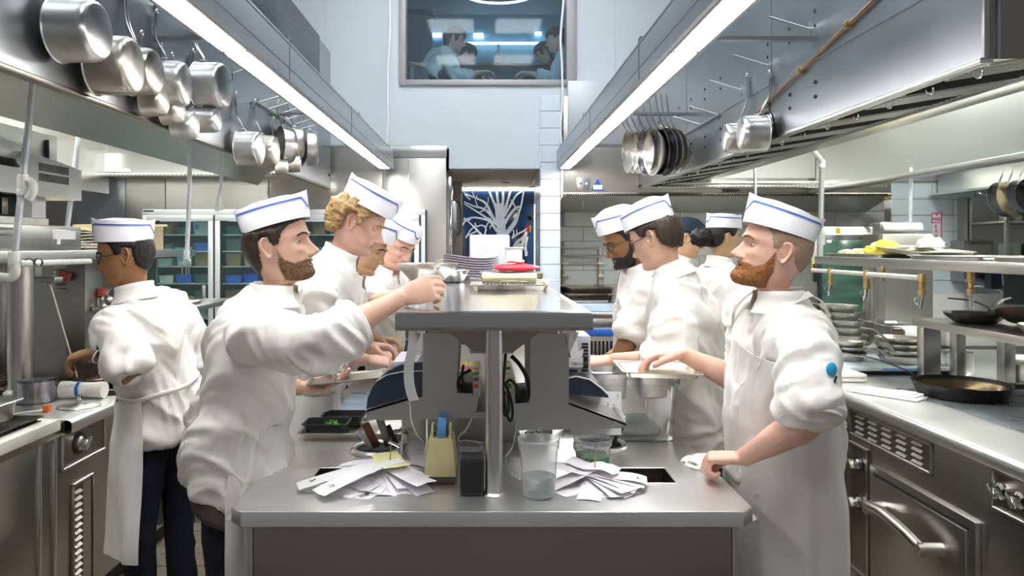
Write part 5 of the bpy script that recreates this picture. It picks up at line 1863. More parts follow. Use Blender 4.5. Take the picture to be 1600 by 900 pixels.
for k in range(11):
 ang = math.radians(225 + k * 110 / 10 + rng.uniform(-8, 8))
 tk, P = ticket(sx2, sy2, ang, rng.uniform(.13, .18), .070 + rng.uniform(-.006, .006), CT + .008 + .0028 * k, rng.uniform(.018, .036), 'paper', 'lilac white order ticket in the pile on the spike in front of the herb cup',
     'tickets on the spike in front of the herb cup', curl=rng.uniform(0, .014), ph=k * 1.3)
 if k in (4, 8):
  scribble(tk, P, 11, 20 + k, .8)
tk, P = ticket(sx2, sy2, math.radians(350), .30, .075, CT + .044, .022, 'paper', 'long curling ticket draped from the herb cup spike towards the waste chute', None, curl=-.012, start=-.15, wav=.007, ph=1.0)
scribble(tk, P, 13, 31)
tk, P = ticket(sx2 - .03, sy2, math.radians(205), .20, .060, CT + .048, .046, 'paper', 'curled ticket rolling over beside the clear water cup', None, start=-.08, wav=.004, ph=.4)
tk, P = ticket(sx2, sy2 + .01, math.radians(330), .15, .070, CT + .055, .012, 'paper', 'topmost lilac white ticket pierced by the herb cup spike', None, start=-.08, wav=.006, ph=2.2)
# knives standing in the wells
def stick(name, p0, p1, w, th, mat, label, cat, blade=None):
 t = thing(name, label, cat, p0)
 p0, p1 = Vector(p0), Vector(p1)
 d = (p1 - p0)
 L = d.length
 d.normalize()
 s = d.cross(Vector((0, 1, 0))).normalized()
 n = d.cross(s)
 MB().obox((p0 + p1) / 2, s, n, d, w / 2, th / 2, L / 2, min(w, th) * .35).build('handle', mat, t, 40)
 if blade:
  MB().obox(p0 - d * blade / 2, s, n, d, w * .42, .001, blade / 2).build('blade', 'chrome', t, 40)
 return t
kx, ky = -.368, 2.52
stick('knife', (kx + .000, ky, CT + .012), (kx - .040, ky - .01, CT + .098), .027, .016, 'wood_brown', 'brown wooden handled knife standing in the knife well', 'knife')
stick('knife', (kx - .020, ky + .01, CT + .012), (kx - .068, ky, CT + .068), .018, .012, 'white_plastic', 'white handled knife standing in the knife well', 'knife')
stick('knife', (kx + .040, ky + .01, CT + .012), (kx + .002, ky + .02, CT + .118), .026, .010, 'steel_dark', 'grey steel peeler standing tallest in the knife well', 'knife')
stick('knife', (kx + .062, ky + .02, CT + .012), (kx + .030, ky + .03, CT + .080), .024, .012, 'black_plastic', 'black handled knife leaning at the rim of the knife well', 'knife')
t = thing('black_spoon', 'black plastic spoon standing in the well behind the herb cup', 'spoon', (.46, 2.57, CT))
p0, p1 = Vector((.452, 2.56, CT + .012)), Vector((.470, 2.56, CT + .085))
m = MB()
v, f = ellipsoid(p1 - Vector((0, 0, .012)), (1, 0, 0), (0, 1, 0), (.2, 0, 1), .016, .008, .034, 10)
m.add(v, f)
m.build('bowl', 'black_plastic', t, 180)
MB().tube([p0, p1], .006, 8).build('handle', 'black_plastic', t)
# chrome tap
t = thing('chrome_tap', 'small chrome water tap with a cross handle on the counter', 'tap', (-.270, 2.45, CT))
c = Matrix.Translation((-.268, 2.45, CT))
MB().lathe([(.0, 0), (.0165, 0), (.0165, .045), (.012, .048), (.010, .06), (.008, .078), (0, .08)], 24, c).build('body', 'chrome', t)
MB().tube(spline([(-.276, 2.45, CT + .03), (-.305, 2.45, CT + .045), (-.318, 2.45, CT + .05)], 4), .006, 8).build('outlet', 'chrome', t)
for an in (.3, 1.87):
 d = Vector((math.cos(an), math.sin(an), 0))
 MB().tube([Vector((-.268, 2.45, CT + .085)) - d * .034, Vector((-.268, 2.45, CT + .088)), Vector((-.268, 2.45, CT + .085)) + d * .034], [.008, .006, .008], 10).build('handle_arm', 'chrome', t)
# second tap seen under the pointed bracket
t = thing('chrome_bowl', 'shiny chrome strainer lying under the pointed bracket', 'strainer', (.30, 2.75, CT))
MB().lathe([(0, 0), (.03, .0), (.055, .03), (.058, .034), (.052, .032), (.028, .006), (0, .004)], 28, Matrix.Translation((.33, 2.80, CT + .0))).build('bowl', 'chrome', t)
t = thing('chrome_bowl', 'small chrome bowl beside the clear cup under the bracket', 'bowl', (.17, 2.5, CT))
MB().lathe([(0, 0), (.03, .0), (.055, .045), (.058, .05), (.052, .045), (.028, .006), (0, .004)], 28, Matrix.Translation((.16, 2.56, CT + .0))).build('bowl', 'chrome', t)
# sheet trays
def sheet_tray(name, w, d, h=.025, mat='sheet_tray', label='', cat='tray', group=None):
 t = thing(name, label, cat, (0, 0, 0), group)
 m = MB()
 rows = []
 for g, z in ((-.016, .0025), (-.014, 0), (-.012, 0.0), (-.004, h - .003), (.003, h), (.006, h - .001), (.006, h - .004), (.002, h - .004), (-.005, h - .006), (-.0155, .0035)):
  hw, hd = w / 2 + g, d / 2 + g
  r = []
  for (sx, sy) in ((-1, -1), (1, -1), (1, 1), (-1, 1)):
   for a in range(4):
    an = {(-1, -1): 180, (1, -1): 270, (1, 1): 0, (-1, 1): 90}[(sx, sy)] + a * 30
    r.append((sx * (hw - .018) + .018 * math.cos(math.radians(an)), sy * (hd - .018) + .018 * math.sin(math.radians(an)), z))
  rows.append(r)
 m.grid(np.array(rows), cv=True)
 m.add(rows[1], [tuple(range(16))[::-1]])
 m.add(rows[-1], [tuple(range(16))])
 m.build('pan', mat, t, 40)
 return t
def black_tub(label, x, y, z, w=.15, d=.12, h=.045, rz=0):
 t = thing('black_tub', label, 'container', (0, 0, 0))
 m = MB()
 rows = []
 for g, zq in ((-.018, 0), (-.016, 0), (-.004, h), (.004, h), (.004, h - .003), (-.003, h - .003), (-.0175, .003)):
  hw, hd = w / 2 + g, d / 2 + g
  rows.append([(-hw + .01, -hd, zq), (hw - .01, -hd, zq), (hw, -hd + .01, zq), (hw, hd - .01, zq), (hw - .01, hd, zq), (-hw + .01, hd, zq), (-hw, hd - .01, zq), (-hw, -hd + .01, zq)])
 m.grid(np.array(rows), cv=True).add(rows[0], [tuple(range(8))[::-1]]).add(rows[-1], [tuple(range(8))])
 m.build('tub', 'black_plastic', t, 30)
 place(t, x, y, z, rz)
 return t
def herb_bunch(parent_loc, n, mat, label, r=.02, cat='herb'):
 m = MB()
 for k in range(n):
  a, q = random.uniform(0, 6.28), random.uniform(0, r)
  c = Vector(parent_loc) + Vector((q * math.cos(a), q * math.sin(a), random.uniform(0.002, r * .8)))
  d = Vector((random.uniform(-1, 1), random.uniform(-1, 1), random.uniform(-.3, 1))).normalized()
  s = d.orthogonal().normalized()
  w = r * .35
  m.add([c - d * w * 1.3, c + s * w + d * .2 * w, c + d * w * 1.6, c - s * w + d * .2 * w], [(0, 1, 2, 3)])
 return m.build('herb_leaves', mat, None, 0, label=label, cat=cat, kind='stuff')
t = sheet_tray('sheet_tray', .385, .30, .028, label='sheet tray on the island with two black tubs and a white paper in it')
place(t, -.478, 2.80, CT, 0)
MB().box(-.40, -.31, 2.70, 2.90, CT + .006, CT + .0075).build('white_paper', 'paper_white', None, label='white paper lying in the tray beside the black tubs', cat='paper')
black_tub('front black plastic tub with green leaves in the sheet tray', -.585, 2.74, CT + .005, .16, .115)
black_tub('rear black plastic tub with purple scraps in the sheet tray', -.545, 2.87, CT + .005, .16, .105)
herb_bunch((-.565, 2.735, CT + .025), 36, 'herb', 'green leaves in the front black tub', .026)
herb_bunch((-.535, 2.865, CT + .020), 20, 'dull_red', 'purple red scraps in the rear black tub', .018, 'food')
t = thing('cutting_board', 'pale blue cutting board with blue edges under the sliced meat', 'cutting board', (-.46, 3.2, CT))
MB().box(-.62, -.27, 3.0, 3.42, CT, CT + .018, .004).build('board', 'board_blue', t)
MB().box(-.62, -.55, 3.405, 3.425, CT + .018, CT + .019).box(-.42, -.28, 2.998, 3.02, CT + .018, CT + .0192).build('edge_mark', 'tape_blue', t)
for k, (x, y, rz) in enumerate(((-.44, 3.22, .3), (-.40, 3.27, .2), (-.385, 3.20, .4))):
 m = MB()
 v, f = ellipsoid((x, y, CT + .030), (math.cos(rz), math.sin(rz), 0), (-math.sin(rz), math.cos(rz), 0), (0, 0, 1), .035, .014, .011, 8)
 m.add(v, f).build('meat_slice', 'meat', None, 180, label='browned piece of meat on the pale blue board', cat='meat', group='browned meat pieces on the pale blue board')
stick('knife', (-.46, 3.04, CT + .030), (-.36, 3.07, CT + .032), .022, .018, 'navy_plastic', 'dark handled knife lying on the pale blue board', 'knife')
herb_bunch((-.33, 3.02, CT + .019), 26, 'herb', 'sprig of green herb at the edge of the pale blue board', .022)
t = thing('white_cutting_board', 'cream cutting board standing by the left end of the trough', 'cutting board', (-.26, 2.6, CT))
MB().box(-.30, -.212, 2.66, 2.68, CT, CT + .11, .003).build('board', 'board_white', t)
# trays further along, with food
for (x, y, lab, w, d, mat) in ((-.42, 3.75, 'tray of chopped white vegetables at the hands of the curly haired cook', .26, .2, 'tub_cream'), (-.40, 4.15, 'tray of pale dough behind the chopped vegetables', .30, .22, 'board_white')):
 t = sheet_tray('food_tray', w, d, .025, label=lab)
 G = [[(-w / 2 + .02 + (w - .04) * i / 14, -d / 2 + .02 + (d - .04) * j / 10, .016 + random.uniform(-.006, .008)) for i in range(15)] for j in range(11)]
 MB().grid(np.array(G)).build('food', mat, t, 180, kind='stuff')
 place(t, x, y, CT, 0)
t = thing('dough_round', 'flat white round of dough on the steel counter', 'dough', (-.50, 3.55, CT))
v, f = ellipsoid((-.40, 3.52, CT + .010), (1, 0, 0), (0, 1, 0), (0, 0, 1), .06, .05, .012, 10)
MB().add(v, f).build('dough', 'board_white', t, 180)
# small white garnish tubs in the trough
cols = ['tub_cream', 'meat', 'orange', 'herb', 'tub_brown', 'yellow', 'herb', 'tub_cream', 'dull_red', 'herb', 'yellow', 'tub_cream']
names = ['chopped onion', 'browned bits', 'orange peel', 'green herb', 'brown crumbs', 'yellow petals', 'leafy greens', 'white slices', 'red dice', 'small leaves', 'yellow dice', 'pale grains']
k = 0
for j in range(6):
 for i in range(2):
  x, y, z = -.075 + i * .14, 2.72 + j * .14, 1.0
  t = thing('garnish_tub', 'white garnish tub of %s in the trough behind the pole' % names[k], 'container', (x, y, z))
  m = MB()
  rows = [[(x + sx * (.055 + g), y + sy * (.058 + g), zq) for sx, sy in ((-1, -1), (1, -1), (1, 1), (-1, 1))] for g, zq in ((-.01, z), (0, z + .06), (.006, z + .06), (.006, z + .057), (-.003, z + .057), (-.012, z + .004))]
  m.grid(np.array(rows), cv=True).add(rows[0], [(3, 2, 1, 0)]).add(rows[-1], [(0, 1, 2, 3)])
  m.build('tub', 'white_plastic', t, 30)
  G = [[(x - .05 + .1 * a / 8, y - .05 + .1 * b / 8, z + .045 + random.uniform(-.007, .016)) for a in range(9)] for b in range(9)]
  MB().grid(np.array(G)).build('garnish', cols[k], t, 60, kind='stuff')
  k += 1
# clear box with two steel pans on its rim
t = thing('clear_food_box', 'tall clear plastic food box with two steel pans hung in its rim', 'container', (.53, 2.77, CT))
X0, X1, Y0, Y1, zt = .372, .690, 2.61, 2.97, 1.135
m = MB()
rows = []
for g, z in ((-.022, CT + .001), (-.016, CT + .006), (0, zt - .03), (.006, zt - .028), (.008, zt - .002), (.016, zt), (.018, zt - .004), (.016, zt - .006), (.002, zt - .008), (.0, zt - .03), (-.006, zt - .034), (-.021, CT + .010)):
 rows.append([(X0 - g + .02, Y0 - g, z), (X1 + g - .02, Y0 - g, z), (X1 + g, Y0 - g + .02, z), (X1 + g, Y1 + g - .02, z), (X1 + g - .02, Y1 + g, z), (X0 - g + .02, Y1 + g, z), (X0 - g, Y1 + g - .02, z), (X0 - g, Y0 - g + .02, z)])
m.grid(np.array(rows), cv=True).add(rows[0], [tuple(range(8))[::-1]]).add(rows[-1], [tuple(range(8))])
m.build('box', 'cambro', t, 30)
MB().box(X0 + .05, X1 - .05, Y0 + .06, Y1 - .06, CT + .012, CT + .045, .02).build('bags_inside', 'tub_clear', t)
def steel_pan(label, x0, x1, y0, y1, zt, h, mat='steel_bright', cat='container', name='steel_pan'):
 t = thing(name, label, cat, ((x0 + x1) / 2, (y0 + y1) / 2, zt - h))
 m = MB()
 rows = []
 for g, z in ((-.022, zt - h), (-.012, zt - h + .006), (-.006, zt - .012), (.0, zt - .002), (.010, zt), (.012, zt - .003), (.010, zt - .002), (.0, zt - .004), (-.008, zt - .014), (-.014, zt - h + .010), (-.022, zt - h + .003)):
  c = .02
  rows.append([(x0 - g + c, y0 - g, z), (x1 + g - c, y0 - g, z), (x1 + g - c * .3, y0 - g + c * .3, z), (x1 + g, y0 - g + c, z), (x1 + g, y1 + g - c, z), (x1 + g - c * .3, y1 + g - c * .3, z), (x1 + g - c, y1 + g, z), (x0 - g + c, y1 + g, z),
      (x0 - g + c * .3, y1 + g - c * .3, z), (x0 - g, y1 + g - c, z), (x0 - g, y0 - g + c, z), (x0 - g + c * .3, y0 - g + c * .3, z)])
 n = len(rows[0])
 m.grid(np.array(rows), cv=True).add(rows[0], [tuple(range(n))[::-1]]).add(rows[-1], [tuple(range(n))])
 m.build('pan', mat, t, 30)
 return t
steel_pan('steel food pan hung in the clear box, on the side towards the printer', .390, .525, 2.64, 2.94, 1.150, .105)
steel_pan('steel food pan hung in the clear box, on the side towards the ginger cook', .545, .675, 2.64, 2.94, 1.150, .10)
# folded white cloth under the fist of the ginger cook is built with him
# ---------------------------------------------------------------- things on the pass shelf
t = sheet_tray('sheet_tray', .315, .26, .026, label='sheet tray with a rack and a yellow towel on the pass shelf')
for k in range(18):
 x = -.13 + .26 * k / 17
 MB().tube([(x, -.115, .022), (x, .115, .022)], .0022, 6).build('rack_wire', 'aluminium', t)
MB().tube([(-.135, -.11, .020), (.135, -.11, .020), (.135, .11, .020), (-.135, .11, .020)], .003, 6, closed=True).build('rack_frame', 'aluminium', t)
place(t, .105, 3.10, SZ, 0)
m = MB()
P = []
for i in range(11):
 q = i / 10
 P.append([(-.01 + .235 * q, 3.20 + .05 * math.cos(a) , SZ + .047 + (.016 + .003 * math.sin(q * 9)) * math.sin(a)) for a in np.linspace(0, 2 * math.pi, 14, endpoint=False)])
m.grid(np.array(P), cv=True).add(P[0], [tuple(range(14))]).add(P[-1], [tuple(range(14))])
m.build('folded_towel', 'paper_yellow', None, 60, label='folded pale yellow towel lying on the wire rack', cat='towel')
for k in range(3):
 t = sheet_tray('sheet_tray', .30, .24, .024, label=('bottom', 'middle', 'top')[k] + ' tray of the small stack under the red package', group='trays under the red package')
 place(t, .135, 3.66, SZ + k * .014, .02 * k)
m = MB()
P = []
for i in range(15):
 q = i / 14
 w = .075 * (1 - abs(2 * q - 1) ** 6 * .5)
 h = .020 * (1 - abs(2 * q - 1) ** 4 * .8) * (1 + .15 * math.sin(q * 13))
 P.append([(.045 + .235 * q, 3.72 + w * math.cos(a), SZ + .055 + .018 + h * math.sin(a)) for a in np.linspace(0, 2 * math.pi, 16, endpoint=False)])
m.grid(np.array(P), cv=True).add(P[0], [tuple(range(16))]).add(P[-1], [tuple(range(16))])
o = m.build('red_package', 'red', None, 70, label='glossy red plastic package on the tray stack', cat='package')
m = MB()
P = []
for i in range(9):
 q = i / 8
 P.append([(.115 + .085 * q, 3.74 + .05 * math.cos(a), SZ + .104 + .009 * math.sin(a) + .003 * math.sin(q * 6)) for a in np.linspace(0, 2 * math.pi, 12, endpoint=False)])
m.grid(np.array(P), cv=True).add(P[0], [tuple(range(12))]).add(P[-1], [tuple(range(12))])
m.build('folded_cloth', 'peach', None, 60, label='folded peach cloth on top of the red package', cat='cloth')
def oval_plate(label, x, y, z, group):
 n = 40
 rows = []
 for r, dz in ((0.02, .0), (.55, .0), (.75, .004), (.98, .016), (1.0, .018), (1.0, .021), (.97, .021), (.74, .009), (.55, .005), (.02, .005)):
  rows.append([(x + .155 * r * math.cos(a), y + .105 * r * math.sin(a), z + dz + .010 * r * math.sin(2 * a + .6) * r) for a in np.linspace(0, 2 * math.pi, n, endpoint=False)])
 m = MB().grid(np.array(rows), cv=True)
 m.add(rows[0], [tuple(range(n))[::-1]]).add(rows[-1], [tuple(range(n))])
 return m.build('oval_plate', 'plate_lilac', None, 50, label=label, cat='plate', group=group)
for k in range(8):
 oval_plate('%s wavy edged grey lilac plate from the bottom of the stack' % ORD[k] if k < 7 else 'topmost wavy edged grey lilac plate of the stack', -.075, 4.12, SZ + .012 + k * .0135, 'stacked lilac plates')
t = thing('steel_bowl', 'steel mixing bowl on the pass shelf behind the held pan', 'bowl', (-.16, 3.72, SZ))
MB().lathe([(0, 0), (.045, 0), (.06, .006), (.088, .055), (.092, .06), (.088, .060), (.058, .010), (0, .004)], 36, Matrix.Translation((-.165, 3.70, SZ))).build('bowl', 'steel_bright', t, 40)
# white dispenser, white dome and white tub at the end of the shelf
t = thing('paper_dispenser', 'white rounded paper dispenser at the far end of the pass shelf', 'dispenser', (.035, 4.5, SZ))
a, b = at(734, 402, 4.55), at(796, 367, 4.55)
MB().box(a.x, b.x, 4.50, 4.62, SZ, b.z, .012, seg=3).build('body', 'white_plastic', t, 50)
v, f = ellipsoid((at(767, 400, 4.40).x, 4.40, SZ + .04), (1, 0, 0), (0, 1, 0), (0, 0, 1), .048, .05, .115, 12)
MB().add(v, f).build('white_dome', 'ceramic_white', None, 180, label='white rounded dome standing before the paper dispenser', cat='lid')
t = thing('white_tub', 'white square plastic tub beside the paper dispenser', 'container', (at(802, 400, 4.3).x, 4.3, SZ))
a, b = at(790, 405, 4.3), at(816, 386, 4.3)
MB().box(a.x, b.x, 4.28, 4.38, SZ, b.z, .006).build('tub', 'white_plastic', t)
MB().box(a.x - .005, b.x + .005, 4.275, 4.385, b.z - .008, b.z, .002).build('rim', 'white_plastic', t)
for k, (x, y, rz) in enumerate(((.235, 3.42, -.5), (.262, 3.38, -.7))):
 m = MB().obox((x, y, SZ + .012 + k * .012), (math.cos(rz), math.sin(rz), 0), (-math.sin(rz), math.cos(rz), 0), (0, 0, 1), .07, .018, .005, .004)
 m.build('wooden_spatula', 'board_white', None, label=('pale spatula lying lower beside the yellow towel', 'pale spatula lying on top beside the yellow towel')[k], cat='spatula')
# ---------------------------------------------------------------- pots and pans: prototypes built at the origin, copied into place
def saucepan(label, r, h, mat='aluminium', hl=.20, name='saucepan', hmat='aluminium', group=None):
 t = thing(name, label, 'pan', (0, 0, 0), group)
 yc = -(r + hl)
 m = MB()
 T = Matrix.Translation((0, yc, 0))
 m.lathe([(0, 0), (r * .80, 0), (r * .90, .004), (r * .965, .016), (r * .985, .03), (r, h - .003), (r * 1.035, h), (r * 1.03, h + .002), (r * .985, h - .002), (r * .965, .03), (r * .93, .012), (r * .80, .004), (0, .003)], 40, T)
 m.build('bowl', mat, t, 40)
 pts = spline([(0, yc + r * .97, h * .80), (0, yc + r + .03, h * .86), (0, yc + r + hl * .45, h + .012), (0, yc + r + hl * .85, h + .02), (0, 0, h + .012)], 5)
 k = len(pts)
 A = []
 for s in (-1, 1):
  m = MB()
  m.tube([p + Vector((s * (.0115 - .004 * abs(2 * i / (k - 1) - 1)), 0, 0)) for i, p in enumerate(pts)], .0042, 8)
  m.build('handle_bar', hmat, t, 180)
 MB().tube(arc((0, -.002, h + .012), .0105, -.3, math.pi + .3, 10, (1, 0, 0), (0, 1, 0)), .0042, 8).build('hang_loop', hmat, t, 180)
 MB().obox((0, yc + r + .004, h * .78), (1, 0, 0), (0, 1, 0), (0, 0, 1), .022, .006, .014, .004).build('bracket', hmat, t, 40)
 for s in (-1, 1):
  MB().cyl((s * .012, yc + r + .006, h * .78), (s * .012, yc + r + .016, h * .78), .005, n=10).build('rivet', hmat, t)
 return t
def frypan(label, r, h=.045, mat='pan_steel', hl=.21, group=None, hmat='pan_steel', name='frying_pan', inner=None, flat=.68, lift=.05, n=40):
 t = thing(name, label, 'pan', (0, 0, 0), group)
 m = MB()
 m.lathe([(0, 0), (r * flat, 0), (r * (flat + .07), .004), (r * .95, h * .75), (r * 1.0, h), (r * 1.004, h + .002), (r * .985, h + .001), (r * .93, h * .75), (r * (flat + .05), .008), (r * flat, .004), (0, .004)], n)
 if inner:
  for i, f in enumerate(m.f):
   if i >= 7 * n:
    m.m[i] = 1
 m.build('bowl', [mat, inner] if inner else mat, t, 40)
 pts = spline([(0, r * .93, h * .80), (0, r + .025, h + lift * .35), (0, r + hl * .5, h + lift), (0, r + hl, h + lift * 1.25)], 5)
 k = len(pts)
 m = MB()
 A, B, C, D = [], [], [], []
 for i, p in enumerate(pts):
  w = .011 + .003 * math.sin(math.pi * i / (k - 1)) if i > 1 else .016
  A.append(p + Vector((-w, 0, 0)))
  B.append(p + Vector((0, 0, .005)))
  C.append(p + Vector((w, 0, 0)))
  D.append(p + Vector((0, 0, -.003)))
 m.grid(np.array([[tuple(q) for q in row] for row in zip(A, B, C, D)]), cv=True)
 m.add([A[0], B[0], C[0], D[0]], [(0, 1, 2, 3)]).add([A[-1], B[-1], C[-1], D[-1]], [(3, 2, 1, 0)])
 m.build('handle', hmat, t, 60)
 for s in (-1, 1):
  v, f = ellipsoid((s * .010, r * .955, h * .80), (1, 0, 0), (0, 1, 0), (0, 0, 1), .005, .005, .005, 5)
  MB().add(v, f).build('rivet', hmat, t, 180)
 return t
def pin(X, sgn, y, z, ln=.17, tilt=.30, label='', group=None):
 t = thing('pan_hook', label, 'hook', (X, y, z), group)
 tip = Vector((X + sgn * ln, y, z + ln * tilt))
 MB().tube([Vector((X, y, z)), tip], .0048, 8).build('rod', 'steel', t)
 MB().box(X, X + sgn * .004, y - .012, y + .012, z - .03, z + .03, .001).build('plate', 'steel_hood', t)
 return t
# rows of hooks
L_H, R_H = 'steel pan hook from the camera on the face of the saucepan hood', 'steel pan hook from the camera on the face of the frying pan hood'
for k, (y, z) in enumerate(((2.28, 2.62), (2.50, 2.62), (2.78, 2.60), (3.02, 2.585), (3.42, 2.60), (3.95, 2.53), (4.4, 2.46), (4.6, 2.46), (4.8, 2.46), (5.0, 2.46), (5.2, 2.46), (5.4, 2.46))):
 pin(HX, 1, y, z, label=ORD[k] + ' ' + L_H, group='hooks of the saucepan hood')
for k, (y, z) in enumerate(((3.05, 2.50), (3.50, 2.46), (3.86, 2.42), (4.25, 2.36), (4.6, 2.36), (4.95, 2.36), (5.3, 2.36), (5.65, 2.36), (6.0, 2.36))):
 pin(RX, -1, y, z, label=ORD[k] + ' ' + R_H, group='hooks of the frying pan hood')
for sgn, X, z, y0, y1, lab in ((1, HX, 2.445, 4.3, 5.5, 'thin steel rail along the second group of saucepans'), (-1, RX, 2.350, 4.2, 6.1, 'thin steel rail under the hooks of the frying pan hood')):
 MB().tube([(X + sgn * .012, y0, z), (X + sgn * .012, y1, z)], .006, 8).build('hook_rail', 'steel', None, label=lab, cat='rail')
def hang(t, px, py, X, r, h, hl, sgn, yaw=0, tip=None):
 xb = X + sgn * (h + .03)
 p = atx(px, py, xb)
 # pan axis (bottom->rim) points to the wall, handle up
 zc = p.z + r + hl
 # local +Z -> -sgn X, local +Y -> +Z world
 A = Matrix(((0, 0, -sgn, xb), (-sgn, 0, 0, p.y), (0, 1, 0, zc), (0, 0, 0, 1)))
 A = Matrix.Translation((xb, p.y, zc)) @ Matrix.Rotation(yaw, 4, 'Z') @ Matrix.Translation((-xb, -p.y, -zc)) @ A
 t.matrix_world = A
 t.location = A.translation
 t.rotation_euler = A.to_euler()
pots = [  # px, py, r, h, handle, material, yaw, label
 (156, 48, .098, .125, .24, 'aluminium', 0, 'largest bright saucepan, first of the hanging row'),
 (211, 103, .100, .130, .26, 'aluminium_worn', .05, 'worn saucepan with a stamped mark, second of the hanging row'),
 (244, 112, .088, .095, .22, 'aluminium_worn', 0, 'shallow dull saucepan hanging half behind the worn one'),
 (292, 132, .094, .105, .20, 'aluminium', .10, 'medium bright saucepan hanging before the lamp'),
 (352, 134, .108, .125, .18, 'aluminium', -.05, 'deep bright saucepan, last of the first hanging group'),
 (257, 157, .062, .075, .20, 'aluminium_worn', 0, 'small dull saucepan low under the first group'),
 (283, 172, .060, .070, .22, 'aluminium_worn', 0, 'small worn saucepan low under the medium one'),
 (305, 196, .062, .085, .24, 'aluminium', 0, 'small pale saucepan hanging lowest of the first group'),
 (341, 188, .058, .100, .26, 'aluminium', 0, 'small deep saucepan hanging below the deep bright one'),
 (408, 232, .094, .120, .20, 'aluminium', 0, 'bright saucepan nearest in the second hanging group'),
 (432, 236, .092, .110, .20, 'aluminium_worn', 0, 'dull saucepan second in the second hanging group'),
 (458, 228, .118, .085, .16, 'aluminium', .55, 'wide round saucepan with a reflecting bottom in the second group'),
 (474, 224, .105, .080, .18, 'aluminium_worn', .35, 'dull wide saucepan behind the reflecting one'),
 (497, 232, .130, .080, .18, 'aluminium', .25, 'widest shallow saucepan at the end of the second group'),
 (470, 256, .060, .080, .24, 'aluminium_worn', .2, 'small saucepan low in the second hanging group'),
 (450, 262, .048, .075, .26, 'aluminium_worn', .2, 'smallest saucepan hanging lowest in the second group'),
]
for px, py, r, h, hl_, mat, yaw, lab in pots:
 t = saucepan(lab, r, h, mat, hl_)
 hang(t, px, py, HX, r, h, hl_, 1, yaw)
 if 'stamped' in lab:
  m = MB()
  for k, a0 in enumerate((-2.25, -2.15, -2.05)):
   for q in range(2):
    zc_ = h * (.30 + .0 * q)
    c = Vector((math.cos(a0 - .9) * r * .985, -(r + hl_) + math.sin(a0 - .9) * r * .985, zc_ + q * .010))
    v, f = ellipsoid(c, (1, 0, 0), (0, 1, 0), (0, 0, 1), .003, .003, .003, 4)
    m.add(v, f)
  m.build('stamped_mark', 'ink', t, 180)
for px, py, r, h, hl_, mat, lab in ((1131, 216, .078, .10, .24, 'aluminium', 'small pale saucepan hanging behind its twin on the frying pan hood'), (1156, 209, .085, .12, .20, 'aluminium', 'bright saucepan hanging in front on the frying pan hood'),
         (1172, 206, .088, .08, .20, 'pan_blue_steel', 'dark saucepan hanging against the hood behind the bright one')):
 t = saucepan(lab, r, h, mat, hl_)
 hang(t, px, py, RX if 'dark' not in lab else RX + .03, r, h, hl_, -1, -.1)
# frying pans hung edge to edge, bottoms towards the camera side
for k in range(9):
 px = (990, 998, 1008, 1018, 1030, 1040, 1050, 1058, 1066)[k]
 near = k < 5
 Yk = 4.75 + .16 * ((4 - k) if near else (k - 5)) * (1 if near else 1)
 if not near:
  Yk = 4.70 + .02 * k
 t = frypan(('first', 'second', 'third', 'fourth', 'fifth', 'sixth', 'seventh', 'eighth', 'ninth')[k] + ' frying pan from the lamp in the row hanging edge to edge', .155 - .004 * (k % 3), .045, 'pan_blue_steel' if k in (3, 5, 6) else 'pan_steel', .23, None)
 p = at(px, 237, Yk)
 # axis of the pan almost across the view, handle up
 A = Matrix.Translation(p) @ Matrix.Rotation(math.radians(-86 + 1.5 * k), 4, 'Z') @ Matrix.Rotation(math.radians(92), 4, 'X')
 t.location = A.translation
 t.rotation_euler = A.to_euler()
# ---------------------------------------------------------------- left cooking line
LX = -1.66
ll = thing('cooking_line', 'steel cooking line with knobs and louvres along the left aisle', 'counter', (-2.2, 3.3, 0))
m = MB()
rows = []
for x, z in ((-3.4, .90), (LX - .02, .90), (LX - .006, .897), (LX, .888), (LX, .852), (LX - .006, .846), (LX - .05, .846)):
 rows.append([(x, 2.96, z), (x, 5.6, z)])
m.grid(np.array(rows)).build('worktop', 'steel_top', ll, 50)
CFX = LX - .045
MB().box(-3.4, CFX, 1.2, 5.6, .12, .846, .004).build('cabinet', 'steel_front', ll)
MB().box(-3.4, CFX - .07, 1.2, 5.6, 0, .12).build('toe_kick', 'black_rubber', ll)
MB().box(-3.4, LX - .02, 1.2, 2.95, .846, .90, .003).build('near_worktop', 'steel_dark', ll)
for y in (2.80, 2.90, 4.25):
 MB().box(CFX - .002, CFX + .010, y, y + .02, .12, .846, .003).build('upright_trim', 'steel_bright', ll)
def framed(name, y0, y1, z0, z1, parent, X, sgn, w=.014, mat='steel', back='steel_dark'):
 m = MB()
 for a, b, c, d in ((y0, y1, z1 - w, z1), (y0, y1, z0, z0 + w), (y0, y0 + w, z0, z1), (y1 - w, y1, z0, z1)):
  m.box(X, X + sgn * .012, a, b, c, d, .003, seg=1)
 o = m.build(name + '_frame', mat, parent)
 MB().box(X, X + sgn * .002, y0 + w, y1 - w, z0 + w, z1 - w).build(name + '_panel', back, o)
 return o
def knob(y, z, parent, X, sgn, r=.026, mat='chrome', plate=True):
 m = MB()
 R_ = Matrix.Translation((X, y, z)) @ Matrix.Rotation(sgn * math.pi / 2, 4, 'Y')
 m.lathe([(0, 0), (r, 0), (r, .010), (r * .62, .016), (r * .55, .034), (r * .48, .038), (0, .038)], 24, R_)
 o = m.build('knob', mat, parent)
 MB().obox((X + sgn * .036, y, z), (1, 0, 0), (0, .6, .8), (0, -.8, .6), .012, r * .95, .006, .004).build('grip', mat, o)
 if plate:
  MB().lathe([(0, 0), (r * 1.55, 0), (r * 1.5, .004), (0, .004)], 24, R_).build('dial', 'black_plastic', o)
 return o
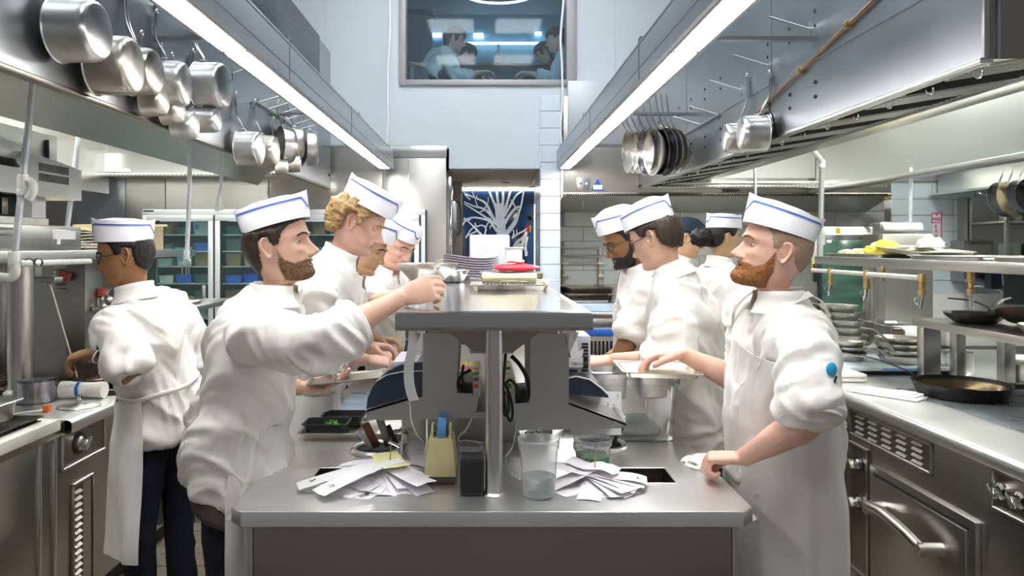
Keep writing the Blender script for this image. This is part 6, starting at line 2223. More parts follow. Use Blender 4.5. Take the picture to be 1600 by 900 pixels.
framed('control', 2.955, 3.30, .69, .845, ll, CFX, 1)
knob(3.09, .775, ll, CFX + .002, 1, .030, 'steel_bright')
fr = framed('vent', 3.03, 3.20, .16, .62, ll, CFX, 1)
for k in range(15):
 z = .185 + k * .028
 MB().obox((CFX + .006, 3.075, z), (.8, 0, -.6), (0, 1, 0), (.6, 0, .8), .010, .026, .0015).build('louvre', 'steel_dark', fr)
MB().box(CFX + .002, CFX + .006, 3.115, 3.18, .18, .60).build('vent_door', 'steel_front', fr)
fr = framed('vent', 4.0, 4.5, .60, .80, ll, CFX, 1)
for k in range(6):
 MB().obox((CFX + .006, 4.25, .625 + k * .028), (.8, 0, -.6), (0, 1, 0), (.6, 0, .8), .010, .20, .0015).build('louvre', 'steel', fr)
for y0 in (3.6, 4.55):
 MB().box(CFX, CFX + .008, y0, y0 + .62, .16, .56, .004).build('cabinet_door', 'steel_front', ll)
 MB().tube([(CFX + .01, y0 + .1, .50), (CFX + .045, y0 + .12, .50), (CFX + .045, y0 + .46, .50), (CFX + .01, y0 + .48, .50)], .009, 8).build('door_handle', 'steel_bright', ll)
# things on it
t = thing('cutting_board', 'thick worn white cutting board at the near end of the left line', 'cutting board', (-2.0, 2.4, .90))
MB().box(-2.55, LX + .05, 1.4, 2.80, .9005, .945, .006).build('board', 'board_white', t)
MB().box(-2.50, LX - .0, 1.45, 2.76, .945, .948, .002).build('dark_mat', 'navy_plastic', t)
t = sheet_tray('sheet_tray', .34, .46, .018, 'carbon_steel', 'dark tray under the sponge pan on the cutting board')
place(t, -1.825, 2.53, .9485, 0)
t = steel_pan('steel pan holding sponges and a blue handled scrubber on the cutting board', -1.96, -1.70, 2.38, 2.70, 1.045, .075)
MB().box(-1.95, -1.71, 2.385, 2.3875, .985, 1.03).build('blue_band', 'blue', t)
MB().box(-1.94, -1.72, 2.41, 2.68, .975, .99, .006).build('yellow_liner', 'sponge_yellow', t)
v, f = ellipsoid((-1.80, 2.56, 1.040), (1, 0, 0), (0, 1, 0), (0, 0, 1), .060, .045, .038, 10)
MB().add(v, f).build('sponge', 'sponge_yellow', None, 180, label='round pale yellow sponge in the steel pan', cat='sponge')
v, f = ellipsoid((-1.815, 2.575, 1.057), (1, 0, 0), (0, 1, 0), (0, 0, 1), .056, .042, .036, 10)
MB().add(v, f).build('blue_scrubber', 'tape_blue', None, 180, label='blue scrubber lying on the round sponge', cat='scrubber')
MB().tube([(-1.95, 2.58, 1.055), (-1.87, 2.64, 1.075)], .011, 10).build('scrubbing_brush', 'yellow', None, label='yellow brush handle sticking out of the sponge pan', cat='brush')
t = frypan('grey saucepan with a black handle and an orange tip on the left line', .080, .095, 'pan_blue_steel', .20, None, 'black_plastic', 'saucepan', None, .90, .12)
MB().obox((0, .225, .185), (1, 0, 0), (0, 1, .35), (0, -.35, 1), .012, .03, .005, .003).build('handle_tip', 'orange', t)
place(t, -2.02, 3.32, .90, math.radians(-70))
p = Vector((-1.86, 3.36, .945))
t = thing('rolled_towel', 'rolled white kitchen towel with a blue band lying by the saucepan', 'towel', (-1.8, 3.36, .9))
G = []
for i in range(15):
 q = i / 14
 G.append([(-1.955 + .20 * q, 3.40 + .036 * (1 + .10 * math.sin(q * 8)) * math.cos(a), .938 + .036 * (1 + .08 * math.sin(q * 6 + 1)) * math.sin(a)) for a in np.linspace(0, 2 * math.pi, 18, endpoint=False)])
MB().grid(np.array(G), cv=True).add(G[0], [tuple(range(18))]).add(G[-1], [tuple(range(18))]).build('roll', 'towel', t, 60)
G = [[(-1.875 + .016 * q, 3.40 + .0392 * math.cos(a), .938 + .0385 * math.sin(a)) for a in np.linspace(0, 2 * math.pi, 18, endpoint=False)] for q in (0, 1)]
MB().grid(np.array(G), cv=True).build('blue_band', 'blue', t, 180)
t = thing('saucepan_cover', 'round steel pan lid with a knob beside the rolled towel', 'lid', (-1.765, 3.22, .9))
MB().lathe([(0, .014), (.03, .013), (.075, .006), (.086, .001), (.088, .003), (.075, .010), (.03, .017), (0, .018)], 36, Matrix.Translation((-1.772, 3.22, .90))).build('disc', 'steel_bright', t, 40)
MB().lathe([(0, .016), (.008, .016), (.007, .03), (.013, .036), (.013, .046), (0, .05)], 16, Matrix.Translation((-1.772, 3.22, .90))).build('knob', 'chrome', t, 40)
t = thing('probe_thermometer', 'thin probe thermometer with an orange end on the left line', 'thermometer', (-1.95, 3.05, .9))
MB().tube([(-2.04, 2.98, .905), (-1.86, 3.13, .906)], .003, 6).build('probe', 'chrome', t)
MB().box(-1.872, -1.846, 3.115, 3.145, .9005, .925, .003).build('orange_end', 'orange', t)
MB().box(-2.9, -1.72, 3.46, 4.35, .9005, .925, .006).build('griddle', 'carbon_steel', None, label='dark steel griddle plate set into the left line', cat='griddle')
m = MB()
for k in range(22):
 m.box(-2.85 + k * .05, -2.835 + k * .05, 3.55, 4.25, .926, .936)
m.build('grill_bars', 'rusty_steel', None, label='row of dark grill bars on the griddle plate', cat='grill', kind='stuff')
t = sheet_tray('sheet_tray', .26, .22, .02, 'rusty_steel', 'dark tray with an orange crust on the left griddle')
G = [[(-.10 + .2 * i / 10, -.08 + .16 * j / 8, .018 + random.uniform(-.005, .006)) for i in range(11)] for j in range(9)]
MB().grid(np.array(G)).build('crust', 'peach', t, 180, kind='stuff')
place(t, -1.78, 3.62, .937, 0)
# rear upstand, pillar, guards and shelves behind the line
t = thing('steel_pillar', 'rounded brushed steel pillar standing on the left line', 'pillar', (-2.20, 3.5, .9))
MB().lathe([(.075, .9005), (.075, .91), (.056, .925), (.056, 2.0)], 28, Matrix.Translation((-2.205, 3.5, 0))).build('shaft', 'steel', t, 40)
t = thing('splash_guard', 'slanting steel splash guard behind the pillar', 'guard', (-2.3, 3.7, .925))
MB().prism([(-2.36, 1.42), (-2.20, 1.42), (-2.06, .937), (-2.36, .937)], 'y', 3.72, 3.728).build('plate', 'steel', t)
MB().tube([(-2.20, 3.715, 1.42), (-2.06, 3.715, .94)], .009, 8).build('edge', 'steel_dark', t)
MB().box(-2.37, -2.15, 3.68, 3.76, 1.42, 1.445, .004).build('cap', 'steel', t)
t = thing('louvre_box', 'grey steel box with louvres behind the pillar', 'box', (-2.4, 4.4, 1.3))
MB().box(-2.62, -2.36, 4.35, 4.8, .9005, 1.53, .006).build('body', 'steel_front', t)
for k in range(6):
 MB().obox((-2.505, 4.345, 1.345 + k * .027), (1, 0, 0), (0, .7, .7), (0, -.7, .7), .036, .010, .002).build('louvre', 'steel_bright', t)
MB().box(-2.35, -2.15, 4.82, 4.84, 1.24, 1.50).build('dark_opening', 'tub_dark', t)
t = thing('small_shelf', 'low steel shelf on square legs behind the left griddle', 'shelf', (-2.1, 4.6, .9))
MB().box(-2.35, -1.75, 4.40, 5.2, 1.205, 1.235, .004).build('top', 'steel', t)
for x, y in ((-2.20, 4.42), (-1.80, 4.42), (-1.80, 5.1), (-2.28, 5.1)):
 MB().box(x - .03, x + .03, y, y + .06, .9005, 1.205, .003).build('leg', 'steel', t)
t = sheet_tray('sheet_tray', .42, .30, .018, label='flat round edged tray on the low shelf behind the griddle')
place(t, -2.03, 4.62, 1.236)
v, f = ellipsoid((-2.10, 4.6, 1.262), (1, 0, 0), (0, 1, 0), (0, 0, 1), .09, .06, .014, 8)
MB().add(v, f).build('wrapped_dough', 'board_white', None, 180, label='pale wrapped dough on the tray on the low shelf', cat='dough')
t = thing('pepper_mill', 'steel shaker with a red top on the low shelf', 'shaker', (-2.32, 4.5, 1.236))
MB().lathe([(0, 0), (.032, 0), (.034, .05), (.026, .06), (0, .06)], 20, Matrix.Translation((-2.335, 4.5, 1.236))).build('body', 'chrome', t)
MB().lathe([(.030, .06), (.030, .10), (.018, .11), (0, .112)], 20, Matrix.Translation((-2.335, 4.5, 1.236))).build('cap', 'dull_red', t)
t = thing('ladle', 'thin handled ladle leaning on the low shelf', 'ladle', (-2.25, 4.5, 1.236))
MB().tube(spline([(-2.29, 4.46, 1.29), (-2.27, 4.46, 1.34), (-2.15, 4.46, 1.46)], 4), .005, 8).build('handle', 'steel_bright', t)
v, f = ellipsoid((-2.285, 4.46, 1.28), (1, 0, 0), (0, 1, 0), (0, 0, 1), .035, .03, .028, 8)
MB().add(v, f).build('bowl', 'steel_bright', t, 180)
MB().obox((-2.45, 4.30, 1.43), (.9, 0, -.4), (0, 1, 0), (.4, 0, .9), .03, .01, .026, .003).build('red_tag', 'dull_red', None, label='red tag on the louvred box behind the pillar', cat='tag')
for k, (x, y) in enumerate(((-2.28, 4.75), (-2.18, 4.9))):
 t = thing('glass_cup', ('clear jar under the low shelf nearest its leg', 'clear jar under the low shelf further back')[k], 'jar', (x, y, .937))
 MB().lathe([(0, 0), (.05, 0), (.055, .12), (.05, .12), (.046, .006), (0, .006)], 24, Matrix.Translation((x, y, .937))).build('jar', 'tub_clear', t)
MB().box(-3.35, -3.30, 1.2, 5.6, .90, 1.5, .003).build('upstand', 'steel_bright', ll)
# overhead shelf with salamander grill and boxes
SHX = -2.06
t = thing('overhead_shelf', 'long steel overhead shelf above the left line', 'shelf', (-2.3, 4.0, 1.52))
MB().box(-2.75, SHX, 2.4, 5.25, 1.535, 1.578, .004).build('top', 'steel', t)
MB().box(SHX - .01, SHX + .004, 2.4, 5.25, 1.53, 1.58, .002).build('front_edge', 'steel_bright', t)
for y in (4.0, 5.1):
 MB().box(-2.68, -2.62, y, y + .06, .9005, 1.535, .003).build('post', 'steel', t)
t = thing('salamander_grill', 'steel salamander grill with a slotted side and dark opening on the overhead shelf', 'grill', (-2.4, 3.4, 1.58))
SX = SHX - .01
MB().box(-2.7, SX, 2.4, 3.78, 1.579, 1.70, .006).build('lower_body', 'steel', t)
MB().box(-2.7, SX - .06, 2.4, 3.60, 1.70, 1.735, .004).build('cream_ledge', 'board_white', t)
MB().box(-2.7, SX - .10, 2.4, 3.45, 1.735, 1.83, .003).build('opening', 'dark_void', t)
for k in range(9):
 MB().box(SX - .10, SX - .092, 2.62 + k * .085, 2.66 + k * .085, 1.745, 1.82, .002).build('burner_tile', 'steel_dark', t)
MB().box(-2.7, SX - .05, 3.45, 3.56, 1.735, 1.835, .004).build('side_block', 'white_plastic', t)
MB().prism([(2.4, 1.835), (3.78, 1.835), (3.78, 1.99), (3.36, 2.03), (3.30, 2.0), (3.28, 1.95), (2.4, 1.95)], 'x', -2.7, SX).build('upper_body', 'steel_bright', t)
MB().box(-2.7, SX - .03, 2.4, 3.62, 1.99, 2.14, .006).build('top_box', 'steel_bright', t)
MB().box(SX - .03, SX - .02, 3.52, 3.535, 2.0, 2.11).build('gap', 'dark_void', t)
for r in range(2):
 for k in range(20):
  y = 3.42 + k * .0125
  MB().box(SX, SX + .0015, y, y + .005, 1.905 + r * .048, 1.942 + r * .048).build('vent_slot', 'black_plastic', t)
MB().tube([(SX - .0, 2.4, 1.665), (SX + .03, 2.42, 1.665), (SX + .03, 3.22, 1.665), (SX, 3.24, 1.665)], .016, 10).build('front_handle', 'steel_bright', t)
MB().box(SX, SX + .002, 3.52, 3.73, 1.60, 1.68, .001).build('label_plate', 'aluminium', t)
MB().box(SX + .002, SX + .003, 3.53, 3.72, 1.635, 1.676).box(SX + .002, SX + .003, 3.56, 3.59, 1.61, 1.635).build('white_label', 'paper_white', t)
# folded papers and box behind
t = thing('cardboard_box', 'open pale cardboard box on the overhead shelf', 'box', (-2.4, 4.6, 1.58))
m = MB()
m.box(-2.7, -2.12, 4.86, 4.87, 1.579, 1.73).box(-2.7, -2.69, 4.1, 4.87, 1.579, 1.73).box(-2.13, -2.12, 4.7, 4.87, 1.579, 1.73)
m.build('walls', 'wood_pale', t)
MB().box(-2.72, -2.10, 4.86, 4.885, 1.73, 1.745, .003).build('rim', 'wood_pale', t)
for k in range(8):
 z = 1.581 + k * .0135
 m = MB()
 P = [[(-2.45 + .30 * i / 8 + random.uniform(-.01, .01), 4.0 + .42 * j / 6, z + .006 + .006 * math.sin(i * 1.1 + k) * (1 if j < 5 else .3)) for i in range(9)] for j in range(7)]
 P = np.array(P)
 Q = P + np.array([0, 0, .007])
 m.grid(P).grid(Q).grid(np.array([P[0], Q[0]])).grid(np.array([P[-1], Q[-1]])).grid(np.array([P[:, 0], Q[:, 0]])).grid(np.array([P[:, -1], Q[:, -1]]))
 m.build('folded_paper', 'wood_pale' if k % 3 == 1 else 'board_white', None, 60, label='%s crumpled paper sheet of the pile on the overhead shelf' % ('lowest', 'second', 'third', 'fourth', 'fifth', 'sixth', 'seventh', 'topmost')[k], cat='paper', group='crumpled papers on the overhead shelf')
# pipes
def pipe(label, pts, r, mat='pipe_galv', fittings=(), parts=(), elbow=True):
 t = thing('pipe', label, 'pipe', pts[0])
 MB().tube(pts, r, 12).build('tube', mat, t, 60)
 for p, ln, rr, m_ in fittings:
  p = Vector(p)
  MB().lathe([(0, -ln / 2), (rr * .9, -ln / 2), (rr, -ln / 2 + .006), (rr, ln / 2 - .006), (rr * .9, ln / 2), (0, ln / 2)], 14, Matrix.Translation(p)).build('fitting', m_, t)
 return t
Yp = 2.95
a, b = at(52, 128, Yp), at(21, 420, Yp)
t = pipe('upright water pipe with an elbow tee in front of the salamander grill', [a + Vector((0, 0, .25)), a, at(35, 285, Yp), b], .0135, 'pipe_galv', ((at(36, 284, Yp), .06, .022, 'pipe_white'), (at(34, 300, Yp), .03, .020, 'pipe_white'), (at(22, 405, Yp), .06, .022, 'pipe_white'), (at(36, 273, Yp), .012, .016, 'brass'), (at(24, 396, Yp), .012, .016, 'brass')))
MB().tube(spline([at(37, 283, Yp), at(45, 283, Yp), at(51, 288, Yp), at(51, 300, Yp), at(44, 312, Yp)], 5), [.018] * 21, 12).build('elbow', 'pipe_white', t, 180)
MB().tube(spline([at(22, 408, Yp), at(24, 425, Yp), at(18, 433, Yp), at(8, 434, Yp), at(-8, 431, Yp)], 5), .019, 12).build('lower_elbow', 'pipe_white', t, 180)
MB().tube([at(30, 412, Yp), Vector((-1.985, 3.7, 1.525))], .013, 12).build('branch_tube', 'pipe_white', t)
for px in (45, 60):
 p = at(px, 410, 3.05)
 MB().lathe([(.017, -.008), (.019, 0), (.017, .008)], 12, Matrix.Translation((p.x, p.y, p.z)) @ Matrix.Rotation(math.pi / 2, 4, 'X')).build('clamp', 'black_rubber', t)
Yp = 3.9
pipe('slanting water pipe behind the salamander grill', [at(137, 110, Yp) + Vector((0, 0, .36)), at(132, 150, Yp), at(124, 200, Yp), at(117, 262, Yp), at(103, 372, Yp), Vector((at(103, 372, Yp).x, Yp, 1.58))], .013, 'pipe_galv', ((at(130, 188, Yp), .05, .018, 'pipe_white'),))
Yp = 4.3
pipe('slim pipe ending in a key ring in front of the refrigerator', [at(297, 190, Yp), at(296, 300, Yp), at(292, 405, Yp)], .013, 'pipe_galv', ((at(292, 398, Yp), .05, .018, 'pipe_galv'),))
m = MB()
c = at(291, 405, Yp)
m.tube([c + Vector((.025 * math.cos(a), 0, .025 * math.sin(a) - .02)) for a in np.linspace(0, 2 * math.pi, 18, endpoint=False)], .0022, 6, closed=True)
for dx in (-.022, 0, .016):
 m.box(c.x + dx - .004, c.x + dx + .004, Yp - .002, Yp + .002, c.z - .09, c.z - .03)
m.build('key_ring', 'chrome', None, label='ring of keys hanging on the slim pipe end', cat='keys')
Yp = 4.9
t = pipe('slim pipe with a bent nozzle hanging above the refrigerator', [at(350, 215, Yp), at(346, 280, Yp), at(341, 318, Yp), at(338, 330, Yp)], .012, 'pipe_galv', ((at(342, 314, Yp), .05, .017, 'pipe_white'),))
c = at(345, 324, Yp)
MB().tube([c + Vector((.018 * math.cos(a), 0, .02 * math.sin(a))) for a in np.linspace(0, 2 * math.pi, 16, endpoint=False)], .002, 6, closed=True).build('ring', 'chrome', t)
# white box and card on the ledge of the hood end
a, b = at(160, 269, 6.40), at(187, 240, 6.40)
m = MB()
m.prism([(a.x, a.z), (a.x + .14, a.z), (a.x + .155, b.z), (a.x - .005, b.z)], 'y', 6.375, 6.47)
m.build('white_box', 'paper_white', None, label='white open box standing on the hood ledge', cat='box')
MB().box(bxyz(188, 6.4), bxyz(201, 6.4), 6.38, 6.44, a.z, a.z + .03, .002).build('white_card', 'paper_white', None, label='small white card box beside the open box on the ledge', cat='box')
# ---------------------------------------------------------------- glass door refrigerator
Y = 6.30
fx0, fx1, fz1, fz0 = bxyz(222, Y), bxyz(664, Y), zz(327, Y), .15
fr = thing('glass_refrigerator', 'wide reach-in refrigerator with four glass doors along the left rear wall', 'refrigerator', ((fx0 + fx1) / 2, Y, 0))
MB().box(fx0, fx1, Y, Y + .03, fz1 - .05, fz1, .003).box(fx0, fx0 + .05, Y, Y + .03, fz0, fz1 - .05, .003).box(fx1 - .05, fx1, Y, Y + .03, fz0, fz1 - .05, .003).box(fx0, fx1, Y, Y + .03, 0, fz0 + .05, .003).build('front_frame', 'fridge_frame', fr)
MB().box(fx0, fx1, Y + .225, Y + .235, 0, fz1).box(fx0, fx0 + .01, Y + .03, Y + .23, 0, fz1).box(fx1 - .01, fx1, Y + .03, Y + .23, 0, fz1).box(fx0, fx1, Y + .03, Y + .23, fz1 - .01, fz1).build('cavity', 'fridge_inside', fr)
MB().box(bxyz(222, Y) + .01, bxyz(222, Y) + .10, Y - .003, Y, fz1 - .02, fz1 - .008).build('badge', 'black_plastic', fr)
nd = 4
dw = (fx1 - fx0 - .08) / nd
zsh = [zz(v, Y) for v in (366, 392, 416, 443, 470, 498, 530)]
pm('fridge_lamp', (.9, .97, 1.0), .5, emit=1.2, ecol=(.85, .95, 1.0))
for d in range(nd):
 a, b = fx0 + .04 + d * dw, fx0 + .04 + (d + 1) * dw
 dr = MB().box(a + .008, b - .008, Y - .03, Y, fz1 - .10, fz1 - .052, .003).box(a + .008, b - .008, Y - .03, Y, fz0 + .052, fz0 + .10, .003).box(a + .008, a + .05, Y - .03, Y, fz0 + .10, fz1 - .10, .003).box(b - .05, b - .008, Y - .03, Y, fz0 + .10, fz1 - .10, .003).build('door', 'fridge_frame', fr)
 MB().box(a + .05, b - .05, Y - .018, Y - .012, fz0 + .10, fz1 - .10).build('glass', 'fridge_glass', dr)
 MB().box(b - .006, b + .006, Y - .02, Y - .001, fz0 + .05, fz1 - .05).build('gasket', 'black_rubber', dr)
 MB().box(b - .085, b - .06, Y - .075, Y - .05, zz(475, Y), zz(445, Y), .004).box(b - .08, b - .066, Y - .05, Y - .03, zz(472, Y), zz(468, Y)).box(b - .08, b - .066, Y - .05, Y - .03, zz(450, Y), zz(446, Y)).build('handle', 'steel_bright', dr)
 for z in zsh:
  MB().box(a + .05, b - .05, Y + .03, Y + .22, z - .010, z, .001, seg=1).build('rack_shelf', 'wire_shelf', fr)
 MB().box(a + .09, b - .09, Y + .05, Y + .07, fz1 - .10, fz1 - .09).build('inside_lamp', 'fridge_lamp', fr)
kinds = [('clear tub', 'tub_clear'), ('dark tub', 'tub_dark'), ('cream tub', 'tub_cream'), ('brown tub', 'tub_brown'), ('green tray', 'green_tray'), ('yellow tray', 'yellow'), ('blue lidded tub', 'blue'), ('clear jug', 'tub_clear')]
dn = ('first', 'second', 'third', 'fourth')
sn = ('top', 'second', 'third', 'fourth', 'fifth', 'sixth', 'lowest')
rng = random.Random(5)
for d in range(nd):
 a, b = fx0 + .04 + d * dw + .06, fx0 + .04 + (d + 1) * dw - .06
 for si, z in enumerate(zsh):
  n = 3 if d < 3 else 2
  for k in range(n):
   w = (b - a) / n
   nm, mt = kinds[rng.choice((0, 1, 1, 2, 3, 3, 6, 7, 1))] if not (si in (1, 4) and k == 1) else (kinds[4] if si == 1 else kinds[5])
   h = rng.uniform(.05, .115) if 'tray' not in nm else .022
   x0 = a + k * w + rng.uniform(.004, .02)
   x1 = a + (k + 1) * w - rng.uniform(.004, .02)
   if 'tray' in nm:
    x0, x1 = a + k * w + .002, a + (k + 1) * w - .002
   t = thing(nm.replace(' ', '_'), '%s on the %s shelf behind the %s glass door, %s' % (nm, sn[si], dn[d], (('leftmost', 'in the middle', 'rightmost') if n == 3 else ('leftmost', 'rightmost'))[k]), 'container', ((x0 + x1) / 2, Y + .10, z))
   rows = [[(x, y, zq) for x, y in ((x0 + g, Y + .05 + g), (x1 - g, Y + .05 + g), (x1 - g, Y + .20 - g), (x0 + g, Y + .20 - g))] for g, zq in ((.010, z + .0005), (0, z + h), (-.003, z + h), (-.003, z + h + .006), (.006, z + h + .008))]
   MB().grid(np.array(rows), cv=True).add(rows[0], [(3, 2, 1, 0)]).add(rows[-1], [(0, 1, 2, 3)]).build('tub', mt, t, 30)
   if nm in ('clear tub', 'cream tub') and rng.random() < .7:
    MB().box(x0 + .02, x0 + .05, Y + .044, Y + .0465, z + h * .4, z + h * .75).build('label', 'tape_blue', t)
# ---------------------------------------------------------------- right cooking line
KX = 1.72
rl_ = thing('cooking_line', 'steel cooking line with oven door and knobs along the right aisle', 'counter', (2.4, 3.3, 0))
rows = []
for x, z in ((3.5, .90), (KX + .022, .90), (KX + .007, .897), (KX, .886), (KX, .858), (KX + .007, .846), (KX + .06, .846)):
 rows.append([(x, 1.3, z), (x, 5.0, z)])
MB().grid(np.array(rows)).build('worktop', 'steel_top', rl_, 50)
RFX = KX + .05
MB().box(RFX, 3.5, 1.3, 5.0, .12, .846, .004).build('cabinet', 'steel_front', rl_)
MB().box(RFX + .07, 3.5, 1.3, 5.0, 0, .12).build('toe_kick', 'black_rubber', rl_)
fr_ = framed('vent', 2.90, 3.56, .695, .822, rl_, RFX, -1, .012, 'steel')
for c in range(5):
 for r in range(4):
  y, z = 3.46 - c * .115, .715 + r * .0255
  MB().obox((RFX - .005, y, z + .006), (.8, 0, .6), (0, 1, 0), (-.6, 0, .8), .009, .036, .0015).build('louvre', 'steel_bright', fr_)
fr_ = framed('knob_column', 3.38, 3.56, .06, .665, rl_, RFX, -1, .014, 'steel')
for z in (.575, .395):
 knob(3.47, z, fr_, RFX - .002, -1, .024, 'steel_bright')
fr_ = framed('tap_recess', 2.36, 2.56, .69, .835, rl_, RFX, -1, .012, 'steel')
for y in (2.42, 2.51):
 knob(y, .765, fr_, RFX - .002, -1, .028, 'chrome', False)
# oven door with bowed handle
dr = MB().box(RFX - .022, RFX, 2.62, 3.34, .05, .615, .004).build('oven_frame', 'steel_front', rl_)
MB().box(RFX - .030, RFX - .022, 2.665, 3.295, .08, .57, .003).build('oven_panel', 'steel_front', dr)
MB().box(RFX - .024, RFX - .0215, 2.655, 3.305, .572, .585).build('door_gap', 'dark_void', dr)
hp = [(RFX - .105, 3.20, .475), (RFX - .135, 3.14, .495), (RFX - .135, 3.02, .505), (RFX - .130, 2.88, .485), (RFX - .115, 2.80, .455)]
MB().tube(spline(hp, 6), .021, 14).build('handle', 'steel', dr, 180)
for p in (hp[0], hp[-1]):
 MB().cyl((RFX - .03, p[1], p[2] - .01), (p[0] - .012, p[1], p[2] - .01), .027, n=18).build('handle_post', 'steel', dr)
MB().box(RFX - .022, RFX, 1.6, 2.30, .05, .60, .004).build('oven_frame', 'steel_front', rl_)
for y in (2.33, 3.36, 3.60):
 MB().box(RFX - .004, RFX, y, y + .006, .12, .846).build('panel_joint', 'steel_dark', rl_)
# cooktop and what stands on it
t = thing('glass_cooktop', 'dark grey flat cooktop with thin ring marks set in the right line', 'cooktop', (2.5, 3.0, .9))
MB().box(2.02, 2.95, 2.62, 3.62, .9005, .904, .002).build('plate', 'cooktop', t)
for cx_, cy_ in ((2.40, 2.90), (2.42, 3.35)):
 for r in (.17, .10):
  MB().tube([(cx_ + r * math.cos(a), cy_ + r * math.sin(a), .9045) for a in np.linspace(0, 2 * math.pi, 48, endpoint=False)], .0016, 5, closed=True).build('ring_mark', 'black_plastic', t)
t = frypan('large black iron skillet with a long bent handle on the cooktop', .205, .062, 'black_iron', .34, None, 'black_iron', 'iron_skillet', 'brown_inner', .80, .06)
place(t, 2.215, 3.42, .905, math.radians(38))
t = thing('towel_plate', 'rectangular white plate with a folded napkin near the right counter edge', 'plate', (1.87, 3.42, .90))
T = Matrix.Translation((1.895, 3.45, .901)) @ Matrix.Rotation(math.radians(128), 4, 'Z')
MB().box(-.15, .15, -.062, .062, 0, .012, .005, T=T).build('plate', 'ceramic_white', t)
MB().box(-.135, -.01, -.05, .052, .012, .024, .004, T=T).box(.0, .13, -.052, .05, .012, .020, .004, T=T).box(-.12, -.04, -.02, .03, .024, .032, .004, T=T).build('napkin', 'paper_white', t)
t = thing('cutting_board', 'grey white cutting board under the pan stacks on the right line', 'cutting board', (2.2, 4.3, .9))
MB().box(1.86, 2.62, 3.98, 4.86, .925, .945, .005).build('board', 'board_grey', t)
MB().box(2.15, 2.35, 3.976, 3.981, .930, .940).build('blue_tag', 'tape_blue', t)
MB().box(1.90, 2.60, 4.02, 4.82, .9005, .925, .004).build('dark_base', 'black_rubber', t)
for k in range(2):
 t = thing('folded_towel', ('lower folded white towel beside the right cutting board', 'upper folded white towel beside the right cutting board')[k], 'towel', (1.82, 3.9, .9))
 MB().box(1.77 + .006 * k, 1.97, 3.78, 4.0, .901 + k * .022, .921 + k * .022, .009).build('folds', 'towel', t, 60)
for (x, y, n, r, lab, rz, z0) in ((2.335, 4.14, 4, .122, 'squat stack in front on the right cutting board', 120, .9455), (2.10, 4.26, 3, .105, 'low stack by the ginger cook', 118, .9455), (2.30, 4.66, 6, .118, 'tall leaning stack behind', 112, .9455)):
 for k in range(n):
  t = frypan('%s steel frying pan of the %s' % (('lowest', 'second', 'third', 'fourth', 'fifth', 'sixth')[k] if k < n - 1 else 'topmost', lab), r, .044 if 'tall' not in lab else .05, 'pan_steel', .19, 'steel frying pans on the right line', flat=.72)
  tilt = .10 if ('tall' in lab and k > 3) else .015 * k
  place(t, x + random.uniform(-.008, .008) - .012 * k * ('tall' in lab), y + random.uniform(-.006, .006), z0 + k * (.033 if 'tall' not in lab else .047), math.radians(rz + random.uniform(-14, 14)), tilt * .3, 0)
t = steel_pan('square steel pan with brown sauce beside the tall pan stack', 2.46, 2.66, 4.45, 4.75, 1.12, .17)
MB().box(2.462, 2.54, 4.446, 4.449, .97, 1.09).build('sauce_mark', 'brown_inner', t)
# two level shelf
t = thing('overhead_shelf', 'long steel overhead shelf above the right line', 'shelf', (2.4, 3.6, 1.5))
MB().box(2.16, 2.60, 2.0, 4.82, 1.485, 1.535, .004).build('top', 'steel', t)
for y in (4.70, 2.1):
 MB().box(2.50, 2.56, y, y + .06, .9005, 1.485, .003).build('post', 'steel', t)
t = thing('lower_shelf', 'lower steel shelf on square posts carrying dark pans on the right line', 'shelf', (2.5, 3.0, .9))
MB().box(2.24, 2.74, 2.3, 3.86, 1.185, 1.225, .004).build('top', 'steel', t)
for x, y, w in ((2.30, 3.81, .045), (2.45, 3.81, .024), (2.70, 3.81, .03), (2.26, 2.4, .03), (2.70, 2.4, .03)):
 MB().box(x - w, x + w, y - .03, y + .03, .9005, 1.185, .003).build('post', 'steel', t)
t = frypan('black carbon steel pan at the end of the lower right shelf', .135, .048, 'black_iron', .2, None, 'black_iron', flat=.6)
place(t, 2.40, 3.60, 1.2255, math.radians(-60))
t = frypan('rusty brown carbon steel pan tilted on the lower right shelf', .160, .050, 'rusty_steel', .2, None, 'rusty_steel', flat=.62)
place(t, 2.52, 3.36, 1.250, math.radians(40), -.05, .20)
t = frypan('steel frying pan with a blue sleeve on the lower right shelf', .120, .046, 'pan_steel', .2, None, 'blue', flat=.66)
place(t, 2.36, 3.06, 1.2255, math.radians(-35))
t = frypan('steel frying pan at the frame edge on the lower right shelf', .118, .046, 'pan_steel', .2, None, 'pan_steel', flat=.66)
place(t, 2.56, 2.98, 1.2255, math.radians(-25))
# wok, pots and tongs below the lower shelf
t = frypan('black wok with a loop handle under the lower right shelf', .20, .085, 'black_iron', .10, None, 'black_iron', 'wok', 'black_iron', .45)
MB().tube(spline([(-.19, -.05, .08), (-.25, -.05, .11), (-.27, 0, .115), (-.25, .05, .11), (-.19, .05, .08)], 5), .007, 8).build('loop_handle', 'black_iron', t, 180)
place(t, 2.86, 3.35, .93, math.radians(20))
m = MB()
for k in range(4):
 m.box(2.55, 3.2, 3.1 + k * .16, 3.13 + k * .16, .905, .93, .004)
m.build('burner_grate', 'rusty_steel', None, label='rust brown burner grate under the wok', cat='grate')
t = thing('steel_pot', 'small steel pot behind the posts of the lower right shelf', 'pot', (2.62, 3.95, .905))
MB().lathe([(0, 0), (.075, 0), (.08, .01), (.08, .12), (.084, .122), (.078, .12), (.076, .01), (0, .006)], 28, Matrix.Translation((2.60, 4.05, .9005))).build('body', 'steel_bright', t)
t = thing('steel_pot', 'wide steel pot with a white cloth on it under the lower right shelf', 'pot', (2.86, 3.85, .905))
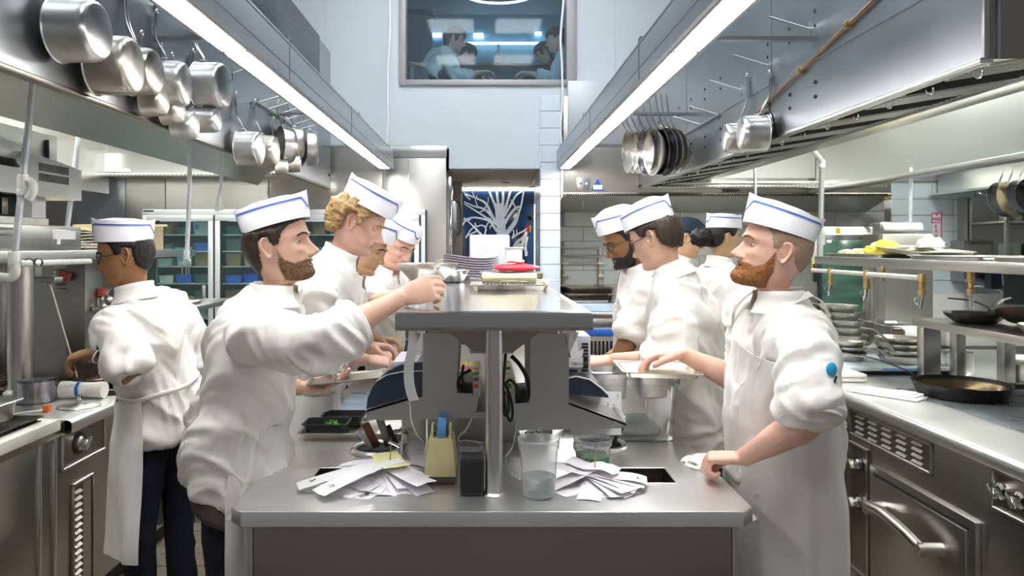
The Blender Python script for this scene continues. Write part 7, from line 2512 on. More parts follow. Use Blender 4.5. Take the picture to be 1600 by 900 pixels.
MB().lathe([(0, 0), (.12, 0), (.125, .01), (.125, .09), (.13, .092), (.12, .09), (.118, .01), (0, .006)], 28, Matrix.Translation((2.86, 3.85, .9005))).build('body', 'steel_bright', t)
v, f = ellipsoid((2.86, 3.85, 1.01), (1, 0, 0), (0, 1, 0), (0, 0, 1), .11, .09, .02, 10)
MB().add(v, f).build('white_cloth', 'towel', None, 180, label='white cloth lying on the wide steel pot', cat='cloth')
t = thing('tongs', 'steel tongs lying on the cooktop by the right frame edge', 'tongs', (2.3, 2.75, .905))
for s in (0, 1):
 MB().tube(spline([(2.44, 3.10, .925), (2.32, 2.86, .95 - .01 * s), (2.12 + .03 * s, 2.70, .915)], 5), [.005] * 11, 8).build('arm', 'chrome', t, 180)
t = thing('wire_rack', 'small steel wire rack at the near end of the cooktop', 'rack', (2.1, 2.6, .905))
for k in range(10):
 MB().tube([(2.03 + k * .022, 2.52, .915), (2.03 + k * .022, 2.70, .915)], .003, 6).build('wire', 'chrome', t)
MB().tube([(2.02, 2.52, .911), (2.25, 2.52, .911), (2.25, 2.70, .911), (2.02, 2.70, .911)], .004, 6, closed=True).build('frame', 'chrome', t)
t = thing('soup_ladle', 'loose steel ladle lying behind the skillet', 'ladle', (2.5, 3.0, .905))
MB().tube(spline([(2.62, 3.2, .93), (2.75, 3.05, .96), (2.9, 2.9, .94)], 5), .008, 8).build('handle', 'steel_bright', t, 180)
v, f = ellipsoid((2.62, 3.2, .925), (1, 0, 0), (0, 1, 0), (0, 0, 1), .022, .022, .018, 8)
MB().add(v, f).build('bowl', 'steel_bright', t, 180)
# trays and cloths on the overhead shelf
t = sheet_tray('sheet_tray', .32, .62, .022, label='tray with bread scraps and a yellow cloth on the right overhead shelf')
place(t, 2.36, 4.45, 1.5355)
t = sheet_tray('sheet_tray', .30, .42, .024, label='tilted tray leaning on the scrap tray on the right overhead shelf')
place(t, 2.40, 4.02, 1.562, 0, .07, 0)
for y, lab in ((3.52, 'flat pale tray in the middle of the right overhead shelf'), (2.9, 'flat pale tray near the frame edge on the right overhead shelf'), (2.3, 'flat pale tray at the near end of the right overhead shelf')):
 t = sheet_tray('sheet_tray', .40, .56, .020, 'aluminium', lab)
 place(t, 2.38, y, 1.5355)
def crumple(label, c, a, b, h, mat, cat, seed, name):
 n, k = 26, 14
 V = []
 for i in range(k + 1):
  th = math.pi * .5 * i / k
  for j in range(n):
   ph = 2 * math.pi * j / n
   V.append((math.cos(ph) * math.sin(th), math.sin(ph) * math.sin(th), math.cos(th)))
 V = np.array(V)
 q = .55 + .75 * ridged(V * 2.6, seed) * (1 - .2 * V[:, 2])
 V = V * q[:, None] * np.array([a, b, h]) + np.array(c)
 return MB().grid(V.reshape(k + 1, n, 3), cv=True).build(name, mat, None, 180, label=label, cat=cat)
crumple('crumpled bright yellow cloth on the scrap tray', (2.34, 4.30, 1.555), .10, .12, .075, 'yellow_cloth', 'cloth', 3, 'yellow_cloth')
crumple('crumpled white paper beside the yellow cloth', (2.36, 4.42, 1.56), .06, .06, .06, 'paper_white', 'paper', 4, 'white_paper')
crumple('crumpled white paper in the tilted tray', (2.40, 3.96, 1.595), .06, .06, .06, 'paper_white', 'paper', 6, 'white_paper')
crumple('pile of pale pasta scraps in the tilted tray', (2.38, 4.10, 1.575), .10, .12, .03, 'tub_cream', 'food', 7, 'pasta_scraps')
crumple('yellow scrap at the far end of the scrap tray', (2.32, 4.55, 1.555), .06, .06, .03, 'paper_yellow', 'food', 8, 'yellow_scrap')
crumple('pale scrap next to the pipe at the end of the scrap tray', (2.32, 4.68, 1.555), .06, .05, .025, 'tub_cream', 'food', 9, 'pale_scrap')
# water line with drop valves below the shelf
t = thing('water_line', 'cream water line with brass drop valves under the right overhead shelf', 'pipe', (2.13, 4.0, 1.4))
MB().tube([(2.14, 4.80, 1.445), (2.14, 3.62, 1.445)], .013, 12).build('tube', 'pipe_white', t)
for k, y in enumerate((4.55, 4.12, 3.60)):
 ln = (.05, .05, .05)[k]
 MB().lathe([(0, .02), (.018, .02), (.020, -.02), (.014, -.025), (.014, -ln), (.019, -ln - .004), (.019, -ln - .03), (.010, -ln - .035), (0, -ln - .035)], 14, Matrix.Translation((2.14, y, 1.445))).build('valve', 'brass', t)
 MB().tube([(2.14, y, 1.445 - ln - .03), (2.135, y + .01, 1.445 - ln - .10)], .010, 10).build('nozzle', 'chrome', t)
 MB().tube([(2.13 + .02 * math.cos(a), y + .012, 1.445 - ln - .06 + .02 * math.sin(a)) for a in np.linspace(0, 2 * math.pi, 14, endpoint=False)], .0016, 5, closed=True).build('ring', 'chrome', t)
MB().box(2.15, 2.17, 3.98, 4.0, 1.41, 1.49, .004).build('clamp', 'brass', t)
t = thing('drop_valve', 'single brass drop valve under the near part of the right overhead shelf', 'valve', (2.3, 3.35, 1.4))
MB().lathe([(0, .04), (.016, .04), (.018, -.01), (.012, -.015), (.012, -.04), (.017, -.045), (.017, -.07), (0, -.07)], 14, Matrix.Translation((2.28, 3.45, 1.445))).build('valve', 'brass', t)
MB().tube([(2.28, 3.45, 1.375), (2.285, 3.45, 1.31)], .010, 10).build('nozzle', 'chrome', t)
pts = [atx(1243, 203, 2.0), at(1283, 250, 4.72), at(1284, 262, 4.75), at(1282, 400, 4.80)]
t = pipe('pale pipe with an elbow dropping from the right hood to the overhead shelf', [pts[0], pts[1], pts[2], pts[3]], .016, 'pipe_galv', ((at(1283, 372, 4.8), .09, .026, 'pipe_galv'), (at(1283, 256, 4.74), .05, .025, 'pipe_white')))
pipe('thin pale pipe dropping from the outer lip of the right hood', [at(1424, 262, 5.0), at(1422, 345, 5.0), at(1422, 362, 5.0)], .013, 'pipe_galv')
pipe('thin pale pipe hanging from the right hood beside the rear hood lettering', [at(1179, 228, 5.6) + Vector((0, 0, .59)), at(1180, 318, 5.6)], .012, 'pipe_galv', ((at(1180, 316, 5.6), .08, .02, 'pipe_galv'),))
# steel tower with curved chute
t = thing('steel_tower', 'tall steel duct tower with a curved flap on top behind the right overhead shelf', 'duct', (2.78, 4.9, .9))
MB().box(2.62, 2.95, 4.84, 5.1, .9005, 1.682, .004).build('body', 'steel_front', t)
G = [[(x, 4.86 + .05 * (1 - math.cos(a)), 1.70 + .065 * math.sin(a)) for a in np.linspace(0, 1.9, 9)] for x in np.linspace(2.64, 2.90, 8)]
MB().grid(np.array(G)).build('curved_flap', 'steel', t, 180)
MB().box(2.66, 2.90, 4.95, 5.05, 1.682, 1.76, .004).build('stack', 'steel', t)
# combi oven
Y = 6.35
t = thing('combi_oven', 'steel combination oven with a dark glass door at the end of the right line', 'oven', (3.1, Y, 0))
ox0, ox1 = bxyz(1268, Y), bxyz(1371, Y)
MB().box(ox0, ox1, Y, Y + .75, .75, zz(354, Y), .006).build('body', 'steel_front', t)
MB().box(ox0 + .05, bxyz(1360, Y), Y - .03, Y, .80, zz(367, Y), .004).build('door', 'black_glass', t)
MB().box(ox0 + .075, bxyz(1350, Y), Y - .034, Y - .03, .84, zz(375, Y), .003).build('door_glass', 'oven_glass', t)
MB().box(ox0 + .01, ox0 + .045, Y - .04, Y, zz(440, Y), zz(412, Y), .006).build('door_handle', 'black_plastic', t)
c = (bxyz(1350, Y), Y - .036, zz(374, Y))
MB().tube([(c[0] + .022 * math.cos(a), c[1], c[2] + .022 * math.sin(a)) for a in np.linspace(.7, 5.6, 16)], .0065, 6).build('red_emblem', 'red', t)
MB().box(bxyz(1306, Y), bxyz(1313, Y), Y - .003, Y, zz(365, Y), zz(356, Y)).box(bxyz(1268.5, Y), bxyz(1272, Y), Y - .003, Y, zz(413, Y), zz(409, Y)).box(bxyz(1268.5, Y), bxyz(1272, Y), Y - .003, Y, zz(420, Y), zz(416, Y)).build('yellow_sticker', 'yellow', t)
MB().box(ox0 + .03, ox1 - .03, Y + .03, Y + .7, 0, .75, .004).build('stand', 'steel_dark', t)
MB().tube(spline([(bxyz(1356, Y), Y - .02, zz(353, Y)), (bxyz(1362, Y), Y - .04, zz(350, Y)), (bxyz(1366, Y), Y - .04, zz(358, Y))], 4), .012, 8).build('hinge', 'steel_bright', t, 180)
MB().tube([(bxyz(1371, Y), Y - .02, zz(360, Y)), (bxyz(1374, Y), Y - .02, zz(378, Y))], .010, 8).build('spray_hose', 'pipe_galv', t)
# ---------------------------------------------------------------- right rear wall things
Y = 6.94
t = thing('fire_sign', 'white and magenta fire extinguisher sign on the blue tiled wall', 'sign', (bxyz(1463, Y), Y, zz(395, Y)))
MB().box(bxyz(1455, Y), bxyz(1471, Y), Y - .006, Y - .004, zz(396, Y), zz(332, Y)).build('plate', 'sign_white', t)
for a, b, c, d in ((1455, 1456, 332, 349), (1469.6, 1471, 332, 396), (1455, 1471, 332, 333.2), (1455, 1471, 347, 348.2)):
 MB().box(bxyz(a, Y), bxyz(b, Y), Y - .008, Y - .006, zz(d, Y), zz(c, Y)).build('border', 'sign_magenta', t)
text_mesh('lettering', 'FIRE', .042, 'sign_magenta', t, (bxyz(1456.6, Y), Y - .0075, zz(345, Y)), (1, 0, 0), (0, 0, 1), .001, True)
for k, ch_ in enumerate('EXT.'):
 text_mesh('lettering', ch_, .040, 'sign_magenta', t, (bxyz(1460, Y), Y - .0075, zz(356 + k * 7.4, Y)), (1, 0, 0), (0, 0, 1), .001, True)
MB().prism([(bxyz(1458, Y), zz(334, Y)), (bxyz(1468, Y), zz(334, Y)), (bxyz(1463, Y), zz(337, Y))], 'y', Y - .008, Y - .006).build('arrow', 'sign_magenta', t)
t = thing('towel_dispenser', 'beige steel paper towel dispenser on the blue tiled wall', 'dispenser', (bxyz(1528, Y), Y, zz(440, Y)))
MB().box(bxyz(1506, 6.75), bxyz(1553, 6.75), 6.75, 6.946, zz(440, 6.75), zz(376, 6.75), .006).build('body', 'steel_wall', t)
MB().box(bxyz(1512, 6.745), bxyz(1548, 6.745), 6.742, 6.75, zz(432, 6.745), zz(381, 6.745), .006).build('front_cover', 'aluminium_worn', t)
MB().box(bxyz(1508, 6.74), bxyz(1552, 6.74), 6.72, 6.75, zz(441, 6.74), zz(436, 6.74), .003).build('tear_lip', 'steel_bright', t)
Y = 6.6
t = thing('soap_dispenser', 'dark blue soap dispenser beside the towel dispenser', 'dispenser', (bxyz(1561, Y), Y, zz(452, Y)))
MB().box(bxyz(1549, Y), bxyz(1574, Y), Y, Y + .1, zz(452, Y), zz(420, Y), .01).build('body', 'navy_plastic', t)
MB().tube([(bxyz(1566, Y), Y - .004, zz(424, Y)), (bxyz(1567, Y), Y - .004, zz(446, Y))], .008, 8).build('lever', 'grey_plastic', t)
MB().box(bxyz(1572, 6.3), bxyz(1640, 6.3), 6.3, 6.34, zz(476, 6.3), zz(425, 6.3), .006).build('dark_screen', 'black_glass', None, label='dark screen on an arm at the right frame edge', cat='screen')
t = thing('hand_sink', 'white hand sink with a chrome tap at the blue tiled wall', 'sink', (4.45, 6.6, .8))
MB().box(4.05, 4.95, 6.45, 6.946, .72, .90, .02).build('basin', 'ceramic_white', t)
MB().box(4.05, 4.95, 6.90, 6.946, .90, 1.16, .01).build('splashback', 'ceramic_white', t)
pts = spline([(4.50, 6.85, 1.0), (4.50, 6.85, 1.20), (4.54, 6.80, 1.235), (4.68, 6.72, 1.22), (4.72, 6.70, 1.17)], 5)
MB().tube(pts, .012, 10).build('tap', 'chrome', t, 180)
MB().box(4.30, 4.74, 6.80, 6.88, .985, 1.01, .008).build('tap_base', 'chrome', t)
MB().box(4.1, 4.9, 6.5, 6.94, 0, .72, .004).build('pedestal', 'steel_front', t)
# rack with jars at the frame edge
t = thing('wire_shelf_unit', 'steel rack unit with jars at the right frame edge', 'rack', (5.0, 6.4, 0))
xa, xb = bxyz(1572, 6.3), bxyz(1572, 6.3) + .75
MB().box(xa, xa + .03, 6.3, 6.33, 1.35, 2.05, .003).box(xa, xa + .03, 6.75, 6.78, 1.35, 2.05, .003).build('upright', 'steel_front', t)
for z in (zz(400, 6.3), zz(345, 6.3)):
 MB().box(xa, xb, 6.3, 6.78, z - .02, z, .003).build('rack_shelf', 'steel_front', t)
MB().box(xa, xb, 6.80, 6.95, 1.35, 2.05).build('back', 'steel_front', t)
for k in range(3):
 x = xa + .06 + k * .10
 o = thing('glass_jar', '%s clear jar on the rack at the right frame edge' % ('first', 'second', 'third')[k], 'jar', (x, 6.4, zz(400, 6.3)))
 MB().lathe([(0, 0), (.035, 0), (.037, .08), (.03, .10), (.03, .11), (0, .11)], 18, Matrix.Translation((x, 6.42, zz(400, 6.3)))).build('jar', ('tub_clear', 'tub_clear', 'black_plastic')[k], o)
 o = thing('steel_pot', '%s small pot on the upper board of the rack at the right frame edge' % ('first', 'second', 'third')[k], 'pot', (x, 6.4, zz(345, 6.3)))
 MB().lathe([(0, 0), (.045, 0), (.045, .09), (0, .095)], 18, Matrix.Translation((x + .01, 6.42, zz(345, 6.3)))).build('pot', ('steel_dark', 'ceramic_white', 'steel_front')[k], o)
# pans hanging at the lip of the far hood
for k in range(4):
 t = frypan('%s dark pan hanging below the lip of the far right hood' % ('first', 'second', 'third', 'fourth')[k], .15, .05, ('pan_blue_steel', 'wood_pale', 'pan_blue_steel', 'black_iron')[k], .12, None, 'steel_bright')
 A = Matrix.Translation((4.24, 6.08 - .11 * k, 1.97)) @ Matrix.Rotation(math.radians(75), 4, 'X') @ Matrix.Rotation(.2, 4, 'Y')
 t.location, t.rotation_euler = A.translation, A.to_euler()
c = Vector((4.24, 6.22, 2.055))
MB().tube([c + Vector((.06 * math.cos(a), .02 * math.sin(a), .022 * math.sin(a))) for a in np.linspace(0, 2 * math.pi, 22, endpoint=False)], .007, 8, closed=True).build('steel_ring', 'chrome', None, 180, label='steel ring hook hanging from the lip of the far right hood', cat='hook')
# ---------------------------------------------------------------- rear cooking counter under the white tiles
Y = 6.35
t = thing('rear_counter', 'steel rear counter with louvred fronts under the white tiles', 'counter', (1.5, 6.8, 0))
MB().box(.72, 2.80, Y, 7.5, .99, 1.03, .006).build('worktop', 'steel', t)
MB().box(.76, 2.78, Y + .05, 7.5, .1, .99, .004).build('cabinet', 'steel_front', t)
for k in range(3):
 x = .80 + k * .55
 MB().box(x, x + .50, Y + .03, Y + .05, .90, .97, .003).build('drawer', 'steel', t)
 d = MB().box(x, x + .50, Y + .03, Y + .05, .40, .88, .003).build('vent_door', 'steel_front', t)
 for j in range(12):
  MB().box(x + .05 + j * .034, x + .07 + j * .034, Y + .025, Y + .031, .55, .78, .001, seg=1).build('vent_slat', 'dark_void', d)
t = thing('blue_towel', 'blue towel hanging on the front of the rear counter', 'towel', (1.0, Y, .8))
MB().box(.86, 1.13, Y - .012, Y + .02, .83, .885, .006).build('cloth', 'blue', t)
for k in range(5):
 t = sheet_tray('sheet_tray', .40, .5, .025, ('sheet_tray', 'carbon_steel')[k % 2], '%s tray of the stack on the rear counter' % ('lowest', 'second', 'third', 'fourth', 'topmost')[k], group='stacked trays on the rear counter')
 place(t, .90, 6.70, 1.105 + .028 * k, .04 * k)
MB().box(.72, 1.12, 6.42, 6.62, 1.031, 1.10, .006).build('blue_white_bin', 'board_blue', None, label='pale blue flat bin on the rear counter', cat='container')
t = thing('utensil_pot', 'steel pot with ladles on the rear counter', 'pot', (1.22, 6.6, 1.03))
MB().lathe([(0, 0), (.06, 0), (.06, .20), (.055, .20), (.055, .01), (0, .01)], 24, Matrix.Translation((1.16, 6.55, 1.031))).build('pot', 'steel', t)
for k in range(2):
 MB().tube(spline([(1.16, 6.55, 1.1), (1.18 + .03 * k, 6.55, 1.30), (1.23 + .03 * k, 6.55, 1.50)], 4), .009, 8).build('ladle_handle', ('steel_bright', 'blue')[k], t, 180)
t = thing('wall_rack', 'wire hanging rack on the white tiled wall', 'rack', (.95, 7.55, 1.2))
for x in (.80, 1.17):
 MB().tube([(x, 7.57, 1.60), (x, 7.57, 1.15)], .010, 8).build('upright', 'brass', t)
for z in (1.58, 1.50, 1.43):
 MB().tube([(.78, 7.555, z), (1.20, 7.555, z)], .009 if z > 1.55 else .014, 8).build('bar', 'aluminium', t)
for z in (1.41, 1.28):
 for x in (.80, 1.17):
  MB().box(x, x + .06, 7.54, 7.56, z, z + .03, .004).build('hook', 'aluminium', t)
# ---------------------------------------------------------------- room behind the upstairs window
up = struct('wall_upstairs', 'blue grey room behind the upstairs window')
MB().box(-2.2, 2.2, BW + .14, 9.6, 2.85, 2.95).build('upstairs_floor', 'office_dark', up)
MB().box(-2.2, 2.2, 9.6, 9.7, 2.95, 4.7).build('rear_wall', 'office_blue', up)
MB().box(-2.2, 2.2, BW + .14, 9.6, 4.62, 4.72).build('ceiling_plane', 'office_wall', up)
MB().box(-2.3, -2.2, BW + .14, 9.6, 2.9, 4.7).box(2.2, 2.3, BW + .14, 9.6, 2.9, 4.7).build('side_wall', 'office_wall', up)
MB().box(-1.3, -.62, 8.6, 8.75, 2.95, 4.30).build('partition', 'office_wall', up)
MB().box(-1.3, -.60, 8.55, 8.76, 4.30, 4.36).build('partition_cap', 'office_dark', up)
pm('office_lamp', (.9, 1.0, 1.0), .5, emit=4.0, ecol=(.85, .95, 1.0))
MB().box(-.30, 1.0, 9.5, 9.54, zz(68.5, 9.5), zz(66, 9.5)).build('light_bar', 'office_lamp', None, label='bright light bar on the rear wall upstairs', cat='light')
for k, (a, b, c, d) in enumerate(((740, 755, 52, 58), (676, 690, 52, 57), (836, 846, 50, 54))):
 MB().box(bxyz(a, 9.55), bxyz(b, 9.55), 9.55, 9.58, zz(d, 9.55), zz(c, 9.55)).build('light_spot', 'office_lamp', None, label='small bright light patch upstairs, %s' % ('in the middle', 'behind the seated woman', 'behind the seated man')[k], cat='light')
m = MB()
c = at(780, -10, 7.6)
m.tube([c + Vector((.36 * math.cos(a), .30 * math.sin(a), -.0)) for a in np.linspace(0, 2 * math.pi, 48, endpoint=False)], .012, 8, closed=True)
m.build('pendant_ring', 'office_lamp', None, 180, label='glowing ring pendant hanging upstairs', cat='light')
MB().cyl(c + Vector((0, .3, 0)), (c.x, c.y + .3, 4.62), .004).build('pendant_cable', 'black_rubber', None, label='thin cable of the ring pendant upstairs', cat='cable')
t = thing('meeting_table', 'dark table between the seated people upstairs', 'table', (.1, 7.9, 2.95))
MB().box(bxyz(717, 7.5), bxyz(858, 7.5), 7.5, 8.5, zz(101, 7.5), zz(98, 7.5), .004).build('top', 'wood_brown', t)
MB().box(bxyz(720, 7.5), bxyz(850, 7.5), 7.55, 7.60, 2.95, zz(101, 7.5), .004).build('apron_panel', 'office_dark', t)
t = thing('glass_bottle', 'clear glass bottle on the table upstairs', 'bottle', (bxyz(779, 7.7), 7.7, zz(98, 7.5)))
MB().lathe([(0, 0), (.035, 0), (.036, .11), (.026, .15), (.012, .19), (.012, .235), (.015, .24), (0, .242)], 20, Matrix.Translation((bxyz(779, 7.7), 7.7, zz(98, 7.5)))).build('glass', 'tub_clear', t)
for lab, p0, p1, y in (('pale wooden chair with a curved back under the seated woman upstairs', (644, 99), (712, 118), 7.25), ('pale wooden chair under the seated man upstairs', (886, 106), (842, 119), 7.25)):
 a, b = at(p0[0], p0[1], y), at(p1[0], p1[1], y)
 t = thing('wooden_chair', lab, 'chair', (a.x, y, 2.95))
 MB().tube(spline([a + Vector((0, .35, 0)), a + Vector((-.02 if a.x < b.x else .02, .15, .0)), a, (a + b) / 2 + Vector((0, 0, .008)), b], 5), .016, 8).build('arm_rail', 'wood_pale', t, 180)
 MB().box(min(a.x, b.x), max(a.x, b.x), y, y + .40, b.z - .22, b.z - .16, .02).build('seat', 'seat_grey', t)
 xo = a.x
 MB().box(xo - .02, xo + .02, y + .0, y + .36, b.z - .2, a.z, .01).build('backrest', 'seat_grey', t)
 for dx in (.02, .36):
  for dy in (.02, .38):
   xx = a.x + dx * (1 if a.x < b.x else -1)
   MB().cyl((xx, y + dy, 2.95), (xx, y + dy, b.z - .2), .014, n=8).build('leg', 'wood_pale', t)
# ---------------------------------------------------------------- the people
def from_ear(px, py, Y, sd, yaw, pitch, roll=0, S=1.0):
 return np.array(at(px, py, Y)) - rot(yaw, pitch, roll) @ (np.array([-.017, .0765 * (1 if sd == 'L' else -1), -.006]) * S)
def A3(px, py, Y):
 return np.array(at(px, py, Y))
# ginger bearded cook at the front right
Y = 2.24
p = Person('cook with a ginger beard and shaved head leaning a fist on the island', from_ear(1228, 396, 2.17, 'L', 172, -13), 172, -13, 0, tyaw=180, lean=2, pelvis=A3(1224, 668, 2.36), seed=4, skin='skin_pink', vox=.0035, jvox=.0085, width=1.10, belly=1.16)
p.make_head(hair_mat='stubble', hair=hair_line(.060, -.002, -.055, .046, .0012, .0012, .02), hjit=.0, beard=beard_fn(.006, .020, 1.0, .007, .012, -.125), beard_mat='beard_ginger', brow_mat='beard_ginger', open_mouth=.55, nose=1.05, lid_open=.8, neck=1.12, jaw=1.06)
p.hat((.000, .055), -5, h_front=.085, h_back=.072)
p.under()
p.arm('L', A3(1268, 655, 1.99), A3(1160, 716, 2.17), dict(d=(-1, .35, -.06), n=(.05, .0, -1), curl=(62, 66, 68, 66), thumb=(.75, .35, .4), tcurl=45), sleeve=.93, loose=1.16)
p.arm('R', A3(1165, 600, 2.52), A3(1066, 553, 2.54), dict(d=(-1, .05, -.10), n=(0, -.25, -1), curl=(24, 26, 28, 30), thumb=(.85, .35, .25), tcurl=20), sleeve=.75, loose=1.1)
p.jacket(amp=1.0)
ap = p.apron(True, 128, .30, .72, 58, .014, flare=.02)
p.legs('cloth_navy')
nb = p.N
for s in (1, -1):
 c, a, b = p.ring(.70, .016)
 p0 = c + p.fwd * b * .82 + p.side * s * a * .52
 p1 = p.N + p.side * s * .085 + p.up * .012 + p.fwd * .02
 p2 = p.N - p.fwd * .09 + p.side * s * .03 + p.up * .02
 p.strap([p0, (p0 + p1) / 2 + p.fwd * .035 + p.up * .01, p1, p2], .022, parent=ap)
sh, E = p.arms[0][0], p.arms[0][1]
c = sh * .70 + E * .30
q = Vector(c) + Vector((.022, -.100, .0))
p.finish()
t = thing('thermometer_case', 'bright blue pen clip in the sleeve pocket of the ginger cook', 'pen', q)
v, f = ellipsoid(q + Vector((0, 0, .012)), (1, 0, 0), (0, 1, 0), (0, 0, 1), .015, .006, .019, 8)
pm('cyan', (.03, .42, .75), .4)
MB().add(v, f).build('clip', 'cyan', t, 180)
MB().tube([q + Vector((.012, -.002, -.006)), q + Vector((-.002, -.002, -.045))], .003, 6).build('stem', 'black_plastic', t)
# cloth under his fist, tray in his other hand
crumple('folded white cloth under the fist of the ginger cook', (.70, 2.36, .9005), .055, .06, .030, 'towel', 'cloth', 12, 'white_cloth')
t = sheet_tray('sheet_tray', .265, .19, .022, label='small sheet tray with pale crumbs in the hand of the ginger cook')
MB().box(-.11, .11, -.075, .075, .003, .008, .002).build('crumbs', 'tub_cream', t)
place(t, .600, 2.56, 1.160, 0, .05, .03)
# bearded cook at the front left
p = Person('cook with short dark hair and brown beard reaching over the pass shelf', from_ear(416, 388, 2.24, 'R', -3, -10), -3, -10, 0, tyaw=0, lean=4, pelvis=A3(372, 665, 2.38), seed=9, skin='skin', vox=.0035, jvox=.0085, width=1.06, belly=.94)
p.make_head(hair_mat='hair_brown', hair=hair_line(.064, -.004, -.090, .034, .007, .010, .012), beard=beard_fn(.0030, .006, 1.0, .0035, .012, -.122), beard_mat='beard_brown', brow_mat='hair_brown', open_mouth=.5, nose=1.06, neck=1.08)
p.hat((.002, .060), -6, h_front=.078, h_back=.082, top_len=1.14)
p.under()
p.arm('R', A3(492, 540, 2.05), A3(628, 464, 2.20), dict(d=(.95, .12, .30), n=(.1, .92, -.35), curl=(40, 44, 46, 48), thumb=(.95, .3, .3), tcurl=12), sleeve=1.42, loose=1.16)
p.arm('L', A3(402, 600, 2.58), A3(470, 606, 2.50), dict(d=(1, .0, .06), n=(.05, -.1, 1), curl=(16, 20, 24, 28), thumb=(.6, .8, .2), tcurl=15), sleeve=1.45, loose=1.1)
p.jacket(amp=1.05, hem=-.38)
MB().add(*p.torso_volume(-.50, -.012)).build('brown_undershirt', 'cloth_brown', p.root, 180)
p.apron(False, 78, .34, grow=.004, flare=.02, tie=False)
c, a, b = p.ring(-.10, .001)
th = np.linspace(0, 2 * np.pi, 60, endpoint=False)
MB().tube([Vector(c + np.sin(x) * a * p.side + np.cos(x) * b * p.fwd + p.up * .006 * math.sin(3 * x)) for x in th], .006, 8, closed=True).build('apron_string', 'apron_white', p.root, 180)
p.legs('cloth_navy')
p.finish()
t = frypan('shallow steel pan held over the pass shelf by the bearded cook', .100, .055, 'pan_steel', .10, None, flat=.5, lift=.012)
place(t, -.188, 2.42, 1.487, math.radians(200), .0, .0)
t = sheet_tray('steel_platter', .25, .17, .010, 'steel_dark', 'thin dark steel platter on the open hand of the bearded cook')
place(t, -.462, 2.50, 1.150, .1, 0, -.08)
# woman at the left line
S = .94
p = Person('cook with glasses and short dark hair seen from behind at the left line', from_ear(196, 400, 2.70, 'L', 194, 9, 0, S), 194, 9, 0, tyaw=152, lean=4, pelvis=A3(256, 632, 2.84), S=S, seed=14, skin='skin_brown', vox=.004, jvox=.0095, width=.80)
p.make_head(hair_mat='hair_black', hair=hair_line(.060, .0, -.078, .040, .006, .006, .014), brow_mat='hair_black', nose=.85, female=True, neck=.92, lid_open=.4)
p.hat((-.004, .052), -8, h_front=.090, h_back=.082)
p.glasses('black_plastic')
p.under()
p.arm('L', A3(206, 586, 2.60), A3(150, 549, 2.62), dict(d=(-.95, .12, -.22), n=(-.3, .2, -1), curl=(30, 34, 38, 42), thumb=(.8, .5, .3), tcurl=25), sleeve=.90, loose=1.10)
p.arm('R', A3(306, 560, 2.98), A3(255, 575, 3.18), dict(d=(-1, .3, -.2), n=(0, 0, -1), curl=25), sleeve=1.1, loose=1.15)
p.jacket(amp=1.1, hem=-.25)
p.apron(False, 118, .46, grow=.020, flare=.03)
p.legs('cloth_navy', .11)
sh, E, W = p.arms[0][0], p.arms[0][1], p.arms[0][2]
q = Vector(sh * .62 + E * .38) + Vector((-.050, -.050, .0))
p.finish()
t = thing('pocket_pens', 'black pen in the sleeve pocket of the cook at the left line', 'pen', q)
MB().tube([q + Vector((0, 0, .035)), q + Vector((0, 0, -.05))], .004, 8).build('barrel', 'black_plastic', t)
MB().tube([q + Vector((.012, -.004, .03)), q + Vector((.012, -.004, -.02))], .004, 8).build('clip', 'black_plastic', t)
d = Vector(W - E).normalized()
a, b = d.orthogonal().normalized(), None
b = d.cross(a)
MB().tube([Vector(W) - d * .02 + (a * math.cos(k) + b * math.sin(k)) * .034 for k in np.linspace(0, 2 * math.pi, 24, endpoint=False)], .0035, 8, closed=True).build('bracelet', 'ceramic_white', None, 180, label='white bracelet on the wrist of the cook at the left line', cat='bracelet')
# tall cook with curly blond hair
p = Person('tall cook with curly blond hair looking down at the island', from_ear(549, 346, 2.85, 'R', 1, 24), 1, 24, 0, tyaw=0, lean=14, pelvis=A3(462, 622, 3.02), seed=21, skin='skin_pink', vox=.0045, jvox=.0105)
def curls(F, L, U):
 base = hair_line(.060, -.012, -.078, .030, .024, .024, .012)(F, L, U)
 return np.where((U > .046) & (base > 0) & (F < -.02), np.minimum(.020, .004 + .35 * np.clip(.085 - U, 0, 1)), base)
p.make_head(hair_mat='hair_blond', hair=curls, hjit=.026, hfreq=(75, 75, 75), brow_mat='hair_blond', nose=1.1, lid_open=.25, neck=1.0)
p.hat((.006, .066), 4, h_front=.084, h_back=.090, hl=.110)
p.under()
p.arm('R', A3(508, 560, 2.90), A3(572, 562, 3.12), dict(d=(1, .25, -.15), n=(.1, .4, -1), curl=(38, 42, 46, 48), tcurl=25), sleeve=1.2)
p.arm('L', A3(520, 540, 3.35), A3(578, 540, 3.30), dict(d=(1, -.1, -.1), n=(0, -.3, -1), curl=(32, 36, 40, 42), tcurl=25), sleeve=1.1)
p.jacket()
p.legs()
p.apron(False, 140, .45)
p.finish()
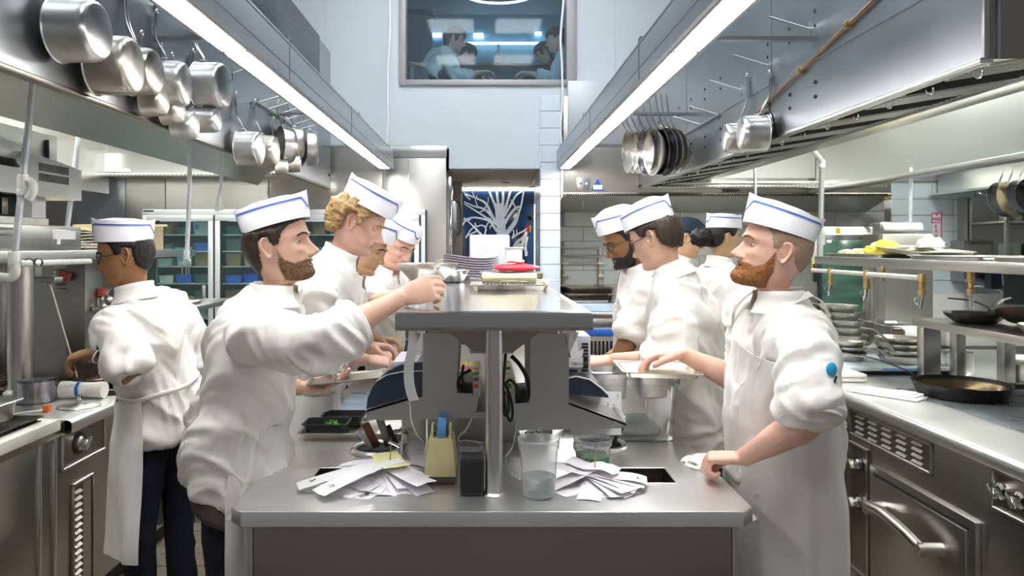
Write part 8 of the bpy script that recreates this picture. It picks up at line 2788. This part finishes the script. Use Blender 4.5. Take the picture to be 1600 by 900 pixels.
# cook with thin glasses
p = Person('cook with black hair and thin glasses bent over beside the tall blond cook', from_ear(557, 386, 3.22, 'R', -4, 22), -4, 22, 0, tyaw=-4, lean=14, pelvis=A3(486, 600, 3.42), seed=27, skin='skin_tan', vox=.005, jvox=.012, S=.97)
p.make_head(hair_mat='hair_black', hair=hair_line(.060, .0, -.085, .040, .009, .010, .012), brow_mat='hair_black', nose=.85, lid_open=.3)
p.hat((.010, .058), 2, h_front=.088, h_back=.085)
p.glasses('brass', .024, .020, .0011)
p.under()
p.arm('R', A3(515, 540, 3.30), A3(585, 552, 3.45), dict(d=(1, .1, -.15), n=(0, .3, -1), curl=35), sleeve=1.3)
p.arm('L', A3(530, 520, 3.75), A3(590, 530, 3.70), dict(d=(1, -.1, -.1), n=(0, -.3, -1), curl=35), sleeve=1.2)
p.jacket()
p.legs()
p.finish()
# cook facing the camera at the far left of the island
p = Person('round faced young cook looking down, half turned to the camera behind the island', A3(621, 383, 3.80), -42, 24, -6, tyaw=-30, lean=12, pelvis=A3(580, 545, 4.05), seed=33, skin='skin_pink', vox=.005, jvox=.012, S=.98)
p.make_head(hair_mat='hair_brown', hair=hair_line(.062, .0, -.080, .040, .006, .008, .012), brow_mat='hair_brown', nose=.95, lid_open=.35, width=1.06, jaw=1.08)
p.hat((.004, .058), 3, h_front=.084, h_back=.082)
p.under()
p.arm('R', A3(578, 468, 3.60), A3(648, 464, 3.62), dict(d=(1, .05, -.1), n=(0, .3, -1), curl=30), sleeve=.95, loose=1.15)
p.arm('L', A3(650, 470, 4.15), A3(668, 480, 3.95), dict(d=(.4, -1, -.1), n=(0, 0, -1), curl=30), sleeve=.95)
p.jacket()
p.legs()
p.finish()
# cook with glasses leaning over the clear box
p = Person('cook with straight brown hair and glasses bending over the clear box', from_ear(1017, 372, 2.95, 'L', 143, 21), 143, 21, 0, tyaw=160, lean=16, pelvis=A3(1080, 632, 3.12), seed=41, skin='skin', vox=.0045, jvox=.0105, width=1.05, belly=1.08)
p.make_head(hair_mat='hair_brown', hair=hair_line(.060, .006, -.072, .036, .014, .014, .010), hjit=.007, hfreq=(160, 160, 25), brow_mat='hair_brown', nose=.95, lid_open=.3)
p.hat((.002, .058), -2, h_front=.078, h_back=.088, peak=.03)
p.glasses('black_plastic', .025, .021)
p.under()
p.arm('L', A3(1052, 566, 2.80), A3(956, 562, 2.88), dict(d=(-1, .2, -.12), n=(0, .2, -1), curl=(26, 30, 34, 38), tcurl=25), sleeve=1.42, loose=1.2)
p.arm('R', A3(1030, 560, 3.35), A3(968, 572, 3.10), dict(d=(-1, -.2, -.1), n=(0, -.2, -1), curl=30), sleeve=1.3)
p.jacket(amp=1.1)
p.legs()
p.finish()
t = thing('sleeve_badge', 'blue and silver cutlery tucked at the chest of the cook with brown hair', 'cutlery', A3(1026, 435, 2.98))
for k in range(3):
 q = at(1022 + k * 6, 440, 3.0)
 MB().tube([q + Vector((0, 0, -.02)), q + Vector((.008, 0, .045))], [.004, .008], 8).build('spoon', ('chrome', 'board_blue', 'chrome')[k], t)
# bearded cook with glasses
p = Person('cook with a black beard and glasses looking down behind the clear box', from_ear(992, 374, 3.36, 'L', 188, 24), 188, 24, 0, tyaw=180, lean=10, pelvis=A3(1012, 585, 3.52), seed=47, skin='skin_dark', vox=.005, jvox=.012)
p.make_head(hair_mat='hair_black', hair=hair_line(.062, -.006, -.070, .038, .003, .003, .016), beard=beard_fn(.006, .012, 1.0, .004, .012, -.124), beard_mat='beard_black', brow_mat='hair_black', nose=.95, lid_open=.25)
p.hat((.004, .056), -6, h_front=.086, h_back=.082, peak=.03)
p.glasses('black_plastic', .026, .021)
p.under()
p.arm('L', A3(985, 530, 3.25), A3(960, 565, 3.22), dict(d=(-1, .2, -.3), n=(0, 0, -1), curl=30), sleeve=.9, loose=1.2)
p.arm('R', A3(1000, 530, 3.75), A3(950, 560, 3.60), dict(d=(-1, 0, -.1), n=(0, 0, -1), curl=30), sleeve=1.1)
p.jacket()
p.legs()
p.apron(True, 110, .45, .66)
p.finish()
# cook in a navy cap
p = Person('cook in a navy skull cap working at the rear behind the others', A3(1074, 372, 4.70), -8, 14, 0, tyaw=10, lean=8, pelvis=A3(1062, 560, 4.85), seed=53, skin='skin_tan', vox=.006, jvox=.014)
p.make_head(hair_mat='hair_black', hair=hair_line(.062, .0, -.075, .040, .004, .004, .016), brow_mat='hair_black', lid_open=.4)
def capfn(F, L, U):
 return np.where(U > .030 + .06 * F, .012 * sstep(.0, .012, U - .030 - .06 * F) + .002, -1)
v, f = p.head.shell(capfn, .0)
MB().add(p._h2w(v), f).build('skull_cap', 'cap_navy', p.root, 180)
p.under()
p.arm('R', A3(1068, 520, 4.60), A3(1110, 525, 4.75), dict(curl=30), sleeve=1.1)
p.arm('L', A3(1075, 520, 5.10), A3(1115, 525, 5.10), dict(curl=30), sleeve=1.1)
p.jacket()
p.legs()
p.finish()
# woman with gathered hair
S = .95
p = Person('cook with black hair gathered in a curly bun, turned away behind the ginger cook', from_ear(1138, 372, 4.15, 'R', 14, 4, 0, S), 14, 4, 0, tyaw=25, lean=3, pelvis=A3(1124, 555, 4.25), S=S, seed=59, skin='skin_tan', vox=.006, jvox=.0125, width=.98)
p.make_head(hair_mat='hair_black', hair=hair_line(.060, .004, -.070, .034, .012, .012, .012), brow_mat='hair_black', nose=.9, female=True)
p.hat((-.004, .056), -2, h_front=.080, h_back=.080)
V, n = [], 18
for i in range(n + 1):
 for j in range(2 * n):
  th, ph = math.pi * i / n, math.pi * j / n
  V.append((math.sin(th) * math.cos(ph), math.sin(th) * math.sin(ph), math.cos(th)))
V = np.array(V)
V = V * (.75 + .55 * ridged(V * 3.1, 5))[:, None] * np.array([.062, .055, .05]) + np.array([-.145, 0, -.012])
fc = [(i * 2 * n + j, i * 2 * n + (j + 1) % (2 * n), (i + 1) * 2 * n + (j + 1) % (2 * n), (i + 1) * 2 * n + j) for i in range(n) for j in range(2 * n)]
MB().add(p._h2w(V * S), fc).build('hair_bun', 'hair_black', p.root, 180)
p.under()
p.arm('R', A3(1150, 500, 4.05), A3(1185, 510, 4.20), dict(curl=30), sleeve=1.1)
p.arm('L', A3(1120, 500, 4.55), A3(1165, 510, 4.60), dict(curl=30), sleeve=1.1)
p.jacket()
p.legs()
p.finish()
q = at(1126, 545, 4.05)
t = thing('side_towel', 'white towel with a blue stripe hanging from the waist of the cook with the bun', 'towel', q)
MB().box(q.x - .05, q.x + .05, 4.05, 4.065, q.z - .10, q.z + .17, .006).build('cloth', 'towel', t)
MB().box(q.x - .012, q.x + .002, 4.046, 4.0505, q.z - .10, q.z + .17).build('blue_stripe', 'blue', t)
# people upstairs, seated at the table
for lab, hx, hy, yaw, pit, px, py, Yh, shirt, hair, skin, sd, lng in (
  ('woman with dark hair in a pale shirt seated at the table upstairs', 711, 62, 2, 14, 676, 120, 7.35, 'cloth_sage', 'hair_brown', 'skin', 5, True),
  ('man with short hair in a pale blue shirt seated at the table upstairs', 869, 63, 178, 8, 893, 122, 7.35, 'cloth_paleblue', 'hair_brown', 'skin_pink', 6, False),
  ('person in dark clothes leaning over the table behind the woman upstairs', 729, 86, 10, 25, 706, 135, 8.1, 'cloth_black', 'hair_black', 'skin', 7, False),
  ('person in dark clothes leaning over the table behind the man upstairs', 850, 84, 172, 25, 872, 135, 8.1, 'cloth_black', 'hair_black', 'skin', 8, True)):
 s = 1 if yaw < 90 else -1
 p = Person(lab, A3(hx, hy, Yh), yaw, pit, 0, tyaw=yaw, lean=18, pelvis=A3(px, py, Yh) + np.array([0, 0, .02]), S=.97, seed=sd, skin=skin, vox=.007, jvox=.014, lod=.5, floor=2.95)
 p.make_head(hair_mat=hair, hair=hair_line(.062, .0 if not lng else -.03, -.08 if not lng else -.15, .036, .012 if not lng else .022, .012, .012), brow_mat=hair, eyes=False)
 v, f = p.head.shell(lambda F, L, U: np.where(U > .045, .016, -1), .003)
 MB().add(p._h2w(v), f).build('hair_top', hair, p.root, 180)
 p.body.append((*p.torso_volume(-.05, -.035, 18), 'skin'))
 sh_ = p.shoulder
 for k in ('R', 'L'):
  e = sh_[k] + np.array([s * .12, 0, -.24])
  w = e + np.array([s * .22, 0, .05])
  p.arm(k, e, w, dict(d=(s, 0, .1), n=(0, 0, -1), curl=30), sleeve=1.7, roll_cuff=False)
 p.jacket(shirt, hem=-.10)
 m = []
 for g in (1, -1):
  hip = p.pel + p.l * g * .09 + np.array([0, 0, -.03])
  kn = hip + p.f * .42
  m.append(limb([hip, (hip + kn) / 2, kn, np.array([kn[0], kn[1], 3.2]), np.array([kn[0], kn[1], 2.96])], [.09, .08, .065, .055, .05], 14, 4))
 v, f, _ = remesh(m, .014, 4)
 MB().add(v, f).build('trousers', 'cloth_navy', p.root, 180)
 p.finish()
bpy.data.scenes.remove(_TMP)
